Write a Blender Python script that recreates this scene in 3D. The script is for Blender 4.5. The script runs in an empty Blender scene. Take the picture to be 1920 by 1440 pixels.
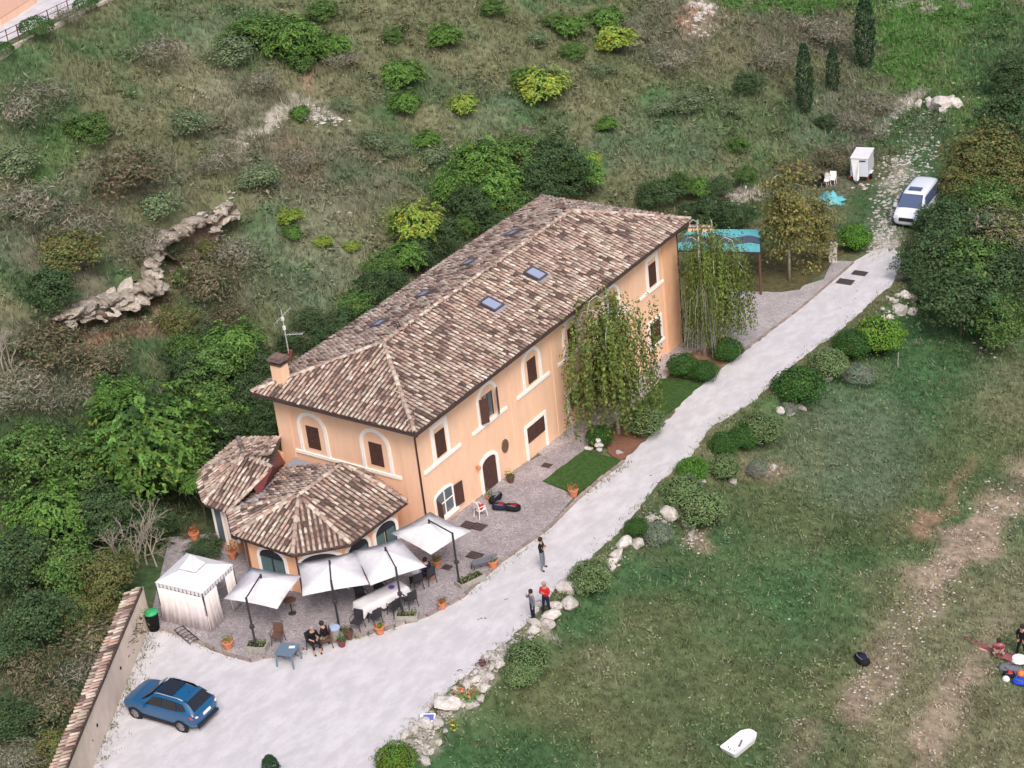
import bpy, math, random
import numpy as np
from mathutils import Vector, Matrix
random.seed(7); RNG = np.random.default_rng(11)
sc = bpy.context.scene
COL = sc.collection
R = math.radians

# ------------------------------------------------------------------ camera, world, sun, exposure
CP = np.array([48.0227, -56.1396, 46.5379]); YAW, PIT, ROL, FK = 0.642368, 0.484504, -0.114258, 3.396917
GS = -0.052781
_cy, _sy, _cp, _sp = math.cos(YAW), math.sin(YAW), math.cos(PIT), math.sin(PIT)
FV = np.array([-_sy*_cp, _cy*_cp, -_sp]); _r = np.array([_cy, _sy, 0.0]); _u = np.cross(_r, FV)
_cr, _sr = math.cos(ROL), math.sin(ROL)
RV = _cr*_r + _sr*_u; UV = -_sr*_r + _cr*_u
cam_d = bpy.data.cameras.new('camera'); cam = bpy.data.objects.new('camera', cam_d); COL.objects.link(cam)
M = Matrix(((RV[0], UV[0], -FV[0], CP[0]), (RV[1], UV[1], -FV[1], CP[1]), (RV[2], UV[2], -FV[2], CP[2]), (0, 0, 0, 1)))
cam.matrix_world = M
cam_d.sensor_width = 36; cam_d.lens = FK*1000/1920*36; cam_d.clip_start = 0.5; cam_d.clip_end = 2000
sc.camera = cam

SUN_EL, SUN_AZ = 50, 132      # azimuth measured clockwise from +y
world = bpy.data.worlds.new("World"); sc.world = world; world.use_nodes = True
nt = world.node_tree; nt.nodes.clear()
wo = nt.nodes.new('ShaderNodeOutputWorld'); bg = nt.nodes.new('ShaderNodeBackground'); sky = nt.nodes.new('ShaderNodeTexSky')
sky.sky_type = 'NISHITA'; sky.sun_disc = False; sky.sun_elevation = R(SUN_EL); sky.sun_rotation = R(SUN_AZ)
sky.air_density = 1.0; sky.dust_density = 7.0; sky.ozone_density = 1.0
nt.links.new(sky.outputs[0], bg.inputs[0]); nt.links.new(bg.outputs[0], wo.inputs[0]); bg.inputs[1].default_value = 0.135
sd = bpy.data.lights.new('sun', 'SUN'); sun = bpy.data.objects.new('sun', sd); COL.objects.link(sun)
sd.energy = 1.35; sd.angle = R(18); sd.color = (1.0, 0.96, 0.94)
_d = Vector((math.sin(R(SUN_AZ))*math.cos(R(SUN_EL)), math.cos(R(SUN_AZ))*math.cos(R(SUN_EL)), math.sin(R(SUN_EL))))
sun.rotation_euler = (-_d).to_track_quat('-Z', 'Y').to_euler()
sc.view_settings.view_transform = 'Standard'; sc.view_settings.look = 'None'
sc.view_settings.gamma = 1.0; sc.view_settings.use_curve_mapping = False
sc.view_settings.exposure = 0.27
sc.render.engine = 'CYCLES'

# ------------------------------------------------------------------ geometry of the place
def ray(px, py):
    return CP, FV + RV*(px-960)/1000/FK - UV*(py-720)/1000/FK
def plane_z(px, py, z):
    c, d = ray(px, py); return c + d*(z-c[2])/d[2]
def base_pt(px, py, zo=0.0):
    c, d = ray(px, py); t = (zo - c[2] + GS*c[1])/(d[2] - GS*d[1]); return c + t*d
def hit(px, py, p0, n):
    c, d = ray(px, py); n = np.asarray(n, float); t = ((np.asarray(p0)-c)@n)/(d@n); return c + t*d
def proj(P):
    d = np.asarray(P, float) - CP; z = d@FV
    return 960 + FK*1000*(d@RV)/z, 720 - FK*1000*(d@UV)/z, z
def _hash(ix, iy, s):
    n = (ix.astype(np.int64)*374761393 + iy.astype(np.int64)*668265263 + s*982451653) & 0x7fffffff
    n = (n ^ (n >> 13))*1274126177 & 0x7fffffff
    return ((n ^ (n >> 16)) & 0xffff)/65535.0
def vnoise(x, y, s=0):
    x = np.asarray(x, float); y = np.asarray(y, float)
    ix = np.floor(x); iy = np.floor(y); fx = x-ix; fy = y-iy
    fx = fx*fx*(3-2*fx); fy = fy*fy*(3-2*fy)
    a = _hash(ix, iy, s); b = _hash(ix+1, iy, s); c = _hash(ix, iy+1, s); d = _hash(ix+1, iy+1, s)
    return (a*(1-fx)+b*fx)*(1-fy) + (c*(1-fx)+d*fx)*fy
def fbm(x, y, s=0, o=4):
    r = 0; a = .5; t = 0
    for k in range(o):
        r = r + a*vnoise(x*2**k, y*2**k, s+k*17); t += a; a *= .5
    return r/t
def sstep(a, b, x):
    t = np.clip((x-a)/(b-a), 0, 1); return t*t*(3-2*t)
ROAD_R = [(690,1450),(760,1375),(830,1305),(895,1250),(950,1203),(985,1172),(1035,1112),(1100,1052),(1160,1000),(1192,960),(1235,905),(1300,850),(1335,800),(1420,748),(1455,712),(1515,662),(1575,620),(1625,575),(1672,535)]
_rr = np.array([base_pt(*q)[:2] for q in ROAD_R])
def xr(y): return np.interp(y, _rr[:, 1], _rr[:, 0]) + 0.35
CLIFF = None
def terr0(x, y):
    x = np.asarray(x, float); y = np.asarray(y, float)
    g = GS*np.minimum(y, 62) - 0.01*np.maximum(y-62, 0)
    xf = np.interp(y, [-40, -12, 0, 30, 40, 50, 56, 64, 72, 90, 120], [-16, -14, -13.5, -13.5, -12.5, -8.5, -5.5, -5, -6.5, -18, -60])
    d = np.maximum(xf-x, 0)
    slope = np.interp(y, [-40, 60, 75, 95, 130], [.50, .46, .40, .28, .2])
    hill = slope*(d - 2.2*(1-np.exp(-d/2.2)))
    hill = np.where(hill > 24, 24+(hill-24)*.25, hill)
    amp = np.clip(d/14, 0, 1)
    hill = hill + amp*(1.6*(fbm(x/13, y/13, 3, 3)-.5) + .8*(vnoise(x/3.1, y/3.1, 9)-.5))
    e = x - xr(y)
    fade = sstep(52, 40, y)
    drop = -(0.85*sstep(.2, 1.7, e) + .15*np.maximum(e-.6, 0)*1.0)*fade - (1-fade)*.03*np.maximum(e, 0)
    drop = drop + np.clip(e/4, 0, 1)*.35*(fbm(x/6, y/6, 21, 3)-.5)
    return g + hill + drop
TL = None
def terr(x, y):
    h = terr0(x, y)
    if CLIFF is not None:
        x = np.asarray(x, float); y = np.asarray(y, float)
        yc = np.clip(y, CLIFF[0][1], CLIFF[-1][1])
        xc = np.interp(yc, [p[1] for p in CLIFF], [p[0] for p in CLIFF])
        d = x-xc
        end = np.exp(-(np.abs(y-yc)/1.5)**2)
        h = h - end*1.6*np.exp(-np.maximum(d, 0)/4.5)*sstep(-1.75, -1.25, d) + end*.25*np.exp(-np.abs(np.minimum(d, -1.3)+1.3)/3)*(d < -1.5)
    if TL is not None:   # level yard beyond the kerb at the top left
        a, b, n, z0 = TL
        s = (np.asarray(x)-a[0])*n[0] + (np.asarray(y)-a[1])*n[1]
        w = sstep(-.5, .6, s)
        h = h*(1-w) + z0*w
    return h
def G(px, py, zo=0.0):
    c, d = ray(px, py); d = d/np.linalg.norm(d)
    ts = np.arange(30, 400, 1.0); P = c + ts[:, None]*d
    dz = P[:, 2] - terr(P[:, 0], P[:, 1]) - zo
    i = np.argmax(dz < 0)
    if dz[i] >= 0: i = len(ts)-1
    a, b = ts[max(i-1, 0)], ts[i]
    for _ in range(12):
        m = (a+b)/2; p = c+m*d
        if p[2] - float(terr(p[0], p[1])) - zo < 0: b = m
        else: a = m
    return c + (a+b)/2*d
def T(x, y): return float(terr(x, y))
_cl = [(120,612),(165,592),(210,572),(245,560),(285,548),(300,520),(300,490),(325,468),(355,450),(385,432),(410,432),(432,405)]
_c = sorted([tuple(G(*q)[:2]) for q in _cl], key=lambda p: p[1])
CLIFF = _c
_a = G(0, 116); _b = G(205, 0); _n = np.array([-(_b-_a)[1], (_b-_a)[0]]); _n = _n/np.linalg.norm(_n)
if _n@np.array([-1, 0.3]) < 0: _n = -_n
TL = (_a, _b, _n, float((_a[2]+_b[2])/2))

# ------------------------------------------------------------------ materials
MATS = {}
def mat(name, col, rough=.8, spec=.3, var=.12, scale=6.0, bump=0.0, bscale=30.0, metal=0.0, attr=None, trans=0.0, rnd=0.0, col2=None, coat=0, alpha=None, stretch=None):
    if name in MATS: return MATS[name]
    m = bpy.data.materials.new(name); m.use_nodes = True; n = m.node_tree.nodes; l = m.node_tree.links
    b = n['Principled BSDF']; b.inputs['Roughness'].default_value = rough; b.inputs['Specular IOR Level'].default_value = spec
    b.inputs['Metallic'].default_value = metal
    if coat: b.inputs['Coat Weight'].default_value = coat
    if trans: b.inputs['Transmission Weight'].default_value = trans
    tc = n.new('ShaderNodeTexCoord')
    if stretch:
        mp = n.new('ShaderNodeMapping'); mp.inputs['Scale'].default_value = stretch; mp.inputs['Rotation'].default_value = (0, 0, .06)
        l.new(tc.outputs['Object'], mp.inputs['Vector'])
    if attr:
        a = n.new('ShaderNodeAttribute'); a.attribute_name = attr; src = a.outputs['Color']
    else:
        a = n.new('ShaderNodeRGB'); a.outputs[0].default_value = (*col, 1); src = a.outputs[0]
    if var or col2:
        t = n.new('ShaderNodeTexNoise'); t.inputs['Scale'].default_value = scale; t.inputs['Detail'].default_value = 6; t.inputs['Roughness'].default_value = .65
        l.new(mp.outputs[0] if stretch else tc.outputs['Object'], t.inputs['Vector'])
        if col2:
            mx = n.new('ShaderNodeMix'); mx.data_type = 'RGBA'; rp = n.new('ShaderNodeValToRGB')
            rp.color_ramp.elements[0].position = .42; rp.color_ramp.elements[1].position = .62
            l.new(t.outputs['Fac'], rp.inputs[0]); l.new(rp.outputs[0], mx.inputs['Factor']); l.new(src, mx.inputs[6]); mx.inputs[7].default_value = (*col2, 1); src = mx.outputs[2]
        if var:
            mr = n.new('ShaderNodeMapRange'); mr.inputs['From Min'].default_value = .3; mr.inputs['From Max'].default_value = .7
            mr.inputs['To Min'].default_value = 1-var; mr.inputs['To Max'].default_value = 1+var
            l.new(t.outputs['Fac'], mr.inputs['Value'])
            mm = n.new('ShaderNodeVectorMath'); mm.operation = 'SCALE'; l.new(src, mm.inputs[0]); l.new(mr.outputs[0], mm.inputs['Scale']); src = mm.outputs[0]
    if rnd:
        oi = n.new('ShaderNodeObjectInfo'); mr = n.new('ShaderNodeMapRange'); mr.inputs['To Min'].default_value = 1-rnd; mr.inputs['To Max'].default_value = 1+rnd
        l.new(oi.outputs['Random'], mr.inputs['Value']); mm = n.new('ShaderNodeVectorMath'); mm.operation = 'SCALE'
        l.new(src, mm.inputs[0]); l.new(mr.outputs[0], mm.inputs['Scale']); src = mm.outputs[0]
    l.new(src, b.inputs['Base Color'])
    if bump:
        t2 = n.new('ShaderNodeTexNoise'); t2.inputs['Scale'].default_value = bscale; t2.inputs['Detail'].default_value = 5
        l.new(tc.outputs['Object'], t2.inputs['Vector']); bp = n.new('ShaderNodeBump'); bp.inputs['Strength'].default_value = bump; bp.inputs['Distance'].default_value = .05
        l.new(t2.outputs['Fac'], bp.inputs['Height']); l.new(bp.outputs[0], b.inputs['Normal'])
    MATS[name] = m; return m

def cobble_mat(name, c1, c2, joint, scale, jw=.06):
    m = bpy.data.materials.new(name); m.use_nodes = True; n = m.node_tree.nodes; l = m.node_tree.links; b = n['Principled BSDF']
    b.inputs['Roughness'].default_value = .8
    tc = n.new('ShaderNodeTexCoord')
    v = n.new('ShaderNodeTexVoronoi'); v.inputs['Scale'].default_value = scale; v2 = n.new('ShaderNodeTexVoronoi'); v2.feature = 'DISTANCE_TO_EDGE'; v2.inputs['Scale'].default_value = scale
    l.new(tc.outputs['Object'], v.inputs['Vector']); l.new(tc.outputs['Object'], v2.inputs['Vector'])
    sep = n.new('ShaderNodeSeparateColor'); l.new(v.outputs['Color'], sep.inputs[0])
    mx = n.new('ShaderNodeMix'); mx.data_type = 'RGBA'; l.new(sep.outputs[0], mx.inputs['Factor']); mx.inputs[6].default_value = (*c1, 1); mx.inputs[7].default_value = (*c2, 1)
    t = n.new('ShaderNodeTexNoise'); t.inputs['Scale'].default_value = .7; t.inputs['Detail'].default_value = 5; l.new(tc.outputs['Object'], t.inputs['Vector'])
    mr = n.new('ShaderNodeMapRange'); mr.inputs['From Min'].default_value = .3; mr.inputs['From Max'].default_value = .7; mr.inputs['To Min'].default_value = .8; mr.inputs['To Max'].default_value = 1.15
    l.new(t.outputs['Fac'], mr.inputs['Value'])
    mm = n.new('ShaderNodeVectorMath'); mm.operation = 'SCALE'; l.new(mx.outputs[2], mm.inputs[0]); l.new(mr.outputs[0], mm.inputs['Scale'])
    st = n.new('ShaderNodeMath'); st.operation = 'LESS_THAN'; st.inputs[1].default_value = jw; l.new(v2.outputs['Distance'], st.inputs[0])
    m2 = n.new('ShaderNodeMix'); m2.data_type = 'RGBA'; l.new(st.outputs[0], m2.inputs['Factor']); l.new(mm.outputs[0], m2.inputs[6]); m2.inputs[7].default_value = (*joint, 1)
    l.new(m2.outputs[2], b.inputs['Base Color'])
    bp = n.new('ShaderNodeBump'); bp.inputs['Distance'].default_value = .03; bp.inputs['Strength'].default_value = .6
    l.new(v2.outputs['Distance'], bp.inputs['Height']); l.new(bp.outputs[0], b.inputs['Normal'])
    MATS[name] = m; return m

WALLC = (.87, .58, .415)
m_wall = mat('peach_render', WALLC, .9, .15, var=.06, scale=2.2, bump=.15, bscale=60, stretch=(1, 1, .3))
m_wall2 = mat('orange_render', (.84, .50, .315), .9, .15, var=.07, scale=1.6)
m_trim = mat('white_trim', (.93, .90, .89), .8, .2, var=.05)
m_shut = mat('brown_shutter', (.085, .043, .035), .7, .3, var=.2)
m_glass = mat('window_glass', (.12, .15, .17), .08, .8, var=0)
m_glass2 = mat('teal_glass', (.10, .17, .18), .1, .8, var=.1)
m_sky = mat('skylight_glass', (.30, .35, .50), .15, .9, var=0)
m_iron = mat('dark_iron', (.035, .033, .04), .5, .4, var=.1)
m_gut = mat('gutter_brown', (.055, .038, .038), .5, .4, var=.1)
m_pipe = mat('pipe_brown', (.14, .055, .045), .5, .4, var=.1)
m_under = mat('channel_tile', (.11, .078, .068), .95, .1, var=.45, scale=3.5, bump=.4, bscale=20)
m_tile = mat('clay_tile', (.4, .3, .25), .92, .12, attr='Col', var=.18, scale=9)
m_leaf = mat('foliage', (.1, .2, .05), .75, .2, attr='Col', var=0, rnd=.12)
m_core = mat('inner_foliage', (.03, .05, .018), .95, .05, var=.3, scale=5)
m_bark = mat('bark', (.13, .10, .08), .9, .1, var=.3, scale=8)
m_birch = mat('birch_bark', (.62, .62, .62), .8, .2, var=.35, scale=5)
m_grass = mat('grass_blades', (.1, .2, .05), .8, .1, attr='Col', var=0)
m_ground = mat('terrain', (.1, .1, .05), .95, .05, attr='Col', var=.45, scale=2.3, bump=.6, bscale=5)
m_rock = mat('limestone', (.52, .49, .47), .9, .15, var=.28, scale=3, bump=.8, bscale=9, rnd=.15)
m_rockd = mat('cliff_rock', (.50, .44, .41), .95, .1, var=.35, scale=1.6, bump=1.0, bscale=5, attr='Col')
m_road = mat('gravel_road', (.53, .52, .555), .95, .1, var=.055, scale=1.9, bump=.6, bscale=16, col2=(.585, .575, .61), stretch=(1.0, .5, 1))
m_patio = cobble_mat('patio_cobble', (.42, .38, .41), (.29, .265, .285), (.19, .17, .175), 7.5, .05)
m_patio2 = cobble_mat('walkway_paver', (.47, .43, .45), (.37, .34, .35), (.25, .23, .23), 5.5, .045)
m_lawn = mat('lawn_grass', (.05, .10, .03), .95, .05, var=.35, scale=5, bump=.5, bscale=40)
m_kerb = mat('kerb_stone', (.30, .25, .23), .9, .1, var=.25, rnd=.2)
m_canvas = mat('white_canvas', (.67, .665, .70), .85, .1, var=.08, scale=2.5, bump=.5, bscale=4)
m_curtain = mat('curtain_cloth', (.74, .68, .68), .9, .1, var=.08, scale=3)
m_terra = mat('terracotta', (.60, .23, .12), .8, .2, var=.15)
m_soilpot = mat('pot_soil', (.05, .035, .025), .95, .1)
m_maroon = mat('maroon_metal', (.19, .055, .06), .6, .3, var=.1)
m_lead = mat('lead_flashing', (.27, .28, .32), .6, .3, var=.12)
m_white = mat('white_plastic', (.82, .82, .84), .4, .4, var=.02)
m_black = mat('black_fabric', (.012, .012, .016), .8, .2, var=.2)
m_red2 = mat('dull_red_fabric', (.22, .02, .03), .8, .2, var=.2)
m_red = mat('red_fabric', (.55, .03, .035), .8, .2, var=.1)
m_navy = mat('navy_fabric', (.015, .02, .05), .8, .2, var=.2)
m_blue = mat('blue_fabric', (.02, .07, .55), .7, .2, var=.1)
m_grey = mat('grey_fabric', (.17, .18, .21), .85, .2, var=.1)
m_khaki = mat('khaki_fabric', (.30, .27, .20), .85, .2, var=.1)
m_jean = mat('jeans', (.16, .19, .23), .85, .2, var=.1)
m_skin = mat('skin', (.48, .27, .20), .6, .3, var=.04)
m_hair = mat('dark_hair', (.03, .02, .018), .8, .3)
m_greenp = mat('green_plastic', (.03, .35, .13), .5, .4)
m_bluetab = mat('blue_grey_plastic', (.13, .19, .26), .5, .4, var=.06)
m_teal = mat('teal_roof_sheet', (.12, .42, .48), .5, .3, var=.15, scale=2)
m_dteal = mat('dark_roof_sheet', (.07, .09, .14), .5, .3, var=.15)
m_brown = mat('brown_wicker', (.13, .07, .055), .8, .2, var=.2)

# ------------------------------------------------------------------ mesh helpers
class MB:
    def __init__(s): s.v = []; s.f = []; s.m = []; s.cur = 0
    def add(s, vs, fs, mi=None):
        o = len(s.v); s.v += [tuple(map(float, v)) for v in vs]; s.f += [tuple(i+o for i in f) for f in fs]
        s.m += [s.cur if mi is None else mi]*len(fs); return s
    def box(s, c, d, rz=0, rx=0, ry=0, taper=1.0, mi=None):
        x, y, z = (k/2 for k in d); t = taper
        vs = [(-x, -y, -z), (x, -y, -z), (x, y, -z), (-x, y, -z), (-x*t, -y*t, z), (x*t, -y*t, z), (x*t, y*t, z), (-x*t, y*t, z)]
        m = Matrix.Translation(c) @ Matrix.Rotation(rz, 4, 'Z') @ Matrix.Rotation(ry, 4, 'Y') @ Matrix.Rotation(rx, 4, 'X')
        return s.add([m @ Vector(v) for v in vs], [(0, 3, 2, 1), (4, 5, 6, 7), (0, 1, 5, 4), (1, 2, 6, 5), (2, 3, 7, 6), (3, 0, 4, 7)], mi)
    def tube(s, pts, r, n=6, caps=True, mi=None):
        pts = [Vector(p) for p in pts]; rs = r if isinstance(r, (list, tuple)) else [r]*len(pts); vs = []; up = None
        for i, p in enumerate(pts):
            t = (pts[min(i+1, len(pts)-1)] - pts[max(i-1, 0)]).normalized()
            a = t.orthogonal().normalized() if up is None else (up - t*up.dot(t)).normalized()
            up = a; b = t.cross(a)
            for k in range(n):
                w = 2*math.pi*k/n; vs.append(p + (a*math.cos(w)+b*math.sin(w))*rs[i])
        fs = []
        for i in range(len(pts)-1):
            for k in range(n):
                k2 = (k+1) % n; fs.append((i*n+k, i*n+k2, (i+1)*n+k2, (i+1)*n+k))
        if caps: fs += [tuple(reversed(range(n))), tuple((len(pts)-1)*n+k for k in range(n))]
        return s.add(vs, fs, mi)
    def lathe(s, prof, c=(0, 0, 0), n=14, mi=None):
        vs = []; fs = []
        for r, z in prof:
            for k in range(n):
                w = 2*math.pi*k/n; vs.append((c[0]+r*math.cos(w), c[1]+r*math.sin(w), c[2]+z))
        for i in range(len(prof)-1):
            for k in range(n):
                k2 = (k+1) % n; fs.append((i*n+k, i*n+k2, (i+1)*n+k2, (i+1)*n+k))
        fs += [tuple(reversed(range(n))), tuple((len(prof)-1)*n+k for k in range(n))]
        return s.add(vs, fs, mi)
    def prism(s, poly, z0, z1, mi=None):   # poly in xy; z0/z1 number or function
        n = len(poly); Z0 = z0 if callable(z0) else (lambda x, y: z0); Z1 = z1 if callable(z1) else (lambda x, y: z1)
        vs = [(p[0], p[1], Z0(p[0], p[1])) for p in poly] + [(p[0], p[1], Z1(p[0], p[1])) for p in poly]
        return s.add(vs, [tuple(reversed(range(n))), tuple(range(n, 2*n))] + [(i, (i+1) % n, n+(i+1) % n, n+i) for i in range(n)], mi)
def mesh(name, mb, mats, smooth=False):
    me = bpy.data.meshes.new(name); me.from_pydata(mb.v, [], mb.f)
    for m in (mats if isinstance(mats, (list, tuple)) else [mats]): me.materials.append(m)
    if any(mb.m): me.polygons.foreach_set('material_index', mb.m)
    if smooth: me.polygons.foreach_set('use_smooth', [True]*len(me.polygons))
    me.update(); return me
def obj(name, me, parent=None, loc=(0, 0, 0), rz=0, label=None, cat=None, group=None, kind=None, rot=None, scale=None):
    o = bpy.data.objects.new(name, me); COL.objects.link(o); o.location = loc
    o.rotation_euler = rot if rot is not None else (0, 0, rz)
    if scale is not None: o.scale = scale if isinstance(scale, (tuple, list)) else (scale,)*3
    if parent: o.parent = parent
    for k, v in (('label', label), ('category', cat), ('group', group), ('kind', kind)):
        if v: o[k] = v
    return o
def part(name, mb, mats, parent, smooth=False, **k): return obj(name, mesh(name, mb, mats, smooth), parent, **k)
def thing(name, label, cat, loc=(0, 0, 0), rz=0, group=None, scale=None): return obj(name, None, None, loc, rz, label, cat, group, scale=scale)
def np_mesh(name, V, F, mats, col=None, smooth=False):
    V = np.asarray(V, np.float32); F = np.asarray(F, np.int32); k = F.shape[1]
    me = bpy.data.meshes.new(name); me.vertices.add(len(V)); me.vertices.foreach_set('co', V.ravel())
    me.loops.add(F.size); me.loops.foreach_set('vertex_index', F.ravel()); me.polygons.add(len(F))
    me.polygons.foreach_set('loop_start', np.arange(0, F.size, k, dtype=np.int32)); me.polygons.foreach_set('loop_total', np.full(len(F), k, np.int32))
    if smooth: me.polygons.foreach_set('use_smooth', np.ones(len(F), bool))
    me.update(calc_edges=True)
    if col is not None:
        a = me.color_attributes.new('Col', 'FLOAT_COLOR', 'POINT'); c = np.ones((len(V), 4), np.float32); c[:, :3] = col; a.data.foreach_set('color', c.ravel())
    me.materials.append(mats); return me
def copy_tree(o, parent=None):
    c = o.copy(); COL.objects.link(c); c.parent = parent
    for ch in list(o.children): copy_tree(ch, c)
    return c
def retag(o, label=None, group=None, loc=None, rz=None, scale=None):
    if label: o['label'] = label
    if group: o['group'] = group
    if loc is not None: o.location = loc
    if rz is not None: o.rotation_euler[2] = rz
    if scale is not None: o.scale = (scale,)*3
    return o

# ------------------------------------------------------------------ ground cover: which plants or soil grow where
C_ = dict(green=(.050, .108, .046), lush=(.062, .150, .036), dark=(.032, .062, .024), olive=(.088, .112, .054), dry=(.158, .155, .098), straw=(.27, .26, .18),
          soil=(.26, .205, .16), red=(.28, .175, .13), grey=(.118, .112, .092), pale=(.42, .39, .35), sage=(.100, .138, .090))
# patch centres are given where the photograph shows them and carried over to the ground once
BL = [ # meadow right of the road
 (1820,1200,130,260,25,'dry',.55),(1680,1400,180,80,0,'dry',.4),(1560,1440,120,60,0,'olive',.5),
 (785,1390,28,42,30,'pale',1),(845,1325,24,40,45,'pale',.9),(895,1268,28,34,45,'pale',.9),(940,1225,22,26,45,'pale',.9),(1000,1178,30,14,45,'pale',.7),(1665,445,34,26,-60,'pale',.95),(1668,400,26,40,0,'pale',.55),(1690,340,26,50,15,'pale',.55),(1715,280,26,50,20,'pale',.55),(1740,235,26,30,20,'pale',.4),(1690,505,26,20,0,'pale',.8),
 (1690,1190,48,190,32,'soil',.95),(1780,1060,52,150,38,'soil',.95),(1880,950,45,120,42,'soil',.9),(1635,1300,38,80,24,'soil',.7),(1795,1320,32,210,28,'soil',.8),(1740,1280,60,200,30,'dry',.5),(1880,1130,60,120,30,'dry',.6),(1850,1400,90,110,20,'dry',.35),
 (1900,1400,80,120,30,'dry',.6),(1490,1400,40,70,20,'soil',.5),(1800,900,20,60,30,'red',.7),(1740,980,20,35,30,'red',.7),(1850,820,90,120,20,'olive',.6),(1880,720,80,100,0,'dry',.5),
 (1560,870,150,120,30,'sage',.5),(1500,1000,130,100,30,'olive',.4),(1640,800,120,90,20,'sage',.5),(1750,690,120,60,10,'green',.6),(1400,1150,150,80,20,'green',.5),(1480,1090,90,70,0,'green',.5),(1560,1130,60,110,30,'green',.6),
 (1180,1300,150,110,0,'olive',.5),(1130,1240,60,40,0,'dry',.35),(1000,1400,120,60,0,'dark',.3),(1400,780,60,80,30,'lush',.25),(1600,1020,60,60,0,'dark',.5),(1650,910,70,50,0,'sage',.5),(1410,880,60,25,20,'soil',.6),
 (1290,990,40,30,40,'soil',.8),(1310,1020,20,30,40,'soil',.6),(1720,640,90,40,0,'green',.8),(1830,660,110,30,0,'dark',.6),(1690,1130,80,80,30,'dry',.5),(1620,1180,120,120,30,'olive',.4),(1350,1350,200,120,0,'olive',.35),(1100,1150,80,50,0,'green',.5),
 # hillside
 (60,200,90,100,0,'green',.5),(250,70,110,50,-20,'green',.65),(90,300,60,60,0,'lush',.4),(320,180,90,80,0,'dry',.6),(250,330,120,60,0,'grey',.5),(460,220,120,90,0,'grey',.5),(400,120,60,100,20,'straw',.35),(380,60,80,40,0,'sage',.4),
 (600,330,160,80,0,'grey',.45),(640,160,90,120,20,'dry',.4),(560,300,60,40,20,'red',.25),(500,245,80,12,-28,'pale',.7),(600,205,50,22,10,'pale',.5),(585,150,12,30,0,'red',.5),
 (560,480,130,110,10,'sage',.55),(620,430,90,60,20,'straw',.3),(700,230,60,60,0,'green',.3),(920,210,90,60,0,'sage',.45),(1230,260,130,70,0,'sage',.4),(1010,235,80,30,0,'green',.55),(890,110,120,60,0,'dry',.35),
 (1250,60,120,60,0,'grey',.6),(1305,30,18,45,20,'red',.9),(1320,12,30,18,0,'pale',.9),(1310,55,40,20,0,'soil',.7),(1400,90,110,60,0,'dry',.5),(1500,60,120,40,10,'grey',.65),(1580,100,80,40,20,'grey',.6),(1330,200,160,60,0,'green',.35),
 (1450,270,170,60,20,'green',.4),(1550,220,80,60,20,'sage',.6),(1620,190,90,50,-30,'grey',.5),(1640,240,80,25,-40,'grey',.75),(1580,300,60,40,-20,'grey',.6),(1560,340,70,30,0,'grey',.5),
 (1600,10,330,14,2,'lush',1),(1780,35,160,30,0,'lush',.8),(1760,110,150,90,0,'lush',.7),(1880,140,80,120,0,'green',.8),(1700,95,60,80,0,'lush',.8),(1820,210,90,40,0,'lush',.6),(1420,4,100,10,0,'lush',.9),(1800,3,200,4,0,'pale',.6),
 (1700,250,60,70,-30,'green',.7),(1750,300,60,80,-30,'green',.8),(1650,400,70,60,0,'green',.8),(1700,190,35,14,-35,'pale',.8),(1670,230,40,10,-35,'pale',.5),
 (1355,410,90,28,-8,'dark',.9),(1355,380,75,8,-12,'pale',.9),(1400,600,130,20,-30,'soil',.5),
 (220,628,110,16,-8,'red',.95),(300,590,40,15,-20,'red',.8),(350,500,30,25,-30,'red',.6),(420,560,70,70,0,'grey',.35),(150,560,70,70,0,'grey',.6),(60,700,110,90,0,'grey',.6),(180,680,60,60,0,'red',.3),
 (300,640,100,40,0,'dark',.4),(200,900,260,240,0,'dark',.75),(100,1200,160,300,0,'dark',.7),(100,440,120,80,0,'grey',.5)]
def cover(x, y):
    x = np.asarray(x, float); y = np.asarray(y, float); z = terr(x, y)
    dx, dy, dz = x-CP[0], y-CP[1], z-CP[2]; w = dx*FV[0]+dy*FV[1]+dz*FV[2]; w = np.maximum(w, 5)
    px = 960+FK*1000*(dx*RV[0]+dy*RV[1]+dz*RV[2])/w; py = 720-FK*1000*(dx*UV[0]+dy*UV[1]+dz*UV[2])/w
    px = px + (fbm(x/2.2, y/2.2, 5, 3)-.5)*90; py = py + (fbm(x/2.2, y/2.2, 6, 3)-.5)*70
    c = np.zeros((x.size, 3)); c[:] = C_['olive']
    n1 = fbm(x/7, y/7, 31, 4)[:, None]; n2 = fbm(x/3, y/3, 47, 3)[:, None]; n3 = fbm(x/1.1, y/1.1, 53, 2)[:, None]
    field = sstep(0, 1.2, x-xr(y))[:, None]
    hillc = np.array(C_['olive'])*(1-n1) + np.array(C_['dry'])*n1
    hillc = hillc + (np.array(C_['green'])-hillc)*sstep(.52, .68, n2)*.7
    fieldc = np.array(C_['green']) + (np.array(C_['olive'])-np.array(C_['green']))*sstep(.35, .65, n1) + (np.array(C_['dry'])-np.array(C_['green']))*.22*sstep(.5, .75, n2)
    c = hillc*(1-field) + fieldc*field
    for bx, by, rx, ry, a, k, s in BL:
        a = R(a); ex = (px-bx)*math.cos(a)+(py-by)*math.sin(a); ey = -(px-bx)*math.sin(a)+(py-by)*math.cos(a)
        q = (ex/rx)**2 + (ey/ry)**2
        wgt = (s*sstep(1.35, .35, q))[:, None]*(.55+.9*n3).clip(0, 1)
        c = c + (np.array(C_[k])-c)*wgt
    return c*(.84+.48*n3)

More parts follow.
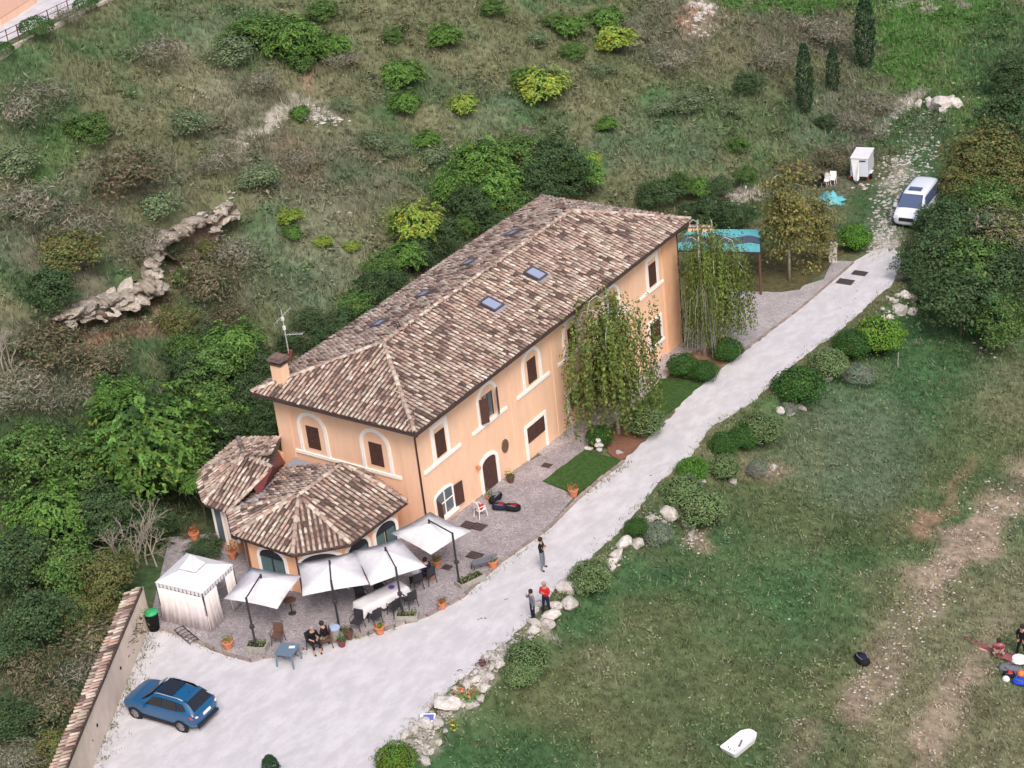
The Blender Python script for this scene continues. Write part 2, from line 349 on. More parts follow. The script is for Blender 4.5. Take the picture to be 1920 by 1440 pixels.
# terrain sheet
def build_terrain():
    xs = np.concatenate([np.arange(-330, -110, 10.), np.arange(-110, -60, 2.), np.arange(-60, 42, .5), np.arange(42, 60, 2.), np.arange(60, 180, 10.)])
    ys = np.concatenate([np.arange(-190, -50, 10.), np.arange(-50, -26, 2.), np.arange(-26, 62, .5), np.arange(62, 130, 1.2), np.arange(130, 420, 10.)])
    X, Y = np.meshgrid(xs, ys, indexing='ij'); x = X.ravel(); y = Y.ravel(); z = terr(x, y)
    V = np.stack([x, y, z], 1); ny = len(ys)
    i, j = np.meshgrid(np.arange(len(xs)-1), np.arange(ny-1), indexing='ij'); a = (i*ny+j).ravel()
    F = np.stack([a, a+ny, a+ny+1, a+1], 1)
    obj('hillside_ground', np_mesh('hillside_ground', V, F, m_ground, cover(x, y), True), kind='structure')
build_terrain()

def sheet(name, pxs, zo, m, thick=.0, jit=0.0, kind='structure', sub=0.6, seed=3, world_pts=None, skirt=.25):
    P = [base_pt(*q)[:2] for q in pxs] if world_pts is None else [np.array(p) for p in world_pts]
    out = []
    rg = np.random.default_rng(seed)
    for a, b in zip(P, P[1:]+P[:1]):
        L_ = np.linalg.norm(b-a); n = max(1, int(L_/sub)) if jit else 1; nn = np.array([-(b-a)[1], (b-a)[0]])/max(L_, 1e-6)
        for k in range(n): out.append(a+(b-a)*k/n + (nn*rg.uniform(-jit, jit) if k else 0))
    mb = MB(); mb.prism([(p[0], p[1]) for p in out], lambda x, y: GS*y-skirt, lambda x, y: GS*y+zo)
    return obj(name, mesh(name, mb, m), kind=kind)
ROAD_L = [(1684,478),(1676,466),(1668,474),(1660,458),(1652,468),(1640,470),(1600,492),(1500,580),(1400,657),(1310,722),(1240,800),(1165,868),(1120,905),(1078,935),(1030,992),(940,1056),(860,1127),(800,1158),(740,1178),(640,1203),(545,1226),(470,1243),(420,1228),(350,1197),(310,1180),(283,1150),(160,1450)]
sheet('gravel_road', ROAD_R + [(1690,490)] + ROAD_L, .03, m_road, jit=.10, sub=.35)
PATIO = [(318,1010),(285,1150),(300,1178),(350,1192),(420,1224),(470,1238),(545,1222),(640,1199),(740,1173),(800,1153),(860,1122),(940,1052),(1030,988),(1078,930),(1017,905),(1100,843),(1130,800),(800,960),(560,1040),(420,1000)]
sheet('patio', PATIO, .075, m_patio)
PW = [base_pt(*q)[:2] for q in [(1383,545),(1470,548),(1545,525),(1560,490),(1600,492),(1500,578),(1395,655),(1375,650)]]
sheet('walkway', None, .07, m_patio2, world_pts=[(-1, 9.5), (1.95, 9.5), (1.6, 20), (1.2, 24), tuple(PW[7]), tuple(PW[6]), tuple(PW[5]), tuple(PW[4]), tuple(PW[3]), tuple(PW[2]), tuple(PW[1]), (-1, 32.5)])
sheet('front_lawn', [(1017,905),(1097,845),(1165,866),(1083,929)], .10, m_lawn, jit=.05, sub=.4)
sheet('side_lawn', [(1165,800),(1240,712),(1322,718),(1225,800),(1190,815)], .10, m_lawn, jit=.06, sub=.4)
sheet('birch_lawn', [(1370,540),(1400,470),(1540,470),(1585,470),(1560,495),(1500,545),(1450,550)], .085, mat('bare_lawn', (.11, .10, .05), .95, .05, var=.4, scale=3, bump=.4), jit=.1, sub=.5)
sheet('planting_bed', [(1130,815),(1165,800),(1190,815),(1232,800),(1195,838),(1165,866),(1140,850)], .09, mat('bark_mulch', (.22, .115, .08), .95, .05, var=.4, scale=12, bump=.6), jit=.08, sub=.4)
sheet('birch_bed', [(1255,640),(1330,625),(1395,655),(1322,716),(1250,700)], .06, mat('leaf_litter', (.27, .17, .12), .95, .05, var=.45, scale=5, bump=.4), jit=.12, sub=.4)

# kerb stones along the road side of the patio and the lawn
kr = thing('stone_kerb', 'low stone kerb edging the cobbled patio along the gravel road', 'kerb', tuple(base_pt(640, 1200)))
kl = [base_pt(*q, ) for q in [(300,1180),(350,1195),(420,1227),(470,1241),(545,1225),(640,1202),(740,1176),(800,1157),(860,1126),(940,1055),(1030,991),(1085,936),(1120,905),(1170,867)]]
kme = []
for s in range(5):
    mb = MB(); mb.box((0, 0, .03), (.46, .16, .2), taper=.93); me = mesh('kerb_block', mb, m_kerb); kme.append(me)
for a, b in zip(kl, kl[1:]):
    L_ = np.linalg.norm(b-a); n = max(1, int(L_/.5))
    for k in range(n):
        p = a+(b-a)*(k+.5)/n; w = math.atan2(b[1]-a[1], b[0]-a[0])
        obj('kerb_block', random.choice(kme), kr, loc=tuple(p-np.array(kr.location)), rz=w+random.uniform(-.03, .03), scale=(L_/n/.5, random.uniform(.85, 1.15), random.uniform(.85, 1.2)))
kr2 = thing('walkway_kerb', 'stone kerb between the paved walkway at the far end and the gravel road', 'kerb', tuple(base_pt(1500, 578)))
kl = [base_pt(*q) for q in [(1395,658),(1500,580),(1600,494)]]
for a, b in zip(kl, kl[1:]):
    L_ = np.linalg.norm(b-a); n = max(1, int(L_/.5))
    for k in range(n):
        p = a+(b-a)*(k+.5)/n; w = math.atan2(b[1]-a[1], b[0]-a[0])
        obj('kerb_block', random.choice(kme), kr2, loc=tuple(p-np.array(kr2.location)), rz=w, scale=(L_/n/.5, .8, .9))
# iron drain covers
m_drain = mat('drain_iron', (.10, .07, .065), .7, .3, var=.2)
def drain(px, py, w, d, label):
    p = base_pt(px, py, .08); t = thing('drain_cover', label, 'drain cover', tuple(p), R(2), 'drain covers in the paving')
    mb = MB(); mb.box((0, 0, 0), (w, d, .03)); part('plate', mb, m_drain, t)
    for k in range(4):
        mb = MB(); mb.box((0, (k-1.5)*d/4.2, .02), (w*.9, d/14, .02)); part('slat', mb, m_iron, t)
    return t
drain(878,985,.7,.62,'square iron drain cover by the wall, left one of the pair beyond the white parasols')
drain(897,988,.7,.62,'square iron drain cover by the wall, right one of the pair beyond the white parasols')
drain(890,1042,.75,.6,'square iron drain cover in the patio beside the small dark bench')
drain(838,1064,.45,.4,'small drain cover in the patio near the foot of the nearest-door parasol')
drain(1025,873,.5,.42,'small iron drain cover in the paving beside the front lawn')
drain(1585,528,1.0,.7,'iron drain grate in the road, nearest the walkway end')
drain(1612,512,.9,.6,'iron drain grate in the road, farthest one uphill')

# ------------------------------------------------------------------ farmhouse
L, W, H, OV, RR, D0, D1 = 24.79, 8.6, 6.3, .70, 1.55, 3.79, 3.70
TILE_PAL = [((.46, .375, .325), 5), ((.38, .305, .265), 5), ((.56, .485, .425), 4), ((.31, .215, .185), 4), ((.45, .315, .265), 4), ((.26, .185, .165), 3), ((.125, .088, .082), 2), ((.16, .115, .105), 2), ((.36, .31, .245), 2)]
_tp = np.array([p[0] for p in TILE_PAL]); _tw = np.array([p[1] for p in TILE_PAL], float); _tw /= _tw.sum()
def tile_shape(r=.071, ln=.44, n=5, t=.016):
    vs = []; fs = []; m = n+1
    for j, (yy, rr) in enumerate(((0, r), (ln*.55, r*.93), (ln, r*.82))):
        for k in range(n+1):
            w = math.pi*k/n; vs.append((math.cos(w)*rr, yy, math.sin(w)*rr))
    for j in (0, 1):
        for k in range(n): fs.append((j*m+k, (j+1)*m+k, (j+1)*m+k+1, j*m+k+1))
    for k in range(n+1):      # front rim thickness
        w = math.pi*k/n; vs.append((math.cos(w)*(r-t), 0, math.sin(w)*(r-t)))
    o = 3*m
    for k in range(n): fs.append((k, k+1, o+k+1, o+k))
    return np.array(vs), fs
TSH = np.concatenate([np.ones(12), np.full(6, .66), np.full(6, .5)])[:, None]    # joint shadow painted into the tile colour: darker lapped end and inner front rim
TV, TF = tile_shape()
TILE_MESH = []
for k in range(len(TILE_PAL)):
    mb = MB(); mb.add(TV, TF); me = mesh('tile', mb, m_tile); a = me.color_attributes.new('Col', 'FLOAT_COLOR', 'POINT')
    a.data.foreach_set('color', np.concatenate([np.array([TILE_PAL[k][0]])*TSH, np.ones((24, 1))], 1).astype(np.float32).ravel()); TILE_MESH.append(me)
RV_, RF_ = tile_shape(.115, .50, 5)
def inpoly(p, poly):
    c = False; n = len(poly); x, y = p
    for i in range(n):
        x1, y1 = poly[i]; x2, y2 = poly[(i+1) % n]
        if (y1 > y) != (y2 > y) and x < (x2-x1)*(y-y1)/(y2-y1)+x1: c = not c
    return c
def roof_tiles(parent, faces, holes=(), limit=300, du=.245, dv=.34, seed=5, ridge=(), du_name='tile'):
    """faces: lists of 3-D points, the first two along the eave. Individual tiles nearest the viewer, the others joined."""
    rg = np.random.default_rng(seed); items = []
    for fi, fc in enumerate(faces):
        P = [np.array(p, float) for p in fc]; U = P[1]-P[0]; Lu = np.linalg.norm(U); U /= Lu
        N = np.cross(U, P[2]-P[0]); N /= np.linalg.norm(N)
        if N[2] < 0: N = -N
        V = np.cross(N, U)
        if V@(P[2]-P[0]) < 0: V = -V; 
        pl = [((p-P[0])@U, (p-P[0])@V) for p in P]
        hl = [[((np.array(q)-P[0])@U, (np.array(q)-P[0])@V) for q in h[1]] for h in holes if h[0] == fi]
        um0 = min(p[0] for p in pl); um1 = max(p[0] for p in pl); vm = max(p[1] for p in pl)
        u = um0+du/2
        while u < um1:
            v = -.06; ju = rg.normal(0, .012)
            while v < vm:
                if inpoly((u, v+.14), pl) and not any(inpoly((u, v+.2), h) for h in hl):
                    c = P[0]+U*(u+ju+rg.normal(0, .008))+V*(v+rg.normal(0, .02))+N*(.045)
                    cl = vnoise(np.array([u*1.1+fi*31]), np.array([v*.9]), 7)[0]
                    w = _tw.copy(); 
                    if cl > .72: w[5:8] *= 4
                    elif cl < .3: w[5:8] *= .25
                    w /= w.sum(); ci = rg.choice(len(_tw), p=w)
                    tilt = .085+rg.normal(0, .02); yaw = rg.normal(0, .035)
                    X = U*math.cos(yaw)+V*math.sin(yaw); Yv = -U*math.sin(yaw)+V*math.cos(yaw); Yt = Yv*math.cos(tilt)-N*math.sin(tilt)
                    Z = np.cross(X, Yt)
                    if Z@N < 0: X = -X; Z = -Z
                    items.append((c, X, Yt, Z, ci, 0))
                v += dv
            u += du
    rid = []
    for a, b in ridge:
        a = np.array(a, float); b = np.array(b, float); D = b-a; ln = np.linalg.norm(D); D /= ln; X = np.cross(D, [0, 0, 1]); X /= np.linalg.norm(X); Z = np.cross(X, D)
        for k in range(int(ln/.42)):
            ci = rg.choice([0, 1, 2, 2, 3, 4]); rid.append((a+D*(k*.42)+Z*.05+X*rg.normal(0, .008), X, D*.999-Z*.045, Z, ci, 1))
    its = items
    dep = np.array([(i[0]-CP)@FV for i in its]); order = np.argsort(dep)
    near = set(order[:limit].tolist()); VS = []; FS = []; CS = []; o = 0
    off = np.array(parent.location)
    for i, (c, X, Y, Z, ci, kd) in enumerate(its+rid):
        mtx = np.stack([X, Y, Z], 1)
        if i in near and not kd:
            ob = bpy.data.objects.new('tile', TILE_MESH[ci]); COL.objects.link(ob); ob.parent = parent
            ob.matrix_local = Matrix([[*mtx[0], (c-off)[0]], [*mtx[1], (c-off)[1]], [*mtx[2], (c-off)[2]], [0, 0, 0, 1]])
        else:
            tv = RV_ if kd else TV; VS.append((mtx@tv.T).T+c-off)
            FS += [tuple(q+o for q in f) for f in TF]; o += len(tv)
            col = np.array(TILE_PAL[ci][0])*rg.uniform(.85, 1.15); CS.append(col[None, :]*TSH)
    if VS: obj('tile_field', np_mesh('tile_field', np.concatenate(VS), FS, m_tile, np.concatenate(CS)), parent, kind='stuff')

house = thing('farmhouse', 'long two-storey peach farmhouse with brown shutters and a hipped clay tile roof', 'house', (0, 0, 0))
mb = MB(); mb.prism([(-W, 0), (0, 0), (0, L), (-W, L)], -3.0, H-.02); part('wall', mb, m_wall, house)
mb = MB()
def FW(a, z, d=0): return (d, a, z)         # front wall mapping (a along the wall)
def SW(a, z, d=0): return (a, -d, z)        # short wall mapping
def slab(mb, fn, pts, d0, d1, mi=None):
    n = len(pts); vs = [fn(a, z, d0) for a, z in pts]+[fn(a, z, d1) for a, z in pts]
    mb.add(vs, [tuple(range(n, 2*n)), tuple(reversed(range(n)))]+[(i, (i+1) % n, n+(i+1) % n, n+i) for i in range(n)], mi)
def rect(a0, a1, z0, z1): return [(a0, z0), (a1, z0), (a1, z1), (a0, z1)]
def arch_band(mb, fn, a0, a1, z0, zs, w, d0, d1, n=12, seg=None):
    c = (a0+a1)/2; ro = (a1-a0)/2; h = seg if seg else ro
    def path(r, hh): return [(c-r, z0)]+[(c-r*math.cos(math.pi*k/n), zs+hh*math.sin(math.pi*k/n)) for k in range(n+1)]+[(c+r, z0)]
    A = path(ro, h); B = path(ro-w, h-w); m = len(A)
    vs = [fn(*p, d0) for p in A]+[fn(*p, d0) for p in B]+[fn(*p, d1) for p in A]+[fn(*p, d1) for p in B]; fs = []
    for i in range(m-1):
        fs += [(2*m+i, 2*m+i+1, 3*m+i+1, 3*m+i), (i, i+1, 2*m+i+1, 2*m+i), (m+i, 3*m+i, 3*m+i+1, m+i+1)]
    mb.add(vs, fs)
def arch_fill(a0, a1, z0, zs, n=12, seg=None):
    c = (a0+a1)/2; r = (a1-a0)/2; h = seg if seg else r
    return [(a0, z0), (a1, z0)]+[(c+r*math.cos(math.pi*k/n), zs+h*math.sin(math.pi*k/n)) for k in range(n+1)]
def shutters(parent, fn, a0, a1, z0, z1, d=.03, leaves=2, label=None):
    w = (a1-a0)/leaves
    for k in range(leaves):
        b0, b1 = a0+k*w+.012, a0+(k+1)*w-.012
        mb = MB(); slab(mb, fn, rect(b0, b1, z0, z1), d-.02, d+.01)
        s = part('shutter', mb, m_shut, parent)
        mb = MB(); n = max(3, int((z1-z0)/.16))
        for q in range(n):
            zz = z0+.06+(z1-z0-.1)*q/n; slab(mb, fn, rect(b0+.05, b1-.05, zz, zz+.07), d+.012, d+.035)
        part('slat', mb, m_shut, s, kind='stuff')
def pilaster(fn, a0, a1, z0, z1, d=.05): mb = MB(); slab(mb, fn, rect(a0, a1, z0, z1), -.05, d); part('pilaster', mb, m_wall, house)
for a0, a1 in ((3.55, 4.0), (7.75, 8.2), (11.65, 12.1), (15.5, 15.95), (19.7, 20.15)): pilaster(FW, a0, a1, -1.6, 6.2, .035)
mb = MB(); slab(mb, FW, rect(23.2, L, -1.9, 6.22), -.05, .10); part('pilaster', mb, m_wall2, house, label='broader orange corner pilaster at the far end')
pilaster(SW, -W, -7.75, 0, 6.2, .05); pilaster(SW, -.9, -.02, 0, 6.2, .05)
# first floor, road side
def win(fn, name='window', label=None): return obj(name, None, house, label=label)
for i, c in enumerate((1.85, 5.85, 9.82, 13.65, 17.7, 22.1)):
    w = win(FW); ar = 0 < i < 5
    mb = MB()
    if ar: arch_band(mb, FW, c-.87, c+.87, 3.46, 4.68, .19, -.02, .05)
    else:
        slab(mb, FW, rect(c-.68, c-.46, 3.46, 5.2), -.02, .05); slab(mb, FW, rect(c+.46, c+.68, 3.46, 5.2), -.02, .05); slab(mb, FW, rect(c-.68, c+.68, 5.2, 5.38), -.02, .052); slab(mb, FW, rect(c-.5, c+.5, 5.5, 5.72), -.02, .09)
    part('frame', mb, m_trim, w)
    if i == 1:
        mb = MB(); slab(mb, FW, rect(c-.38, c+.38, 3.62, 4.9), -.02, .015); part('pane', mb, m_glass, w)
        mb = MB(); slab(mb, FW, rect(c-.03, c+.03, 3.62, 4.9), .016, .04); slab(mb, FW, rect(c-.42, c-.36, 3.6, 4.92), .016, .04); slab(mb, FW, rect(c+.36, c+.42, 3.6, 4.92), .016, .04); part('sash', mb, m_shut, w)
        for s in (-1, 1):
            mb = MB(); e = c+s*.42
            mb.box((.22, e+s*.17, 4.26), (.05, .42, 1.34), rz=s*.55); part('shutter', mb, m_shut, w)
    else: shutters(w, FW, c-.385, c+.385, 3.62, 4.92)
    mb = MB(); slab(mb, FW, rect(c-1.5, c+1.5, 3.29, 3.46), -.02, .07); mb2 = mb
    part('sill', mb, m_trim, w)
# ground floor, road side
w = win(FW)
mb = MB(); arch_band(mb, FW, .78, 2.36, .34, 1.62, .14, -.02, .05, seg=.28); part('frame', mb, m_trim, w)
mb = MB(); slab(mb, FW, arch_fill(.92, 2.22, .46, 1.6, seg=.16), -.02, .012); part('pane', mb, m_glass, w)
mb = MB(); slab(mb, FW, rect(1.54, 1.6, .46, 1.7), .013, .04); slab(mb, FW, rect(.92, 2.22, 1.1, 1.15), .013, .035); part('sash', mb, m_trim, w)
mb = MB(); slab(mb, FW, rect(.7, 2.44, .26, .40), -.02, .16); part('sill', mb, m_trim, w)
mb = MB(); mb.box((.09, 2.62, 1.0), (.05, .62, 1.2), rz=-.12); part('shutter', mb, m_shut, w)
mb = MB(); mb.box((.30, .80, 1.0), (.05, .58, 1.2), rz=1.1); part('shutter', mb, m_shut, w)
dr = obj('door', None, house)
mb = MB(); arch_band(mb, FW, 4.55, 6.15, -.32, 1.28, .2, -.02, .06, seg=.52); part('frame', mb, m_trim, dr)
mb = MB(); slab(mb, FW, arch_fill(4.76, 5.94, -.3, 1.26, seg=.33), -.02, .02)
for q in range(5): slab(mb, FW, rect(4.82+q*.225, 4.98+q*.225, -.22, 1.2), .02, .035)
part('leaf', mb, m_shut, dr)
mb = MB(); mb.lathe([(.02, 0), (.035, .03), (.01, .06)], n=8); part('handle', mb, m_iron, dr, loc=(.05, 5.2, .55), rot=(0, R(90), 0))
mb = MB(); slab(mb, FW, rect(4.3, 6.4, -.6, -.22), -.02, .75); part('doorstep', mb, m_patio2, house)
for i, c in enumerate((9.62, 13.68, 17.7)):
    w = win(FW); mb = MB(); zb = GS*c-.12
    slab(mb, FW, rect(c-1.0, c-.82, zb, 1.36), -.02, .05); slab(mb, FW, rect(c+.82, c+1.0, zb, 1.36), -.02, .05); slab(mb, FW, rect(c-1.0, c+1.0, 1.36, 1.54), -.02, .052); part('frame', mb, m_trim, w)
    shutters(w, FW, c-.8, c+.8, .46, 1.34)
w = win(FW); mb = MB(); slab(mb, FW, rect(21.2, 21.42, .02, 1.4), -.02, .05); slab(mb, FW, rect(22.55, 22.78, .02, 1.4), -.02, .05); slab(mb, FW, rect(21.2, 22.78, 1.4, 1.58), -.02, .052); slab(mb, FW, rect(21.1, 22.88, -.14, .02), -.02, .08); part('frame', mb, m_trim, w)
shutters(w, FW, 21.43, 22.54, .03, 1.38)
mb = MB(); vs = [(6.83+.27*math.cos(k*math.pi/8), 1.42+.37*math.sin(k*math.pi/8)) for k in range(16)]; slab(mb, FW, vs, -.02, .07); part('plaque', mb, mat('bronze_plaque', (.16, .10, .07), .6, .3, var=.4, scale=12, bump=.6), house)
mb = MB(); mb.box((.10, 0, 0), (.2, .05, .05)); mb.lathe([(.04, -.16), (.09, -.12), (.09, .06), (.02, .13)], (.2, 0, 0), 8); part('wall_lamp', mb, m_terra, house, loc=(0, 4.3, 1.6))
# short side
for c in (-6.36, -2.46):
    w = win(SW); mb = MB(); arch_band(mb, SW, c-.93, c+.93, 3.12, 4.52, .19, -.02, .05); part('frame', mb, m_trim, w)
    shutters(w, SW, c-.4, c+.4, 3.42, 4.66)
mb = MB(); slab(mb, SW, rect(-7.65, -1.12, 2.95, 3.12), -.02, .07); part('sill_band', mb, m_trim, house)
# roof slabs
R0 = (-W/2, D0, H+RR); R1 = (-W/2, L-D1, H+RR)
E = [(OV, -OV, H), (OV, L+OV, H), (-W-OV, L+OV, H), (-W-OV, -OV, H)]
mb = MB(); vs = [(*e[:2], e[2]-.02) for e in E]+[(*e[:2], e[2]-.14) for e in E]+[R0, R1]
mb.add(vs, [(0, 1, 9, 8), (1, 2, 9), (2, 3, 8, 9), (3, 0, 8), (4, 5, 1, 0), (5, 6, 2, 1), (6, 7, 3, 2), (7, 4, 0, 3), (7, 6, 5, 4)])
roof = part('roof', mb, m_under, house)
def n_of(a, b, c):
    n = np.cross(np.array(b)-np.array(a), np.array(c)-np.array(a)); return n/np.linalg.norm(n)
NF = n_of(E[0], E[1], R0); NF = NF*np.sign(NF[2]); NB = n_of(E[2], E[3], R0); NB = NB*np.sign(NB[2])
holes = []
def skylight(px, py, side, lu=.85, lv=.66):
    N = NF if side == 0 else NB; p0 = np.array(E[0] if side == 0 else E[2]); c = hit(px, py, p0, N)
    U = np.array([0, 1., 0]); V = np.cross(N, U); V = V*np.sign(V[2])
    q = [c+U*a*(lu/2+.10)+V*b*(lv/2+.12) for a, b in ((-1, -1), (1, -1), (1, 1), (-1, 1))]; holes.append((0 if side == 0 else 1, q))
    s = obj('skylight', None, house)
    def box(nm, a0, a1, b0, b1, d0, d1, m):
        mb = MB(); P = [c+U*a+V*b for a, b in ((a0, b0), (a1, b0), (a1, b1), (a0, b1))]
        mb.add([p+N*d0 for p in P]+[p+N*d1 for p in P], [(3, 2, 1, 0), (4, 5, 6, 7), (0, 1, 5, 4), (1, 2, 6, 5), (2, 3, 7, 6), (3, 0, 4, 7)]); part(nm, mb, m, s)
    mf = mat('skylight_frame', (.09, .08, .10), .5, .4, var=.1)
    box('pane', -lu/2+.06, lu/2-.06, -lv/2+.06, lv/2-.06, .02, .10, m_sky)
    box('frame', -lu/2, lu/2, lv/2-.05, lv/2+.05, .02, .16, mf); box('frame', -lu/2, lu/2, -lv/2-.05, -lv/2+.05, .02, .13, mf)
    box('frame', -lu/2-.02, -lu/2+.05, -lv/2+.05, lv/2-.05, .02, .15, mf); box('frame', lu/2-.05, lu/2+.02, -lv/2+.05, lv/2-.05, .02, .15, mf)
    box('flashing', -lu/2-.1, lu/2+.1, -lv/2-.26, -lv/2-.06, .03, .07, m_lead)
skylight(921, 572, 0, .80, .95); skylight(1004, 515, 0, .80, .95)
for q in ((880, 494), (796, 553), (713, 608), (962, 439)): skylight(*q, 1)
roof_tiles(house, [[E[0], E[1], R1, R0], [E[2], E[3], R0, R1], [E[1], E[2], R1], [E[3], E[0], R0]], holes,
           ridge=[(R0, R1), (E[0], R0), (E[1], R1), (E[2], R1), (E[3], R0)])
# gutters and downpipes
def gutter(parent, a, b):
    mb = MB(); a = Vector(a); b = Vector(b); D = (b-a).normalized(); X = D.cross(Vector((0, 0, 1))).normalized(); vs = []; fs = []
    for p in (a, b):
        for k in range(6):
            w = math.pi+math.pi*k/5; vs.append(p+X*math.cos(w)*.085+Vector((0, 0, 1))*math.sin(w)*.085)
        for k in range(6):
            w = 2*math.pi-math.pi*k/5; vs.append(p+X*math.cos(w)*.07+Vector((0, 0, 1))*math.sin(w)*.07)
    for k in range(12): fs.append((k, (k+1) % 12, 12+(k+1) % 12, 12+k))
    mb.add(vs, fs); return part('gutter', mb, m_gut, parent)
gz = H-.08
gutter(house, (OV+.07, -OV-.05, gz), (OV+.07, L+OV, gz)); gutter(house, (-W-OV, -OV-.07, gz), (OV+.02, -OV-.07, gz)); gutter(house, (-W-OV-.07, L+OV, gz), (-W-OV-.07, -OV, gz)); gutter(house, (OV, L+OV+.07, gz), (-W-OV, L+OV+.07, gz))
for y0, y1, b in ((-.55, -.06, .1), (L+.45, L+.07, -1.35)):
    mb = MB(); mb.tube([(OV-.0, y0, H-.12), (OV-.02, y0, H-.25), (.09, y1, H-.75), (.09, y1, b)], .045, 7); part('downpipe', mb, m_pipe, house, True)
# chimney on the short eave
cp = hit(528, 712, E[0], n_of(E[3], E[0], R0)*np.sign(n_of(E[3], E[0], R0)[2]))
ch = obj('chimney', None, house, tuple(cp))
mb = MB(); mb.box((0, 0, .35), (.66, .56, 1.1)); part('stack', mb, m_wall, ch)
mb = MB()
for sx in (-1, 1):
    for sy in (-1, 1): mb.box((sx*.24, sy*.2, 1.0), (.12, .1, .22))
mb.box((0, 0, .93), (.74, .64, .06)); part('cap_support', mb, m_under, ch)
mb = MB(); mb.box((0, 0, 1.16), (.86, .74, .09)); mb.box((0, 0, 1.26), (.7, .6, .1)); mb.box((0, 0, 1.37), (.44, .38, .12), taper=.5); part('cap', mb, mat('cap_tile', (.17, .12, .11), .9, .1, var=.4, scale=8), ch)
# vent pipes
vp = hit(748, 606, R0, (1, 0, 0))
mb = MB()
for k in (0, .16): mb.tube([(vp[0]-.1, vp[1]+k, H+RR-.4), (vp[0]-.1, vp[1]+k, H+RR+.25), (vp[0]-.16, vp[1]+k, H+RR+.36), (vp[0]-.5, vp[1]+k, H+RR+.36)], .035, 6)
part('vent_pipe', mb, m_iron, house)
# low annex tile strip seen beyond the far corner
mb = MB(); 
# tv aerial on its own mast
ap = plane_z(541, 660, 6.9)
aer = thing('tv_aerial', 'grey television aerial on a mast at the left corner of the farmhouse roof', 'aerial', tuple(ap))
m_alu = mat('aluminium', (.55, .56, .58), .4, .5, var=.05, metal=.3)
mb = MB(); mb.tube([(0, 0, -.6), (0, 0, 2.35)], .032, 6); part('mast', mb, m_alu, aer)
mb = MB(); mb.tube([(-.45, -.2, 1.55), (.3, .35, 2.35)], .015, 5)
for k in range(7):
    t = k/6; p = Vector((-.45, -.2, 1.55)).lerp(Vector((.3, .35, 2.35)), t); mb.tube([p+Vector((-.28, .24, -.05)), p+Vector((.28, -.24, .05))], .010, 4)
part('antenna', mb, m_alu, aer)
mb = MB(); mb.tube([(-.1, 0, .95), (.75, .45, .95)], .014, 5)
for k in range(5): mb.tube([(.1+k*.14, .3+k*.08-.35, .95), (.1+k*.14, .3+k*.08+.05, .95)], .009, 4)
part('antenna', mb, m_alu, aer)
mb = MB(); mb.box((0, 0, 1.35), (.12, .1, .22)); mb.box((0, 0, 1.85), (.12, .1, .18)); part('amplifier', mb, m_white, aer)
mb = MB(); mb.tube([(0, 0, -.5), (.12, .05, .1)], .10, 6); part('bracket', mb, m_maroon, aer)

# ------------------------------------------------------------------ octagonal pavilion at the near end
ZE, ZR = 2.95, 4.2
cpx = [(763, 940), (656, 1020), (548, 1040), (438, 1003), (428, 960)]
pc = [plane_z(*q, ZE) for q in cpx]
pc.append(np.array([-7.4, -1.6, ZE])); pc.append(np.array([-3.2, -.12, ZE]))
A0 = plane_z(560, 929, ZR); A1 = plane_z(643, 869, ZR)
cen = np.mean([p[:2] for p in pc[:5]], axis=0)
pav = thing('dining_pavilion', 'low polygonal peach pavilion with clay tile roof at the near end of the farmhouse', 'pavilion', (float(cen[0]), float(cen[1]), .4))
po = np.array(pav.location)
def loc(P): return [tuple(np.array(p)-po) for p in P]
ins = [np.array([*(p[:2]+(cen-p[:2])/np.linalg.norm(cen-p[:2])*.55), 0]) for p in pc]
mb = MB(); mb.prism([tuple((p-po)[:2]) for p in ins], -1.0, ZE-po[2]-.02); part('wall', mb, m_wall2, pav)
mb = MB(); n = len(pc); A0l, A1l = loc([A0, A1]); pl_ = loc(pc)
dn = lambda p, d: (p[0], p[1], p[2]-d)
vs = [dn(p, .02) for p in pl_]+[dn(p, .12) for p in pl_]+[A0l, A1l]; a0, a1 = 2*n, 2*n+1
mb.add(vs, [(0, a1, 1), (1, a1, a0), (1, a0, 2), (2, a0, 3), (3, a0, 4), (4, a0, a1, 5), (5, a1, 6), (6, a1, 0)]+[(i, (i+1) % n, n+(i+1) % n, n+i) for i in range(n)]+[tuple(range(n, 2*n))])
part('roof', mb, m_under, pav)
roof_tiles(pav, [[pc[0], pc[1], A0, A1], [pc[1], pc[2], A0], [pc[2], pc[3], A0], [pc[3], pc[4], A0], [pc[4], pc[5], A1, A0], [pc[6], pc[0], A1]],
           ridge=[(A0, A1), (pc[1], A0), (pc[2], A0), (pc[3], A0), (pc[4], A0), (pc[0], A1)], seed=8)
for a, b in zip(pl_[:4], pl_[1:5]):
    g_ = gutter(pav, dn(a, .07), dn(b, .07))
def wallmap(a, b):
    a = np.array(a, float); b = np.array(b, float); D = (b-a)[:2]/np.linalg.norm((b-a)[:2]); Nn = np.array([D[1], -D[0]])
    if Nn@(a[:2]-cen) < 0: Nn = -Nn
    return (lambda s, z, d=0: (a[0]+D[0]*s+Nn[0]*d-po[0], a[1]+D[1]*s+Nn[1]*d-po[1], z-po[2])), np.linalg.norm((b-a)[:2])
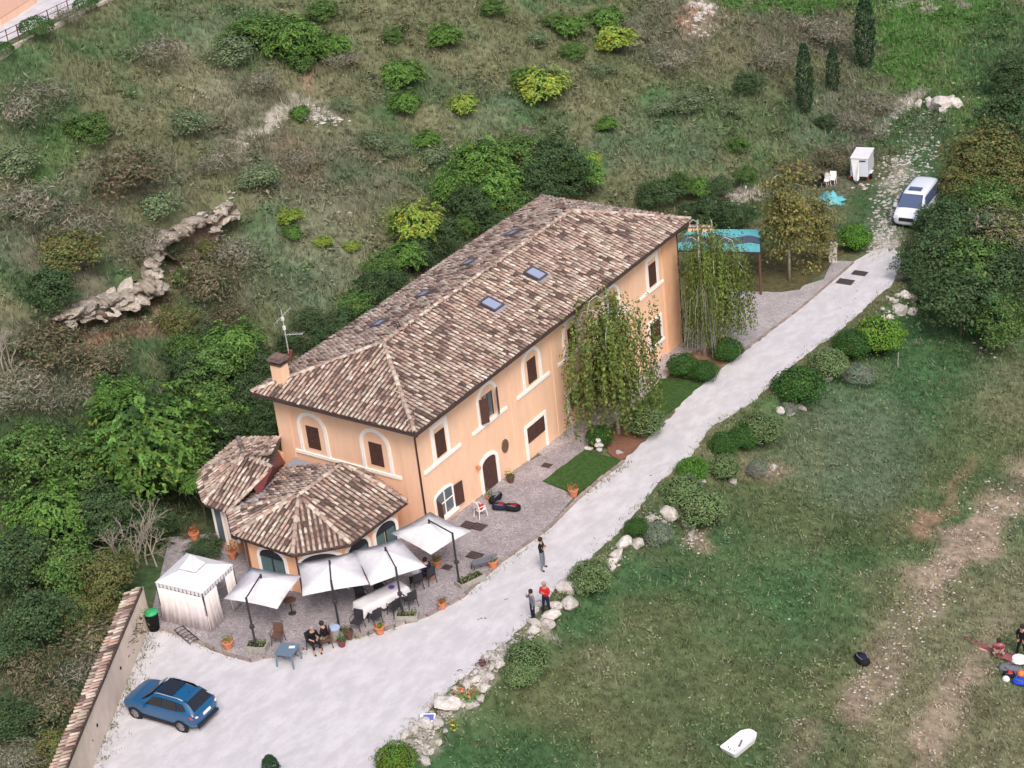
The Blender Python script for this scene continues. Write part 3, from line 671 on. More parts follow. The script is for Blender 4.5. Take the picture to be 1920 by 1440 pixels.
for (i0, i1, k) in ((0, 1, 2), (1, 2, 1), (2, 3, 1)):
    fn, ln = wallmap(ins[i0], ins[i1])
    for q in range(k):
        hw = min(.72, ln/k*.36) if k > 1 or i0 == 2 else .95
        c = ln*(q+.5)/k if i0 != 2 else ln*.52
        w = obj('window', None, pav); mb = MB(); arch_band(mb, fn, c-hw-.16, c+hw+.16, .35, 2.0, .16, -.02, .06, seg=.62); part('frame', mb, m_trim, w)
        for s0, s1 in ((c-hw, c-.03), (c+.03, c+hw)):
            mb = MB(); slab(mb, fn, rect(s0+.04, s1, .4, 2.0), -.02, .015); part('pane', mb, m_glass2, w)
        mb = MB(); slab(mb, fn, arch_fill(c-hw, c+hw, 2.06, 2.08, seg=.40), -.02, .02); part('fanlight', mb, m_iron, w)
        mb = MB(); slab(mb, fn, rect(c-.03, c+.03, .35, 2.05), -.02, .05); slab(mb, fn, rect(c-hw, c+hw, 2.0, 2.06), -.02, .05); slab(mb, fn, rect(c-hw, c-hw+.05, .35, 2.0), -.02, .045); part('mullion', mb, m_iron, w)
for p in (ins[2], ins[3]):
    mb = MB(); q = p+np.array([*((p[:2]-cen)/np.linalg.norm(p[:2]-cen)*.08), 0])-po; mb.tube([(q[0], q[1], ZE-po[2]-.1), (q[0], q[1], -.1)], .045, 6); part('downpipe', mb, m_pipe, pav)

# ------------------------------------------------------------------ rear annex on the left
ax = thing('rear_annex', 'small tiled peach annex with a maroon parapet behind the pavilion, half under the big tree', 'annex', (-9.5, -3.5, .3)); ao = np.array(ax.location)
b1 = plane_z(383, 945, ZE); b2 = plane_z(428, 960, ZE); b3 = plane_z(368, 890, ZE); b4 = plane_z(447, 822, ZE); B0 = plane_z(458, 853, ZR+.15); B1 = plane_z(511, 877, ZR+.15); b5 = np.array([-8.45, -.1, 3.6]); 
b2b = np.array([-7.45, -2.2, ZE])
mb = MB(); foot = [b1, b2, b2b, np.array([-8.0, .0, ZE]), np.array([-10.6, .5, ZE]), b4, b3]
cc = np.mean([p[:2] for p in foot], axis=0); fi_ = [tuple(p[:2]+(cc-p[:2])/np.linalg.norm(cc-p[:2])*.45-ao[:2]) for p in foot]
mb.prism(fi_, -1.2, ZE-ao[2]+.05); part('wall', mb, m_wall2, ax)
Q = [tuple(np.array(p)-ao) for p in (b1, b2, B1, B0, b3, b4, b5)]
mb = MB(); mb.add(Q+[dn(q, .12) for q in Q], [(0, 1, 2, 3), (0, 3, 4), (4, 3, 5), (5, 3, 2, 6), (7, 8, 1, 0), (11, 7, 0, 4)]); part('roof', mb, m_under, ax)
roof_tiles(ax, [[b1, b2, B1, B0], [b3, b1, B0], [b4, b3, B0], [b5, b4, B0, B1]], ridge=[(b1, B0), (b3, B0), (b4, B0), (B0, B1), (b2, B1)], seed=13)
mb = MB(); 
P3 = [b2*.45+B1*.55, B1, b5+np.array([.3, -.9, .0]), np.array([-7.75, -.9, 2.7]), (b2*.45+B1*.55)+np.array([.1, .2, -.6])]
mb.add([tuple(np.array(p)-ao+np.array([.05, -.02, .03])) for p in P3]+[tuple(np.array(p)-ao+np.array([-.05, .1, .03])) for p in P3], [(0, 1, 2, 3, 4), (9, 8, 7, 6, 5)]+[(i, (i+1) % 5, 5+(i+1) % 5, 5+i) for i in range(5)])
part('parapet', mb, m_maroon, ax)
mb = MB(); F3 = [b2+np.array([.1, 0, .12]), (b2*.45+B1*.55)+np.array([.25, 0, -.35]), np.array([-7.3, -.6, 3.05]), np.array([-6.2, -.5, 2.85]), pc[4]*.35+A0*.65*np.array([1, 1, 1])-np.array([.1, -.5, .35])]
mb.add([tuple(np.array(p)-ao) for p in F3]+[tuple(np.array(p)-ao-np.array([0, 0, .06])) for p in F3], [(0, 1, 2, 3, 4), (9, 8, 7, 6, 5)]+[(i, (i+1) % 5, 5+(i+1) % 5, 5+i) for i in range(5)]); part('flashing', mb, m_lead, ax)
D_ = (b2-b1)[:2]; ln = np.linalg.norm(D_); D_ = D_/ln; Nn = np.array([D_[1], -D_[0]]); Nn = Nn if Nn@(b1[:2]-cc) > 0 else -Nn
w0 = np.array(fi_[0]); w1 = np.array(fi_[1]); Dw = (w1-w0)/np.linalg.norm(w1-w0); lw = np.linalg.norm(w1-w0); Nw = np.array([Dw[1], -Dw[0]]); Nw = Nw if Nw@(w0+ao[:2]-cc) > 0 else -Nw
fn = lambda s, z, d=0: (w0[0]+Dw[0]*s+Nw[0]*d, w0[1]+Dw[1]*s+Nw[1]*d, z-ao[2])
for c, z0, z1 in ((.42, .7, 2.55), (lw-.12, 1.1, 2.4)):
    w = obj('window', None, ax); mb = MB(); slab(mb, fn, rect(c-.38, c-.24, z0-.1, z1+.1), -.02, .05); slab(mb, fn, rect(c+.24, c+.38, z0-.1, z1+.1), -.02, .05); slab(mb, fn, rect(c-.38, c+.38, z1+.1, z1+.24), -.02, .052); part('frame', mb, m_trim, w)
    mb = MB(); slab(mb, fn, rect(c-.24, c+.24, z0, z1), -.02, .02); part('pane', mb, m_glass, w)

# ------------------------------------------------------------------ plants
def leaves_mesh(name, C, size, upw=.7, seed=1, col=(.06, .13, .03), col2=None, f2=.2, elong=1.7, cv=.25, droop=0, clump=None, cent=None):
    """rhombic leaves at the points C; normals lean up and outwards"""
    rg = np.random.default_rng(seed); n = len(C)
    cent = C.mean(0) if cent is None else np.array(cent)
    out = C-cent; out /= np.linalg.norm(out, axis=1)[:, None]+1e-6
    N = out*.8+np.array([0, 0, upw])+rg.normal(0, .55, (n, 3)); N /= np.linalg.norm(N, axis=1)[:, None]
    A = rg.normal(0, 1, (n, 3)) if not droop else rg.normal(0, .35, (n, 3))+np.array([0, 0, -droop])
    A -= (A*N).sum(1)[:, None]*N; A /= np.linalg.norm(A, axis=1)[:, None]+1e-6; B = np.cross(N, A)
    s = size*rg.uniform(.6, 1.35, n)[:, None]
    V = np.stack([C-A*s*elong/2, C+B*s/2, C+A*s*elong/2, C-B*s/2], 1).reshape(-1, 3)
    F = np.arange(n*4).reshape(n, 4)
    base = np.tile(np.array(col), (n, 1)); 
    if col2 is not None:
        k = rg.random(n) < f2 if clump is None else (rg.random(n)*.5+clump*.5) < f2
        base[k] = col2
    lum = rg.uniform(1-cv, 1+cv, n)
    if clump is not None: lum = lum*(.72+.56*clump)
    base = base*lum[:, None]*1.22 ; base[:, 0] *= rg.uniform(.88, 1.14, n)
    return V, F, np.repeat(base, 4, 0)
def blob_points(rg, nc, per, rx, ry, rz, spread, lobes=0, fill=.62, low=-.55):
    """clump centres over an uneven ellipsoid, each clump a flattened spray"""
    ph = rg.uniform(0, 2*np.pi, nc); ct = rg.uniform(low, 1, nc); st = np.sqrt(1-ct**2)
    D = np.stack([np.cos(ph)*st, np.sin(ph)*st, ct], 1)
    rad = rg.uniform(fill, 1.0, nc)*(1+.28*np.sin(ph*3+rg.uniform(0, 6))*st+.16*np.sin(ph*5+ct*4+rg.uniform(0, 6)))
    Cc = D*rad[:, None]*np.array([rx, ry, rz])
    P = Cc[:, None, :]+rg.normal(0, 1, (nc, per, 3))*np.array([spread, spread, spread*.5])
    cl = np.repeat(rg.random(nc), per)
    return P.reshape(-1, 3), cl, Cc
def combine(name, parts, m=m_leaf):
    V = []; F = []; C = []; o = 0
    for v, f, c in parts: V.append(v); F.append(f+o); C.append(c); o += len(v)
    return np_mesh(name, np.concatenate(V), np.concatenate(F), m, np.concatenate(C))
def spray_points(rg, nc, rx, ry, rz, ln=.6, nl=9, low=-.4):
    """feather-like fronds arching outwards: returns leaflet points"""
    ph = rg.uniform(0, 2*np.pi, nc); ct = rg.uniform(low, 1, nc); st = np.sqrt(1-ct**2); D = np.stack([np.cos(ph)*st, np.sin(ph)*st, ct], 1)
    S = D*(rg.uniform(.55, 1, nc)*(1+.25*np.sin(ph*3+rg.uniform(0, 6))))[:, None]*np.array([rx, ry, rz])
    Hd = np.stack([np.cos(ph+rg.normal(0, .6, nc)), np.sin(ph+rg.normal(0, .6, nc)), rg.uniform(-.1, .5, nc)], 1)
    t = np.linspace(0, 1, nl)
    P = S[:, None, :]+Hd[:, None, :]*(t*ln)[None, :, None]; P[:, :, 2] -= (t**2*ln*.55)[None, :]
    sd_ = np.stack([-Hd[:, 1], Hd[:, 0], np.zeros(nc)], 1)[:, None, :]
    w = (ln*.24*np.sin(np.pi*np.clip(t*.9+.1, 0, 1)))[None, :, None]
    P = np.concatenate([P+sd_*w, P-sd_*w], 1); cl = np.repeat(rg.random(nc), nl*2)
    return P.reshape(-1, 3), cl
def limbs(mb, h, rr, n, r0, rg, crown_r, up=.9):
    mb.tube([(0, 0, -.5), (rg.normal(0, .05), rg.normal(0, .05), h*.5), (rg.normal(0, .12), rg.normal(0, .12), h)], [r0, r0*.75, r0*.4], 7)
    for k in range(n):
        a = k*2.4+rg.uniform(0, .6); z = h*rg.uniform(.45, .95); q = crown_r*rg.uniform(.55, .9)
        mb.tube([(0, 0, z), (math.cos(a)*q*.5, math.sin(a)*q*.5, z+q*.45*up), (math.cos(a)*q, math.sin(a)*q, z+q*.75*up)], [r0*.4, r0*.25, r0*.08], 5)
VAR = {}
def plant_var(kind, k):
    """crown + trunk meshes of unit size ~1 m radius, scaled when placed"""
    if (kind, k) in VAR: return VAR[kind, k]
    rg = np.random.default_rng(hash_s(kind)+k); ext = None
    if kind == 'feather':       # ailanthus / walnut fronds
        P, cl = spray_points(rg, 460, .84, .84, .80, .27, 8)
        parts = [leaves_mesh('x', P, .046, .9, k, (.080, .165, .034), (.20, .26, .04), .14, 2.0, .3, clump=cl)]
        P2, cl2, _ = blob_points(rg, 120, 16, .66, .66, .62, .12); parts.append(leaves_mesh('x', P2, .085, .6, k+1, (.036, .080, .022), None, 0, 1.5, .3, clump=cl2))
    elif kind == 'featheryellow':
        P, cl = spray_points(rg, 300, .82, .82, .78, .32, 8)
        parts = [leaves_mesh('x', P, .056, .9, k, (.15, .225, .04), (.36, .33, .04), .25, 2.0, .25, clump=cl)]
        P2, cl2, _ = blob_points(rg, 60, 12, .6, .6, .55, .12); parts.append(leaves_mesh('x', P2, .10, .6, k+1, (.05, .11, .02), None, 0, 1.5, .3, clump=cl2))
    elif kind == 'bush':
        P, cl, _ = blob_points(rg, 230, 24, .95, .9, .82, .10); parts = [leaves_mesh('x', P, .056, .7, k, (.058, .118, .030), (.11, .16, .045), .3, 1.6, .35, clump=cl)]
    elif kind == 'dark':
        P, cl, _ = blob_points(rg, 230, 26, .95, .92, .88, .10); parts = [leaves_mesh('x', P, .053, .7, k, (.036, .070, .028), (.068, .100, .042), .32, 1.6, .35, clump=cl)]
    elif kind == 'olive':
        P, cl, _ = blob_points(rg, 230, 24, .95, .92, .88, .10); parts = [leaves_mesh('x', P, .053, .7, k, (.085, .105, .035), (.15, .125, .05), .35, 1.6, .3, clump=cl)]
    elif kind == 'sage':
        P, cl, _ = blob_points(rg, 120, 20, 1.0, .85, .7, .18); parts = [leaves_mesh('x', P, .065, .7, k, (.10, .145, .075), (.16, .18, .10), .3, 1.8, .3, clump=cl)]
    elif kind == 'scrub':       # grey-brown twiggy scrub, nearly leafless
        P, cl, _ = blob_points(rg, 110, 15, 1.0, .9, .55, .22); parts = [leaves_mesh('x', P, .030, .2, k, (.165, .155, .125), (.105, .13, .075), .4, 6.0, .35, clump=cl)]
    elif kind == 'brown':
        P, cl, _ = blob_points(rg, 120, 18, 1.0, .9, .65, .19); parts = [leaves_mesh('x', P, .05, .4, k, (.115, .098, .062), (.075, .10, .045), .4, 3.0, .35, clump=cl)]
    elif kind in ('ball', 'balllight', 'ballbright', 'ballyellow', 'ballgrey'):
        c = dict(ball=((.024, .068, .016), (.05, .12, .022)), balllight=((.085, .135, .055), (.14, .19, .09)), ballbright=((.045, .125, .016), (.085, .19, .03)), ballyellow=((.065, .14, .018), (.14, .20, .03)), ballgrey=((.11, .15, .11), (.20, .21, .19)))[kind]
        n = 3200; D = rg.normal(0, 1, (n, 3)); D[:, 2] = np.abs(D[:, 2])*1.0-.45*rg.random(n); D /= np.linalg.norm(D, axis=1)[:, None]
        cc_ = rg.normal(0, 1, (26, 3)); cc_ /= np.linalg.norm(cc_, axis=1)[:, None]; lum = (D@cc_.T).max(1); cl = np.clip((lum-.80)/.2, 0, 1)
        rough = .05 if kind == 'ball' else .09
        wob = .07*np.sin(D[:, 0]*4+k)*np.sin(D[:, 1]*5+2*k)+.05*np.sin(D[:, 2]*9+D[:, 0]*6+k)
        P = D*(.88+rough*cl+wob+rg.normal(0, .04, n)+(rg.random(n) < .04)*.12)[:, None]*np.array([1, 1, .86]); parts = [leaves_mesh('x', P, .055, .5, k, c[0], c[1], .42, 1.6, .3, clump=cl)]
    elif kind == 'cypress':
        n = 2600; z = rg.random(n)**.8; th = rg.uniform(0, 2*np.pi, n); r = .115*np.sin(np.pi*np.clip(z*.86+.12, 0, 1))**.6*(1+.12*np.sin(z*40+th*2)+rg.normal(0, .08, n))
        P = np.stack([r*np.cos(th), r*np.sin(th), z], 1); parts = [leaves_mesh('x', P, .016, .2, k, (.016, .042, .020), (.03, .07, .03), .3, 2.2, .35, droop=-2)]
    elif kind == 'birch':
        # hanging strands of small leaves round a white trunk (unit height 1)
        ns = 430; th = rg.uniform(0, 2*np.pi, ns); rr = rg.uniform(.03, .27, ns)*(1+.2*np.sin(th*2+1)); z0 = rg.uniform(.42, .98, ns)-rr*.4; ln = rg.uniform(.18, .55, ns)
        nl = 34; t = np.linspace(0, 1, nl); P = np.stack([(rr*np.cos(th))[:, None]*(1+.12*t), (rr*np.sin(th))[:, None]*(1+.12*t), z0[:, None]-t*ln[:, None]], 2)
        P = P+rg.normal(0, .008, P.shape); cl = np.repeat(rg.random(ns), nl); P = P.reshape(-1, 3); ok = P[:, 2] > .10
        parts = [leaves_mesh('x', P[ok], .0125, .2, k, (.095, .135, .032), (.18, .17, .05), .2, 1.7, .3, droop=1.2, clump=cl[ok])]
    elif kind == 'ochre':
        P, cl, _ = blob_points(rg, 200, 26, .24, .24, .52, .045, fill=.25, low=-.95); P[:, :2] *= (1.25-.55*(P[:, 2:3]+.52)); P[:, 2] += .58
        parts = [leaves_mesh('x', P, .017, .4, k, (.150, .140, .048), (.10, .12, .035), .4, 1.7, .3, clump=cl)]
    me = combine(kind+'_foliage', parts); VAR[kind, k] = me; return me
def hash_s(s): return sum(ord(c)*(i+3) for i, c in enumerate(s)) % 9973
CORE = {}
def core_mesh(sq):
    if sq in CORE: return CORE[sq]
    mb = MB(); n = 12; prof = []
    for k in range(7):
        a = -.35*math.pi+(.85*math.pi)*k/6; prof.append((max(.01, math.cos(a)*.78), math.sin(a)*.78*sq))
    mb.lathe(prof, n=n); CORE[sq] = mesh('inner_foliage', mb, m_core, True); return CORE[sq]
TR = {}
def trunk_mesh(k):
    if k in TR: return TR[k]
    rg = np.random.default_rng(k+90); mb = MB(); limbs(mb, 1.0, 1, 5, .055, rg, .7); TR[k] = mesh('trunk', mb, m_bark, True); return TR[k]
NP = {}
def plant(kind, px, py, rpx, label, cat='shrub', group=None, squash=.85, name=None, lift=None, stretch=1.0, core=False):
    """crown centre seen at (px, py), crown radius rpx in photograph pixels: carried over to the ground once"""
    z = 95.0; r = rpx/FK/1000*z
    for _ in range(3):
        hc = r*(lift if lift is not None else squash*.8); p = G(px, py, hc); z = proj(p)[2]; r = rpx/FK/1000*z
    hc = r*(lift if lift is not None else squash*.8)
    b = (float(p[0]), float(p[1]), T(p[0], p[1])); stretch = stretch if core or cat == 'tree' else random.uniform(.8, 1.4)
    k = NP.get(kind, 0); NP[kind] = k+1
    nm = name or {'tree': 'broadleaf_tree', 'shrub': 'shrub', 'bush': 'bush'}.get(cat, cat.replace(' ', '_'))
    t = thing(nm, label, cat, b, random.uniform(0, 6.28), group)
    me = plant_var(kind, k % 3)
    obj('crown' if cat == 'tree' else 'foliage', me, t, loc=(0, 0, hc), scale=(r*stretch, r, r*squash))
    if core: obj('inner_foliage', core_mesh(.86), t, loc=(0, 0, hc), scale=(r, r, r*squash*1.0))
    elif cat == 'tree' or kind.startswith('feather'): obj('trunk', trunk_mesh(k % 3), t, scale=(r*.9, r*.9, max(hc*.95, .4)))
    return t

# --- hillside shrubs, each where the photograph shows it
HS = 'lone shrubs on the hillside'
for a in [
 ('feather',545,72,66,'large dense green shrub on the hillside top, left of centre'),('bush',478,60,48,'muted green bush at the left flank of the large hillside shrub'),('feather',618,88,40,'green bush with yellowing side, right end of the large hillside clump'),
 ('bush',560,110,34,'low green bush below the large hillside shrub'),('sage',430,95,42,'pale sage bush left of the large hillside shrub'),
 ('feather',752,138,42,'upper half of the tall bright green shrub pair on the hillside'),('feather',760,192,34,'lower shrub of the tall bright pair on the hillside'),
 ('featheryellow',868,196,30,'small lemon-yellow shrub standing alone on the hillside'),('featheryellow',1015,160,52,'yellow-green shrub with an orange top above the farmhouse ridge'),('feather',985,145,30,'green shrub left of the orange-topped one'),
 ('feather',832,66,34,'compact bright green shrub near the hilltop centre'),('featheryellow',1152,72,40,'brightest yellow shrub near the top edge of the hillside'),('feather',1135,35,34,'green shrub just above the brightest yellow shrub'),
 ('feather',1068,50,30,'green shrub near the top edge, left of the yellow one'),('bush',1075,95,26,'smaller green bush below the top-edge shrubs'),('bush',1040,40,24,'dark small bush at the top edge'),('bush',738,66,24,'faint sage-green bush between two bright hilltop shrubs'),
 ('sage',1128,130,22,'pale small shrub right of the orange-topped shrub'),('feather',1138,232,22,'small light green shrub in the bare slope above the roof end'),('dark',1402,158,30,'rounded dark green shrub on the slope left of the cypresses'),
 ('feather',562,212,22,'small dark green shrub beside the pale footpath'),('featheryellow',543,405,26,'spiky yellow-green sapling on the open grass left of the house'),('featheryellow',605,452,16,'small yellowish sapling near the thicket edge'),('featheryellow',660,462,16,'tiny yellowish sapling right at the thicket edge'),('feather',548,435,18,'small green sapling just below the spiky one'),
 ('sage',700,262,30,'pale weedy shrub below the tall bright pair'),('sage',745,282,26,'pale shrub with yellow tips right of the path scree'),('feather',800,262,26,'light green shrub above the thicket'),('sage',815,290,26,'pale bush at the upper thicket edge'),
 ('sage',1010,70,22,'greyish small bush high on the slope'),('bush',600,20,30,'green bush cut by the top edge of the picture'),('bush',925,15,26,'dark bush at the very top of the slope'),('sage',1290,190,30,'pale tufted shrub right of the bare slope'),('sage',1370,205,24,'pale shrub below the rounded dark one'),
 ('bush',1385,272,24,'dark green low shrub on the slope above the pergola'),('dark',1550,230,22,'dark low shrub on the bank below the cypresses'),('brown',1560,300,30,'brown scrub on the bank behind the trailer'),('scrub',1600,225,40,'grey-brown scrub along the bank above the track'),('scrub',1645,190,40,'grey scrub where the bank meets the track'),('brown',1500,320,34,'dull brown scrub left of the stacked chairs'),
 ('sage',1240,200,28,'pale grey-green shrub on the middle slope'),('sage',640,195,24,'pale weeds right of the footpath')]:
    plant(*a, cat='shrub', group=HS, squash=.8)
for a in [  # scrub and dry bushes on the left
 ('scrub',60,190,66,'grey leafless scrub under the top-left kerb'),('scrub',60,375,80,'grey twiggy thicket at the left edge'),('brown',240,320,70,'brown-grey scrub left of the cliff'),('scrub',150,420,70,'grey scrub above the dark gully'),
 ('olive',130,470,58,'olive bush above the cliff end'),('scrub',255,450,56,'grey scrub right above the cliff ledge'),('dark',90,545,64,'dark green bush left of the rock cave'),('bush',165,240,44,'green bush on the upper left slope'),('sage',300,385,44,'sage bush above the cliff'),('scrub',300,95,50,'grey scrub near the hilltop at left'),
 ('brown',395,530,64,'rusty brown bush right of the cliff'),('brown',430,590,44,'rusty bush below the cliff, near the green thicket'),('olive',330,600,40,'olive bush under the cliff floor'),('brown',90,650,70,'rusty dead-leaved bush below the cave'),('brown',190,680,50,'reddish brown bush above the big green tree'),
 ('scrub',40,730,70,'grey leafless scrub at the left edge below the brown bushes'),('scrub',140,745,50,'grey scrub behind the big green tree'),('dark',330,660,34,'dark bush left of the antenna thicket'),('scrub',440,470,50,'dry grey scrub in the open slope'),('sage',490,330,44,'sage scrub on the slope above the cliff'),('scrub',410,300,44,'dry scrub on the open slope'),
 ('scrub',1260,110,50,'grey scrub patch near the red earth scar'),('scrub',980,250,30,'dry scrub above the thicket'),('scrub',1450,110,50,'grey scrub left of the tall cypress'),('scrub',1540,55,50,'grey scrub just left of the tallest cypress'),('scrub',560,300,40,'dry scrub beside the scree'),('scrub',640,110,34,'dry scrub right of the large hillside shrub'),('sage',30,300,50,'sage scrub at the far left slope'),('sage',350,230,44,'low sage scrub, upper left slope'),('scrub',490,150,40,'dry scrub under the pale sage bush')]:
    plant(*a, cat='bush', group='dry scrub on the hillside', squash=.75)
for a in [('sage',318,462,22,'sage tuft hanging over the middle of the rock ledge'),('olive',205,556,20,'olive tuft on top of the left rock ledge'),('bush',345,520,26,'green bush growing below the middle of the ledge'),('scrub',265,535,24,'grey scrub overhanging the cave'),('scrub',395,400,24,'grey scrub above the right end of the ledge'),('brown',300,562,26,'brown bush at the mouth of the cave'),('brown',225,610,22,'rusty bush on the red earth below the ledge'),('olive',390,465,26,'olive bush under the right arm of the ledge'),('scrub',180,615,22,'grey scrub on the red earth under the cave'),('brown',350,480,22,'brown scrub in the hollow under the ledge'),('sage',285,500,22,'sage scrub behind the ledge bend')]:
    plant(*a, cat='bush', group='bushes on the rock ledge', squash=.7)
# --- thicket behind the farmhouse
TG = 'green thicket behind the farmhouse'
TH = [('feather',905,300,56),('bush',975,290,50),('dark',1040,305,58),('feather',1090,325,44),('dark',1000,345,46),('feather',930,350,50),('dark',880,385,46),('bush',960,385,40),('dark',1060,350,40),('feather',850,345,44),
 ('dark',830,440,42),('feather',760,480,40),('bush',720,500,36),('dark',700,545,44),('bush',665,575,38),('dark',640,610,40),('dark',600,640,34),('dark',735,535,34),('dark',790,475,36),('dark',920,420,30),('bush',870,425,28),
 ('bush',400,690,62),('feather',440,650,58),('dark',480,690,50),('dark',470,745,52),('bush',400,760,56),('dark',500,790,44),('dark',360,700,50),('bush',350,655,40),('feather',455,770,36),('dark',420,810,44),('dark',500,720,36),('dark',545,640,26),('dark',580,600,30),('bush',470,800,30),('dark',385,640,36),
 ('dark',1240,360,32),('bush',1270,345,30),('feather',1310,350,26),('dark',1345,352,24),('dark',1330,395,34),('dark',1375,405,34),('dark',1290,400,26),('dark',1215,375,22),('bush',1400,330,24)]
ORD = ['nearest', 'second', 'third', 'fourth', 'fifth', 'sixth', 'seventh', 'eighth', 'ninth', 'tenth', 'eleventh', 'twelfth', 'thirteenth', 'fourteenth', 'fifteenth', 'sixteenth']
ADJ = dict(feather='feather-leaved bright', bush='mid-green rounded', dark='dark green')
def grp(i): k, x, y, s = TH[i]; return 0 if (y < 400 and 820 < x < 1110) else (1 if x > 1200 else (2 if x > 570 else 3))
for g_, (ax_, ay_, tx, gn, ct_) in enumerate([(1130,310,'tree from the far roof corner in the thicket behind the roof',TG+', far part','tree'),(1420,365,'bush from the ochre birch, between roof and stone border','dark bushes beyond the roof end','bush'),(535,690,'tree from the chimney along the back eave of the long roof',TG+', along the eave','tree'),(535,690,'tree going left from the chimney above the rear annex',TG+', by the chimney','tree')]):
    ii = sorted([i for i in range(len(TH)) if grp(i) == g_], key=lambda i: math.hypot(TH[i][1]-ax_, TH[i][2]-ay_))
    for r_, i in enumerate(ii):
        k, x, y, s = TH[i]; plant(k, x, y, s, '%s %s %s' % (ADJ[k], ORD[min(r_, 15)], tx), cat=ct_, group=gn, squash=.95, lift=1.1)
plant('featheryellow',780,420,54,'yellow-green tree with gold top behind the middle of the roof', cat='tree', squash=.95, lift=1.2)
plant('featheryellow',1110,300,20,'small yellowish treetop at the right end of the thicket', cat='tree', squash=.9)
# --- trees at lower left
for a in [('feather',275,822,126,'big fresh green feather-leaved tree overhanging the rear annex'),('feather',215,745,52,'bright green upper bough tree at the top of the big tree'),('feather',335,880,62,'lower bough tree reaching over the annex roof'),
 ('bush',60,860,84,'light green rounded tree at the left edge'),('bush',165,880,70,'mid-green tree left of the big feather-leaved tree'),('feather',90,960,78,'leafy green tree below the light one at the left edge'),('dark',200,960,66,'dark green tree under the big feather-leaved tree'),
 ('dark',40,1050,70,'dark tree at the left edge, level with the gazebo'),('bush',120,1060,62,'green tree left of the bare grey one'),('olive',200,1080,58,'olive bush-like tree behind the tiled wall'),('dark',290,980,40,'dark foliage right by the annex corner'),
 ('dark',70,1160,66,'dark green tree lower left, above the brown scrub'),('olive',150,1150,44,'green bushy tree near the tiled wall top')]:
    plant(*a, cat='tree', group=None, squash=.95, lift=1.15)
for a in [('brown',190,1200,60,'grey-brown bush beside the tiled wall, upper one'),('scrub',150,1265,52,'grey leafless scrub beside the tiled wall'),('brown',60,1260,60,'dark bush in the bottom left thicket'),('brown',90,1330,56,'brown bush in the bottom left corner thicket'),('dark',20,1350,56,'dark green bush at the bottom left edge'),('olive',110,1400,44,'olive bush beside the wall foot'),('scrub',30,1425,50,'grey scrub in the bottom left corner'),('dark',10,1220,50,'dark bush cut by the left picture edge'),('olive',215,1150,30,'olive bush at the wall bend')]:
    plant(*a, cat='bush', squash=.8, lift=.8)
plant('dark',385,1028,32,'dark green bush in front of the rear annex wall', cat='bush', squash=.8)
plant('feather',370,905,30,'leafy bough hanging in front of the rear annex eave', cat='tree', squash=.8, lift=3.2)
plant('brown',352,1000,14,'small red-leaved bush by the annex corner', cat='bush', squash=.8)
# --- trees on the right
for a in [('olive',1850,295,80,'olive-brown leafy tree beyond the white van'),('olive',1800,345,51,'olive tree right beside the van'),('dark',1905,215,66,'dark tree at the right edge, top'),('olive',1905,330,66,'olive-green tree at the right edge'),
 ('dark',1790,425,66,'dark green tree crowding the front of the van'),('scrub',1870,430,73,'grey-leaved twiggy tree at the right edge'),('dark',1750,480,63,'dark tree beside the gravel road end'),('bush',1830,500,73,'mid-green tree in the right-hand grove'),
 ('dark',1900,530,75,'dark tree cut by the right edge'),('dark',1800,565,77,'lowest dark green tree of the right-hand grove'),('bush',1870,600,59,'bright-edged green tree at the foot of the grove'),('dark',1740,545,36,'small dark tree above the boulders'),('dark',1900,140,44,'dark tree near the upper right corner'),('dark',1745,410,34,'dark tree pressed against the van side'),('olive',1900,440,60,'olive tree at the right edge below the grey one'),('dark',1710,500,34,'low dark tree at the end of the gravel road'),('bush',1855,380,59,'mid-green tree between the olive and grey ones')]:
    plant(*a, cat='tree', squash=.9, lift=1.0)
# --- clipped and loose round shrubs along the road
for a in [('ballyellow',1645,632,50,'large yellow-green clipped shrub by the boulders'),('ball',1597,648,38,'dark green ball shrub left of the yellow-green one'),('balllight',1552,684,38,'grey-green ball shrub, third along the verge from the boulders'),
 ('ballgrey',1612,706,30,'loose grey-purple lavender shrub beside a white stone',),('ball',1496,725,50,'large dark green ball shrub with a grey skirt'),('balllight',1424,805,42,'large pale green ball shrub of the trio'),('ball',1394,822,31,'middle green ball shrub of the trio'),
 ('ball',1358,834,31,'left dark ball shrub of the trio'),('balllight',1360,877,32,'loose grey-green shrub below the trio'),('ballbright',1298,881,31,'small bright green clipped ball shrub'),('balllight',1282,925,44,'large muted ball shrub below the bright one'),
 ('balllight',1315,955,48,'large spreading green shrub on the bank'),('ball',1192,989,23,'small dark round ball shrub at the road edge'),('ballgrey',1233,1003,30,'silvery grey shrub beside the small dark ball'),('balllight',1107,1085,43,'loose light green shrub near the walkers'),
 ('balllight',988,1240,46,'tall leafy shrub below the walkers'),('ball',1280,686,32,'very dark ball shrub by the birches, left'),('ball',1322,697,28,'very dark ball shrub by the birches, right'),('ball',1363,657,31,'flattened dark ball shrub under the right birch'),
 ('ball',1125,818,28,'dark ball shrub at the corner of the front lawn'),('balllight',1208,790,40,'low spreading shrub under the weeping birch'),('ballbright',1602,447,34,'bright green round bush beside the track'),('ballyellow',742,1425,40,'yellow-green shrub at the bottom picture edge'),
 ('ballgrey',1480,765,18,'low grey lavender clump under the large dark ball'),('ballgrey',1420,880,22,'dried lavender clump on the bank'),('balllight',975,1265,34,'leafy lower part shrub on the bank below the walkers')]:
    plant(*a, cat='shrub', group='round shrubs along the drive', squash=.9, lift=.72, core=a[0] != 'ballgrey', name='round_shrub')
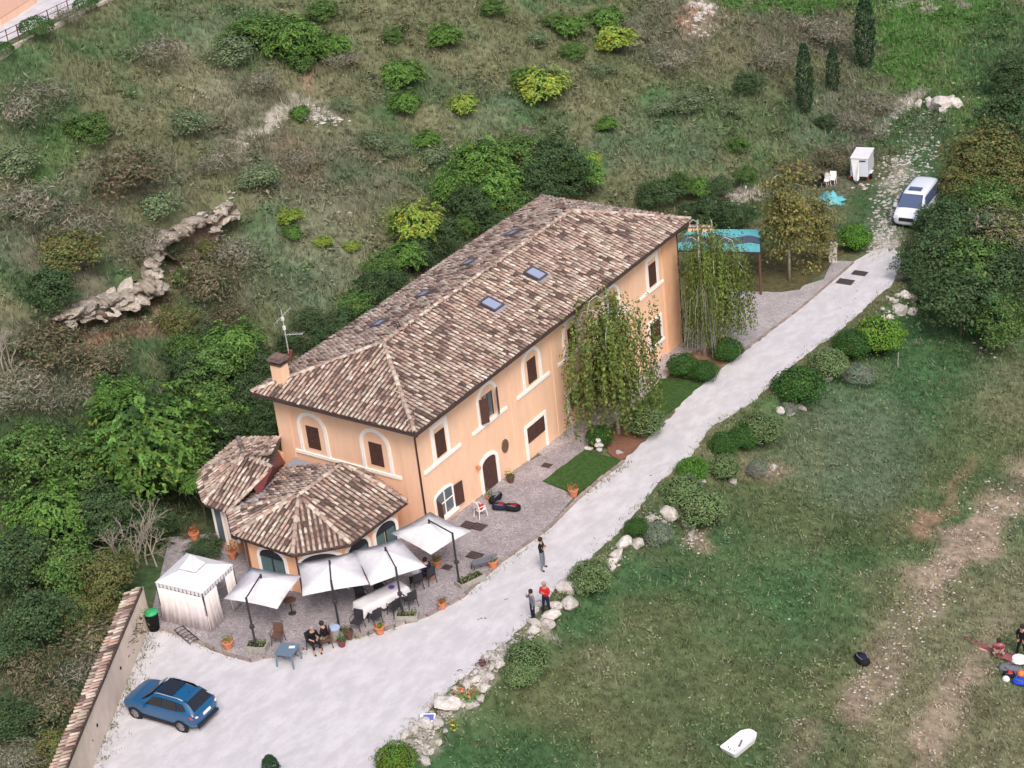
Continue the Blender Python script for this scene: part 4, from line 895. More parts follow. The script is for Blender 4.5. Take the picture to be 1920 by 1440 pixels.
# --- cypresses
cy = plant_var('cypress', 0)
for (x, y, hpx, lb, wd) in [(1510,212,122,'dark narrow cypress, left one of the three on the slope',.95),(1562,170,75,'smallest of the three dark cypresses on the slope',1.25),(1622,128,130,'tallest dark cypress, right one of the three on the slope',1.05),(512,1462,52,'tip of a dark cypress poking into the bottom edge of the picture',2.3)]:
    p = G(x, y) if y < 1400 else base_pt(x, y); z = proj(p)[2]; h = hpx/FK/1000*z/.9
    t = thing('cypress', lb, 'cypress tree', tuple(p), 0, 'cypresses'); obj('crown', cy, t, scale=(h*wd, h*wd, h))
    mb = MB(); mb.tube([(0, 0, -.4), (0, 0, h*.3)], h*.012, 6); part('trunk', mb, m_bark, t)
# --- birches
def birch(x, y, h, label, kind='birch', wide=1.0, seed=1, bare=0, foli=True):
    p = base_pt(x, y); t = thing('birch_tree', label, 'birch', tuple(p)); rg = np.random.default_rng(seed)
    mb = MB(); mb.tube([(0, 0, -.3), (.05, .03, h*.4), (-.05, .08, h*.75), (.02, .05, h*.90)], [.11, .085, .05, .012], 7)
    for k in range(16):
        a = k*2.4; z = h*(.28+.04*k); q = h*.17*rg.uniform(.7, 1.2)*wide
        mb.tube([(0, 0, z), (math.cos(a)*q*.6, math.sin(a)*q*.6, z+q*.5), (math.cos(a)*q, math.sin(a)*q, z+q*.45), (math.cos(a)*q*1.25, math.sin(a)*q*1.25, z-q*.1)], [.035, .022, .012, .005], 5)
    part('trunk', mb, m_birch if kind != 'ochre' else mat('pale_bark', (.36, .33, .28), .8, .2, var=.3), t, True)
    if foli: obj('crown', plant_var(kind, seed % 3), t, scale=(h*wide, h*wide, h*(.95 if bare else 1)), rz=seed)
    if bare:
        mb = MB()
        for k in range(230):
            a = rg.uniform(0, 6.28); q = rg.uniform(.2, 1.15); z = rg.uniform(.14, .50)*h
            mb.tube([(math.cos(a)*q*.3, math.sin(a)*q*.3, z+.5), (math.cos(a)*q, math.sin(a)*q, z+.2), (math.cos(a)*q*1.15, math.sin(a)*q*1.15, z-rg.uniform(.5, 1.6))], [.014, .012, .006], 4)
        part('bare_twigs', mb, mat('grey_twigs', (.36, .35, .34), .9, .1, var=.2), t)
    return t
birch(1160,815,8.8,'weeping birch with olive-green hanging branches in front of the farmhouse windows', wide=1.0, seed=1)
birch(1322,668,9.4,'thin birch with grey bare lower twigs right at the far house corner', wide=.40, seed=2, bare=1)
birch(1350,655,8.2,'slender birch with yellowing leaves right of the silvery one', wide=.85, seed=4)
birch(1480,528,7.6,'ochre-leaved birch on the bare lawn beside the pergola', kind='ochre', wide=.95, seed=3)
birch(1535,500,4.6,'low rust-coloured birch between the ochre birch and the round bush', kind='ochre', wide=1.2, seed=6)
# bare grey saplings by the annex
def bare_tree(x, y, h, label, seed):
    p = G(x, y); t = thing('bare_tree', label, 'tree', tuple(p)); rg = np.random.default_rng(seed); mb = MB()
    def br(a, d, l, r, dep):
        b = a+d*l; mb.tube([a, (a+b)/2+Vector(rg.normal(0, l*.05, 3)), b], [r, r*.8, r*.6], 4)
        if dep:
            for _ in range(3):
                nd = (d+Vector(rg.normal(0, .5, 3))).normalized(); br(a+d*l*rg.uniform(.5, 1), nd, l*.62, r*.55, dep-1)
    for q in range(3): br(Vector((rg.normal(0, .3), rg.normal(0, .3), -.2)), Vector((rg.normal(0, .15), rg.normal(0, .15), 1)).normalized(), h*.4, .05, 4)
    part('branches', mb, mat('grey_bark', (.34, .31, .26), .9, .1, var=.2), t)
bare_tree(235,1062,4.4,'bare grey sapling left of the gazebo', 3); bare_tree(275,1060,3.2,'shorter bare pale sapling beside the gazebo corner', 5); bare_tree(20,700,3.5,'bare pale dead tree at the left edge', 9)

# ------------------------------------------------------------------ grasses (nobody could count them)
def tufts(name, pts, cols, hmin, hmax, nb, wid, seed, lean=.5):
    rg = np.random.default_rng(seed); n = len(pts); N = n*nb
    P = np.repeat(pts, nb, 0); P[:, :2] += rg.normal(0, .10, (N, 2)); a = rg.uniform(0, 2*np.pi, N); h = rg.uniform(hmin, hmax, N)*np.repeat(rg.uniform(.6, 1.3, n), nb)
    w = wid*rg.uniform(.6, 1.4, N); dx = np.cos(a); dy = np.sin(a); ln = h*rg.uniform(.2, 1, N)*lean
    la = np.repeat(rg.uniform(0, 2*np.pi, n), nb)+rg.normal(0, .9, N)
    tip = P+np.stack([np.cos(la)*ln, np.sin(la)*ln, h], 1)
    P0 = P+np.stack([-dy*w/2, dx*w/2, -.03*np.ones(N)], 1); P1 = P-np.stack([-dy*w/2, dx*w/2, .03*np.ones(N)], 1)
    V = np.stack([P0, P1, tip], 1).reshape(-1, 3); F = np.arange(N*3).reshape(N, 3)
    c = np.repeat(cols, nb, 0)*rg.uniform(.65, 1.45, (N, 1)); C = np.repeat(c, 3, 0)
    return np_mesh(name, V, F, m_grass, C)
def scatter(n, x0, x1, y0, y1, seed, cond):
    rg = np.random.default_rng(seed); x = rg.uniform(x0, x1, n); y = rg.uniform(y0, y1, n); z = terr(x, y); k = cond(x, y, rg)
    dx, dy, dz = x-CP[0], y-CP[1], z-CP[2]; w = dx*FV[0]+dy*FV[1]+dz*FV[2]
    px = 960+FK*1000*(dx*RV[0]+dy*RV[1]+dz*RV[2])/w; py = 720-FK*1000*(dx*UV[0]+dy*UV[1]+dz*UV[2])/w
    k &= (px > -150) & (px < 2070) & (py > -120) & (py < 1560)
    return np.stack([x, y, z], 1)[k]
def hill_ok(x, y, rg):
    xf = np.interp(y, [-40, -12, 0, 30, 40, 50, 56, 64, 72, 90, 120], [-10, -10.2, -12.2, -12, -9, -6, -3, 0, 3, 6, 6])
    s = (x-TL[0][0])*TL[2][0]+(y-TL[0][1])*TL[2][1]
    return (x < xf) & (s < 0)
pts = scatter(150000, -75, 6, -28, 125, 1, hill_ok); c = cover(pts[:, 0], pts[:, 1]); rg = np.random.default_rng(4)
straw = rg.random(len(pts))[:, None] < .22; c = np.where(straw, c*.5+np.array(C_['straw'])*.5, c*1.15)
obj('hillside_grass', tufts('hillside_grass', pts, c, .18, .55, 4, .075, 5, .8), kind='stuff', label='dry and green grass tufts over the hillside', cat='grass')
def field_ok(x, y, rg): return (x > xr(y)+.05)
pts = scatter(90000, 4, 46, -26, 62, 2, field_ok); c = cover(pts[:, 0], pts[:, 1]); soil = (c[:, 0] > c[:, 1]*1.15) & (rg.random(len(pts)) < .75); pts = pts[~soil]; c = c[~soil]
st = rg.random(len(pts))[:, None] < .12; c = np.where(st, c*.4+np.array(C_['straw'])*.6, c*1.15)
obj('meadow_grass', tufts('meadow_grass', pts, c, .07, .26, 4, .06, 6, 1.1), kind='stuff', label='short green and straw-coloured meadow grass below the road', cat='grass')
def back_ok(x, y, rg): return (x < 8) & (x > np.interp(y, [34, 40, 50, 56, 64, 90], [-9, -9, -6, -3, 0, 4])) & ((y > 43) | (x < -1.5)) & (y > 36)
pts = scatter(16000, -9, 8, 36, 90, 3, back_ok); c = cover(pts[:, 0], pts[:, 1])
obj('track_grass', tufts('track_grass', pts, c*1.1, .06, .22, 4, .06, 7, 1.0), kind='stuff', label='patchy grass over the stony track beyond the road', cat='grass')
def clumps(name, label, n, x0, x1, y0, y1, seed, cond, per, spread, size, el, thr, gain=1.25, cat='undergrowth'):
    pts = scatter(n, x0, x1, y0, y1, seed, cond); d = fbm(pts[:, 0]/5, pts[:, 1]/5, seed+60, 3); pts = pts[d > thr]; rg = np.random.default_rng(seed)
    c = cover(pts[:, 0], pts[:, 1])*gain; r = rg.uniform(.5, 1.5, len(pts)); hue = rg.random(len(pts))
    c = np.where((hue < .3)[:, None], c*.5+np.array([.075, .12, .04])*.7, np.where((hue > .8)[:, None], c*.5+np.array([.2, .18, .14])*.6, c))
    P = np.repeat(pts, per, 0)+rg.normal(0, 1, (len(pts)*per, 3))*np.array([spread, spread, spread*.45])*np.repeat(r, per)[:, None]; P[:, 2] += spread*.45*np.repeat(r, per)
    V, F, C = leaves_mesh('x', P, size, 1.0, seed, (1, 1, 1), None, 0, el, .3, cent=(0, 0, -50)); C = C*np.repeat(np.repeat(c, per, 0), 4, 0)
    obj(name, np_mesh(name, V, F, m_grass, C), kind='stuff', label=label, cat=cat)
clumps('hillside_undergrowth', 'low tangled undergrowth spread through the hillside grass', 9000, -75, 6, -28, 125, 41, hill_ok, 16, .30, .13, 2.6, .42)
clumps('hillside_brambles', 'taller bramble tangles on the hillside', 2600, -75, 6, -28, 125, 43, hill_ok, 30, .55, .16, 2.2, .50, 1.0)
clumps('meadow_weeds', 'leafy weeds among the meadow grass', 9000, 4, 46, -26, 62, 45, field_ok, 8, .16, .075, 1.8, .40, 1.35, 'weeds')
# weeds along the road edges
rg = np.random.default_rng(8); P = []
for a, b in zip([base_pt(*q) for q in ROAD_R], [base_pt(*q) for q in ROAD_R[1:]]):
    n = int(np.linalg.norm(b-a)*22); t = rg.random(n)[:, None]; q = a+(b-a)*t; q[:, :2] += rg.normal(0, .25, (n, 2))+np.array([.25, .05]); P.append(q)
for s, e, dn_, of in (((283,1160),(165,1440),26,.35),((300,1184),(420,1232),14,.2),((420,1232),(560,1232),20,.15),((640,1204),(740,1182),14,.12),((860,1128),(1030,995),8,.1),((1090,935),(1180,866),14,.12)):
    a, b = base_pt(*s), base_pt(*e); n = int(np.linalg.norm(b-a)*dn_); t = rg.random(n)[:, None]; q = a+(b-a)*t; q[:, :2] += np.abs(rg.normal(0, of, (n, 2))); P.append(q)
P = np.concatenate(P); P[:, 2] = GS*P[:, 1]+.02; cc_ = np.where(rg.random(len(P))[:, None] < .5, np.array([.12, .15, .06]), np.array([.25, .22, .14]))
obj('verge_weeds', tufts('verge_weeds', P, cc_, .04, .16, 4, .05, 9, 1.2), kind='stuff', label='sparse weeds along the edges of the gravel road', cat='weeds')

# ------------------------------------------------------------------ garden wall with tile coping
gw = thing('garden_wall', 'beige rendered boundary wall with clay tile coping at the left of the yard', 'wall', tuple(base_pt(281, 1160))); go = np.array(gw.location)
wl = [base_pt(284, 1166), base_pt(283, 1170), base_pt(282, 1172), base_pt(175, 1440), base_pt(175, 1440)*2.2-base_pt(283, 1160)*1.2]
m_wallp = mat('wall_render', (.72, .61, .53), .92, .1, var=.12, scale=1.2, bump=.3)
mb = MB(); th = .34; HWALL = 1.92
for a, b in zip(wl, wl[1:]):
    D = (b-a)[:2]; D = D/np.linalg.norm(D); N = np.array([D[1], -D[0]]); N = N if N[0] > 0 else -N
    q = [a[:2], b[:2], b[:2]-N*th, a[:2]-N*th]; mb.prism([tuple(p-go[:2]) for p in q], lambda x, y: GS*(y+go[1])-go[2]-.8, lambda x, y: GS*(y+go[1])-go[2]+HWALL)
part('wall', mb, m_wallp, gw)
fcs = []
for a, b in zip(wl[2:], wl[3:]):
    D = (b-a)[:2]; D = D/np.linalg.norm(D); N = np.array([D[1], -D[0]]); N = N if N[0] > 0 else -N
    A = np.array([*(a[:2]+N*.05), GS*a[1]+HWALL+.17]); B = np.array([*(b[:2]+N*.05), GS*b[1]+HWALL+.17]); A2 = np.array([*(a[:2]-N*.68), A[2]-.26]); B2 = np.array([*(b[:2]-N*.68), B[2]-.26])
    fcs.append([A2, B2, B, A])
mb = MB()
for f in fcs: mb.add([tuple(p-go) for p in f]+[tuple(p-go-np.array([0, 0, .14])) for p in f], [(0, 1, 2, 3), (7, 6, 5, 4)]+[(i, (i+1) % 4, 4+(i+1) % 4, 4+i) for i in range(4)])
part('coping', mb, m_under, gw)
roof_tiles(gw, fcs, seed=21, du=.24, dv=.36)
fn_a, fn_b = wl[2], wl[3]; D = (fn_b-fn_a)[:2]; lw_ = np.linalg.norm(D); D /= lw_; N = np.array([D[1], -D[0]]); N = N if N[0] > 0 else -N
for t_ in (.10, .47, .86):
    mb = MB(); p = fn_a[:2]+D*lw_*t_+N*.01-go[:2]; mb.box((p[0], p[1], GS*(p[1]+go[1])-go[2]+1.05), (.05, .11, .11), rz=math.atan2(N[1], N[0])); part('weep_hole', mb, m_black, gw)

# ------------------------------------------------------------------ gazebo with curtains
gz4 = [plane_z(350, 1037, 2.75), plane_z(437, 1058, 2.75), plane_z(379, 1113, 2.75), plane_z(290, 1092, 2.75)]
gc = np.mean(gz4, axis=0); gp = (float(gc[0]), float(gc[1]), GS*gc[1]+.09)
gaz = thing('gazebo', 'white-topped square gazebo with closed cream curtains and scalloped dark trim', 'gazebo', gp); gpo = np.array(gp)
Cn = [p-gpo for p in gz4]
mb = MB(); top = np.array([0, 0, Cn[0][2]+1.0]); mid = [c*np.array([.27, .27, 1])+np.array([0, 0, .40]) for c in Cn]
mid2 = [c*np.array([.33, .33, 1])+np.array([0, 0, .34]) for c in Cn]
vs = [tuple(c) for c in Cn]+[tuple(c) for c in mid2]; mb.add(vs, [(i, (i+1) % 4, 4+(i+1) % 4, 4+i) for i in range(4)]+[(4, 5, 6, 7)])
mb.add([tuple(c*np.array([1.25, 1.25, 1])+np.array([0, 0, 0])) for c in mid]+[tuple(top)], [(i, (i+1) % 4, 4) for i in range(4)]); part('canopy', mb, m_canvas, gaz)
for c in Cn:
    mb = MB(); mb.tube([(c[0]*.97, c[1]*.97, 0), (c[0]*.97, c[1]*.97, c[2]-.03)], .045, 6); part('post', mb, m_iron, gaz)
def curtain(a, b, z0, z1, nm='curtain', amp=.02, step=.07, flare=1.05):
    mb = MB(); D = (b-a)[:2]; ln = np.linalg.norm(D); D = D/ln; N = np.array([D[1], -D[0]]); n = max(4, int(ln/step)); cen_ = (a+b)[:2]/2; N = N if N@cen_ > 0 else -N; vs = []
    for k in range(n+1):
        s = ln*k/n; w = amp*math.sin(k*1.9+math.sin(k*.7)*1.5)
        for z, f in ((z1, .3), ((z0+z1)/2, 1), (z0, 1.4)): p = a[:2]+D*s+N*(w*f); vs.append((p[0]*(flare if z == z0 else 1), p[1]*(flare if z == z0 else 1), z))
    fs = [(k*3+j, (k+1)*3+j, (k+1)*3+j+1, k*3+j+1) for k in range(n) for j in (0, 1)]
    mb.add(vs, fs); o = part(nm, mb, m_curtain, gaz, True); sm = o.modifiers.new('cloth', 'SOLIDIFY'); sm.thickness = .012; return o
zt = Cn[0][2]-.24
curtain(Cn[3]*.985, Cn[2]*.985, .04, zt); curtain(Cn[2]*.985, Cn[2]*.985+(Cn[1]-Cn[2])*.42, .04, zt); curtain(Cn[2]*.985+(Cn[1]-Cn[2])*.70, Cn[1]*.985, .04, zt); curtain(Cn[0]*.985, Cn[3]*.985, .04, zt)
for a, b in zip(Cn, Cn[1:]+Cn[:1]):
    mb = MB(); n = 12
    for k in range(n):
        p = a+(b-a)*(k+.08)/n; q = a+(b-a)*(k+.92)/n; z1 = a[2]-.01; z0 = a[2]-.24
        mb.add([(p[0], p[1], z1), (q[0], q[1], z1), (q[0], q[1], z0+.07), ((p[0]+q[0])/2, (p[1]+q[1])/2, z0), (p[0], p[1], z0+.07)], [(0, 1, 2, 3, 4)])
    part('scalloped_trim', mb, m_canvas, gaz, kind='stuff')
    mb = MB(); p = a*np.array([.975, .975, 1]); q = b*np.array([.975, .975, 1]); mb.add([(p[0], p[1], p[2]-.06), (q[0], q[1], q[2]-.06), (q[0], q[1], q[2]-.23), (p[0], p[1], p[2]-.23)], [(0, 1, 2, 3)]); part('dark_band', mb, m_black, gaz)

# ------------------------------------------------------------------ cantilever parasols
def parasol(corn, foot, bend, label, zc=2.45, sag=.5):
    ft = base_pt(*foot, .08); t = thing('cantilever_parasol', label, 'parasol', tuple(ft), 0, 'white parasols over the patio')
    C4 = [plane_z(*q, zc)-ft for q in corn]; c = np.mean(C4, axis=0); apex = c+np.array([0, 0, sag])
    mb = MB(); n = 8; ring = []
    for a, b in zip(C4, C4[1:]+C4[:1]):
        for k in range(4): p = a+(b-a)*k/4; s = math.sin(math.pi*k/4); ring.append(p+np.array([(c-p)[0]*.05*s, (c-p)[1]*.05*s, 0]))
    m1 = [p*.5+apex*.5-np.array([0, 0, .05]) for p in ring]; m0 = [p*.08+apex*.92 for p in ring]
    N_ = len(ring); vs = [tuple(v) for v in ring+m1+m0]+[tuple(apex)]
    fs = [(i, (i+1) % N_, N_+(i+1) % N_, N_+i) for i in range(N_)]+[(N_+i, N_+(i+1) % N_, 2*N_+(i+1) % N_, 2*N_+i) for i in range(N_)]+[(2*N_+i, 2*N_+(i+1) % N_, 3*N_) for i in range(N_)]
    mb.add(vs, fs); o = part('canopy', mb, m_canvas, t, True); sm = o.modifiers.new('cloth', 'SOLIDIFY'); sm.thickness = .01
    for i in range(0, N_, 2):
        mb = MB(); mb.tube([tuple(apex-np.array([0, 0, .06])), tuple(ring[i]*.97+apex*.03-np.array([0, 0, .04]))], .012, 4); part('rib', mb, m_iron, t)
    cc, dd = ray(*bend); # mast: vertical from the foot, bent arm to the apex
    hb = None
    for z in np.arange(1.5, 4, .02):
        if proj(ft+np.array([0, 0, z]))[1] <= bend[1]: hb = z; break
    mb = MB(); mb.tube([(0, 0, 0), (0, 0, hb)], .05, 8); part('mast', mb, m_iron, t)
    mb = MB(); mb.tube([(0, 0, hb-.03), tuple(apex+np.array([0, 0, .16]))], .035, 6); mb.tube([tuple(apex+np.array([0, 0, .20])), tuple(apex+np.array([0, 0, -.1]))], .05, 6); part('arm', mb, m_iron, t)
    mb = MB(); mb.lathe([(.05, -.1), (.11, -.06), (.11, .06), (.05, .1)], (0, 0, 1.35), 8); mb.box((.1, 0, 1.35), (.12, .04, .04)); part('crank', mb, m_iron, t)
    return t, ft
parasol([(468,1063),(565,1080),(520,1142),(420,1123)], (482,1222), (464,1121), 'white cantilever parasol next to the gazebo, leftmost of the four')
parasol([(558,1056),(670,1033),(692,1096),(567,1118)], (636,1175), (631,1088), 'white cantilever parasol second from the gazebo')
parasol([(660,1033),(750,1010),(800,1063),(695,1098)], (757,1160), (750,1063), 'white cantilever parasol over the long table, third from the gazebo')
parasol([(806,960),(884,996),(808,1040),(732,1000)], (862,1100), (853,999), 'white cantilever parasol nearest the open window of the farmhouse')
# trough planters at the masts
m_trough = mat('stone_trough', (.33, .32, .30), .9, .1, var=.2); m_herb = m_leaf
def herb_mesh(nm, w, d, n, seed, cols=((.07, .11, .04), (.13, .15, .07)), h=.2, flower=None, size=.06):
    rg = np.random.default_rng(seed); C = np.stack([rg.uniform(-w/2, w/2, n), rg.uniform(-d/2, d/2, n), rg.uniform(.0, h, n)], 1); parts = [leaves_mesh('x', C, size, .8, seed, cols[0], cols[1], .4)]
    if flower is not None:
        k = max(4, n//5); C2 = np.stack([rg.uniform(-w/2, w/2, k), rg.uniform(-d/2, d/2, k), rg.uniform(h*.6, h*1.3, k)], 1); parts.append(leaves_mesh('x', C2, size*1.1, 1.2, seed+1, flower, None, 0, 1.0))
    return combine(nm, parts)
def trough(px, py, w, d, rz, label, green=True):
    t = thing('trough_planter', label, 'planter', tuple(base_pt(px, py, .075)), rz); mb = MB()
    for s in (-1, 1): mb.box((0, s*(d/2-.03), .14), (w, .06, .28)); mb.box((s*(w/2-.03), 0, .14), (.06, d-.12, .28))
    mb.box((0, 0, .06), (w-.12, d-.12, .12)); part('trough', mb, m_trough, t)
    mb = MB(); mb.box((0, 0, .19), (w-.14, d-.14, .08)); part('soil', mb, m_soilpot, t)
    if green: obj('plants', herb_mesh('herbs', w*.85, d*.85, 130, int(px)), t, loc=(0, 0, .24))
    return t
trough(483,1217,.95,.55,R(20),'stone planter trough at the foot of the leftmost parasol mast'); trough(764,1160,1.0,.5,R(28),'grey planter trough at the foot of the mast by the long table')
trough(882,1092,1.35,.6,R(70),'long grey-green planter trough at the foot of the mast near the walkers')
trough(640,1190,.7,.4,R(22),'small green planter at the foot of the second parasol mast')
# potted plants
def pot(px, py, r, label, cols=((.06, .12, .03), (.11, .15, .04)), flower=None, m=m_terra, ph=.3, zo=.075, n=90):
    t = thing('potted_plant', label, 'potted plant', tuple(base_pt(px, py, zo)), 0, 'potted plants'); h = r*1.7
    mb = MB(); mb.lathe([(r*.62, 0), (r*.95, h*.85), (r*1.08, h*.86), (r*1.08, h), (r*.92, h), (r*.9, h*.9)], n=14); part('pot', mb, m, t)
    obj('plant', herb_mesh('pot_plant', r*1.8, r*1.8, n, int(px+py), cols, ph, flower, .055), t, loc=(0, 0, h*.92)); return t
pot(429,1216,.24,'terracotta pot with a small dark plant near the gazebo curtain')
pot(713,1187,.23,'round orange terracotta pot with green plant on the patio edge', ph=.22)
pot(830,1140,.20,'terracotta pot with a reddish plant by the kerb', cols=((.12, .06, .04), (.09, .1, .03)), ph=.3)
pot(925,1064,.25,'orange pot with pink and violet flowers at the patio edge beside the dark bench', flower=(.55, .12, .42), ph=.34)
pot(1076,930,.25,'terracotta pot of bright red flowers at the tip of the front lawn', flower=(.62, .03, .12), ph=.3)
pot(958,905,.22,'dark pot with yellow-flowered plant right of the arched door', m=m_brown, flower=(.45, .35, .05), ph=.4)
pot(918,938,.16,'small leafy pot plant left of the doorstep', ph=.4)
pot(1255,652,.22,'pale pot with a dark plant by the far corner pilaster', m=m_trim, cols=((.06, .03, .025), (.04, .07, .02)))
pot(820,1062,.22,'terracotta pot half hidden under the last parasol'); pot(808,1083,.20,'tall terracotta pot with rusty plant by the long table', ph=.45)
pot(366,1012,.25,'rust-leaved pot plant by the annex wall', cols=((.30, .09, .04), (.15, .08, .03)), ph=.5, zo=.1)
pot(437,1046,.22,'rust-coloured potted plant at the annex downpipe', cols=((.26, .10, .05), (.1, .1, .03)), ph=.5, zo=.1)
pot(655,1197,.22,'brown leafy pot beside the kerb near the seated pair', m=m_brown, cols=((.12, .07, .05), (.07, .09, .03))); pot(642,1212,.20,'dark maroon pot standing below the kerb', m=m_maroon, cols=((.04, .10, .03), (.06, .13, .04)), zo=.02)

# ------------------------------------------------------------------ furniture
def chair(px, py, rz, label, m=m_iron, solid=True, zo=.08, at=None):
    t = thing('garden_chair', label, 'chair', tuple(base_pt(px, py, zo)) if at is None else at, rz, 'garden chairs')
    mb = MB(); mb.box((0, 0, .44), (.46, .46, .04), mi=0); part('seat', mb, m, t)
    mb = MB(); mb.box((0, -.22, .70), (.46, .04, .44), rx=.14); part('backrest', mb, m, t)
    for sx in (-1, 1):
        for sy in (-1, 1):
            mb = MB(); mb.tube([(sx*.20, sy*.20, .43), (sx*.24, sy*.25, 0)], .022, 5); part('leg', mb, m, t)
        mb = MB(); mb.tube([(sx*.23, -.2, .66), (sx*.25, .15, .66), (sx*.23, .2, .44)], .02, 5); part('armrest', mb, m, t)
    return t
def table(px, py, w, d, rz, label, m=m_bluetab, zo=.03, h=.72):
    t = thing('table', label, 'table', tuple(base_pt(px, py, zo)), rz)
    mb = MB(); mb.box((0, 0, h), (w, d, .045)); mb.box((0, 0, h-.05), (w*.92, d*.92, .06)); part('table_top', mb, m, t)
    for sx in (-1, 1):
        for sy in (-1, 1):
            mb = MB(); mb.tube([(sx*w*.38, sy*d*.38, h-.04), (sx*w*.44, sy*d*.44, h*.55), (sx*w*.47, sy*d*.47, 0)], [.05, .04, .03], 6); part('leg', mb, m, t)
    return t
tb = table(543,1243,.85,.85,R(15),'square blue-grey plastic table standing on the gravel below the kerb')
p = np.array(tb.location); n_ = thing('napkin', 'small white paper lying on the blue-grey table', 'paper', (p[0]+.12, p[1]+.2, p[2]+.745), .5); mb = MB(); mb.box((0, 0, .006), (.26, .16, .012)); part('sheet', mb, m_white, n_)
chair(523,1206,R(200),'brown chair behind the blue-grey table', m_brown); chair(672,1180,R(190),'dark grey chair alone between the second parasol and the orange pot', m_iron)
rt = thing('round_table', 'small round brown table seen under the first parasol edge', 'table', tuple(base_pt(548,1150,.08))); mb = MB(); mb.lathe([(.28, .70), (.30, .72), (.28, .74)], n=14); part('table_top', mb, m_brown, rt); mb = MB(); mb.tube([(0, 0, .7), (0, 0, .02)], .03, 6); mb.lathe([(.2, 0), (.05, .04)], n=8); part('pedestal', mb, m_iron, rt)
# long table with a white cloth
q0 = plane_z(675, 1130, 1.05); q1 = plane_z(742, 1097, 1.05); cxy = (q0+q1)/2; dv_ = q1-q0; lt = float(np.linalg.norm(dv_))+.5; az = math.atan2(dv_[1], dv_[0])
lt_t = thing('long_table', 'long trestle table under the white cloth, beneath the third parasol', 'table', (cxy[0]+.2, cxy[1]-.05, GS*cxy[1]+.08), az); mb = MB(); mb.box((0, 0, .70), (lt-.12, .74, .05)); part('table_top', mb, m_brown, lt_t)
for sx in (-1, 1):
    for sy in (-1, 1): mb = MB(); mb.tube([(sx*lt*.4, sy*.33, .68), (sx*lt*.42, sy*.35, 0)], .03, 5); part('leg', mb, m_iron, lt_t)
clo = thing('tablecloth', 'white tablecloth draped over the long table with hanging corners', 'tablecloth', (lt_t.location[0], lt_t.location[1], lt_t.location[2]+.73), az)
mb = MB(); nx, ny = 24, 10; vs = []
for i in range(nx+1):
    for j in range(ny+1):
        x = (i/nx-.5)*(lt+.5); y = (j/ny-.5)*1.35; ex = max(abs(x)-lt/2, 0); ey = max(abs(y)-.43, 0)
        z = -min(ex*1.4+ey*1.35+(.12*math.sin(i*1.3)+.06 if ex+ey > 0.05 else 0)*(1 if ex+ey > .05 else 0), .46); vs.append((math.copysign(min(abs(x), lt/2+.05+ex*.15), x), math.copysign(min(abs(y), .45+ey*.2+.02*math.sin(i*2.)), y), z+.01))
mb.add(vs, [(i*(ny+1)+j, (i+1)*(ny+1)+j, (i+1)*(ny+1)+j+1, i*(ny+1)+j+1) for i in range(nx) for j in range(ny)]); part('cloth', mb, m_canvas, clo, True)
fl = thing('flower_bowl', 'violet bowl of flowers on the far end of the white tablecloth', 'bowl', (clo.location[0]+math.cos(az)*.6, clo.location[1]+math.sin(az)*.6, clo.location[2]+.01)); mb = MB(); mb.lathe([(.06, 0), (.15, .08), (.13, .08)], n=10); part('bowl', mb, mat('violet', (.16, .08, .45), .5, .3), fl)
for k, (dx_, dy_, rz_) in enumerate([(-.9,-.85,0),(.1,-.85,.1),(1.0,-.85,-.1),(-.5,.85,3.1),(.5,.85,3.2)]):
    w = Matrix.Rotation(az, 3, 'Z') @ Vector((dx_, dy_, 0)); chair(0, 0, az+rz_, ['dark chair on the road side of the long table, left end','dark chair on the road side of the long table, middle','dark chair on the road side of the long table, right end','dark chair on the house side of the long table, left one','dark chair on the house side of the long table, right one'][k], m_iron, at=(lt_t.location[0]+w.x, lt_t.location[1]+w.y, lt_t.location[2]))
chair(838,1012,R(40),'small dark chair just beyond the last parasol, near the open window', m_iron)
wc = chair(902,968,R(-20),'white plastic armchair by the farmhouse wall with a red garment on it', m_white)
p = np.array(wc.location); rg_ = thing('red_garment', 'red and dark jacket lying over the white armchair', 'jacket', (p[0]-.05, p[1]-.02, p[2]+.47), .3); mb = MB(); mb.box((0, 0, .06), (.40, .34, .12), taper=.6); mb.box((0, .16, .04), (.34, .14, .07), rz=.3); part('cloth', mb, m_red, rg_, True)
# gear bags on the patio
def bag(px, py, d, m1, m2, label, rz=0, zo=.08, field=False, cat='bag'):
    p = G(px, py) if field else base_pt(px, py, zo); t = thing('gear_bag', label, cat, (p[0], p[1], p[2]), rz, 'sports bags')
    mb = MB(); L_, W_, H_ = d; prof = [(-.5, .55), (-.38, .9), (-.1, 1.0), (.2, .95), (.42, .75), (.5, .4)]; vs = []; n = 10
    for s, r in prof:
        for k in range(n): w = 2*math.pi*k/n; vs.append((s*L_, math.cos(w)*W_/2*r, H_/2+math.sin(w)*H_/2*r*(1+.08*math.sin(k*3+s*9))))
    fs = [(i*n+k, (i+1)*n+k, (i+1)*n+(k+1) % n, i*n+(k+1) % n) for i in range(len(prof)-1) for k in range(n)]+[tuple(range(n)), tuple(reversed(range((len(prof)-1)*n, len(prof)*n)))]
    mb.add(vs, fs); part('body', mb, m1, t, True)
    mb = MB(); mb.box((L_*.08, 0, H_*.98), (L_*.42, W_*.5, H_*.10), taper=.8); part('flap', mb, m2, t)
    for s in (-1, 1): mb = MB(); mb.tube([(-L_*.3, s*W_*.2, H_*.95), (-L_*.1, s*W_*.42, H_*1.12), (L_*.25, s*W_*.25, H_*.9)], .02, 4); part('strap', mb, m_grey, t)
    return t
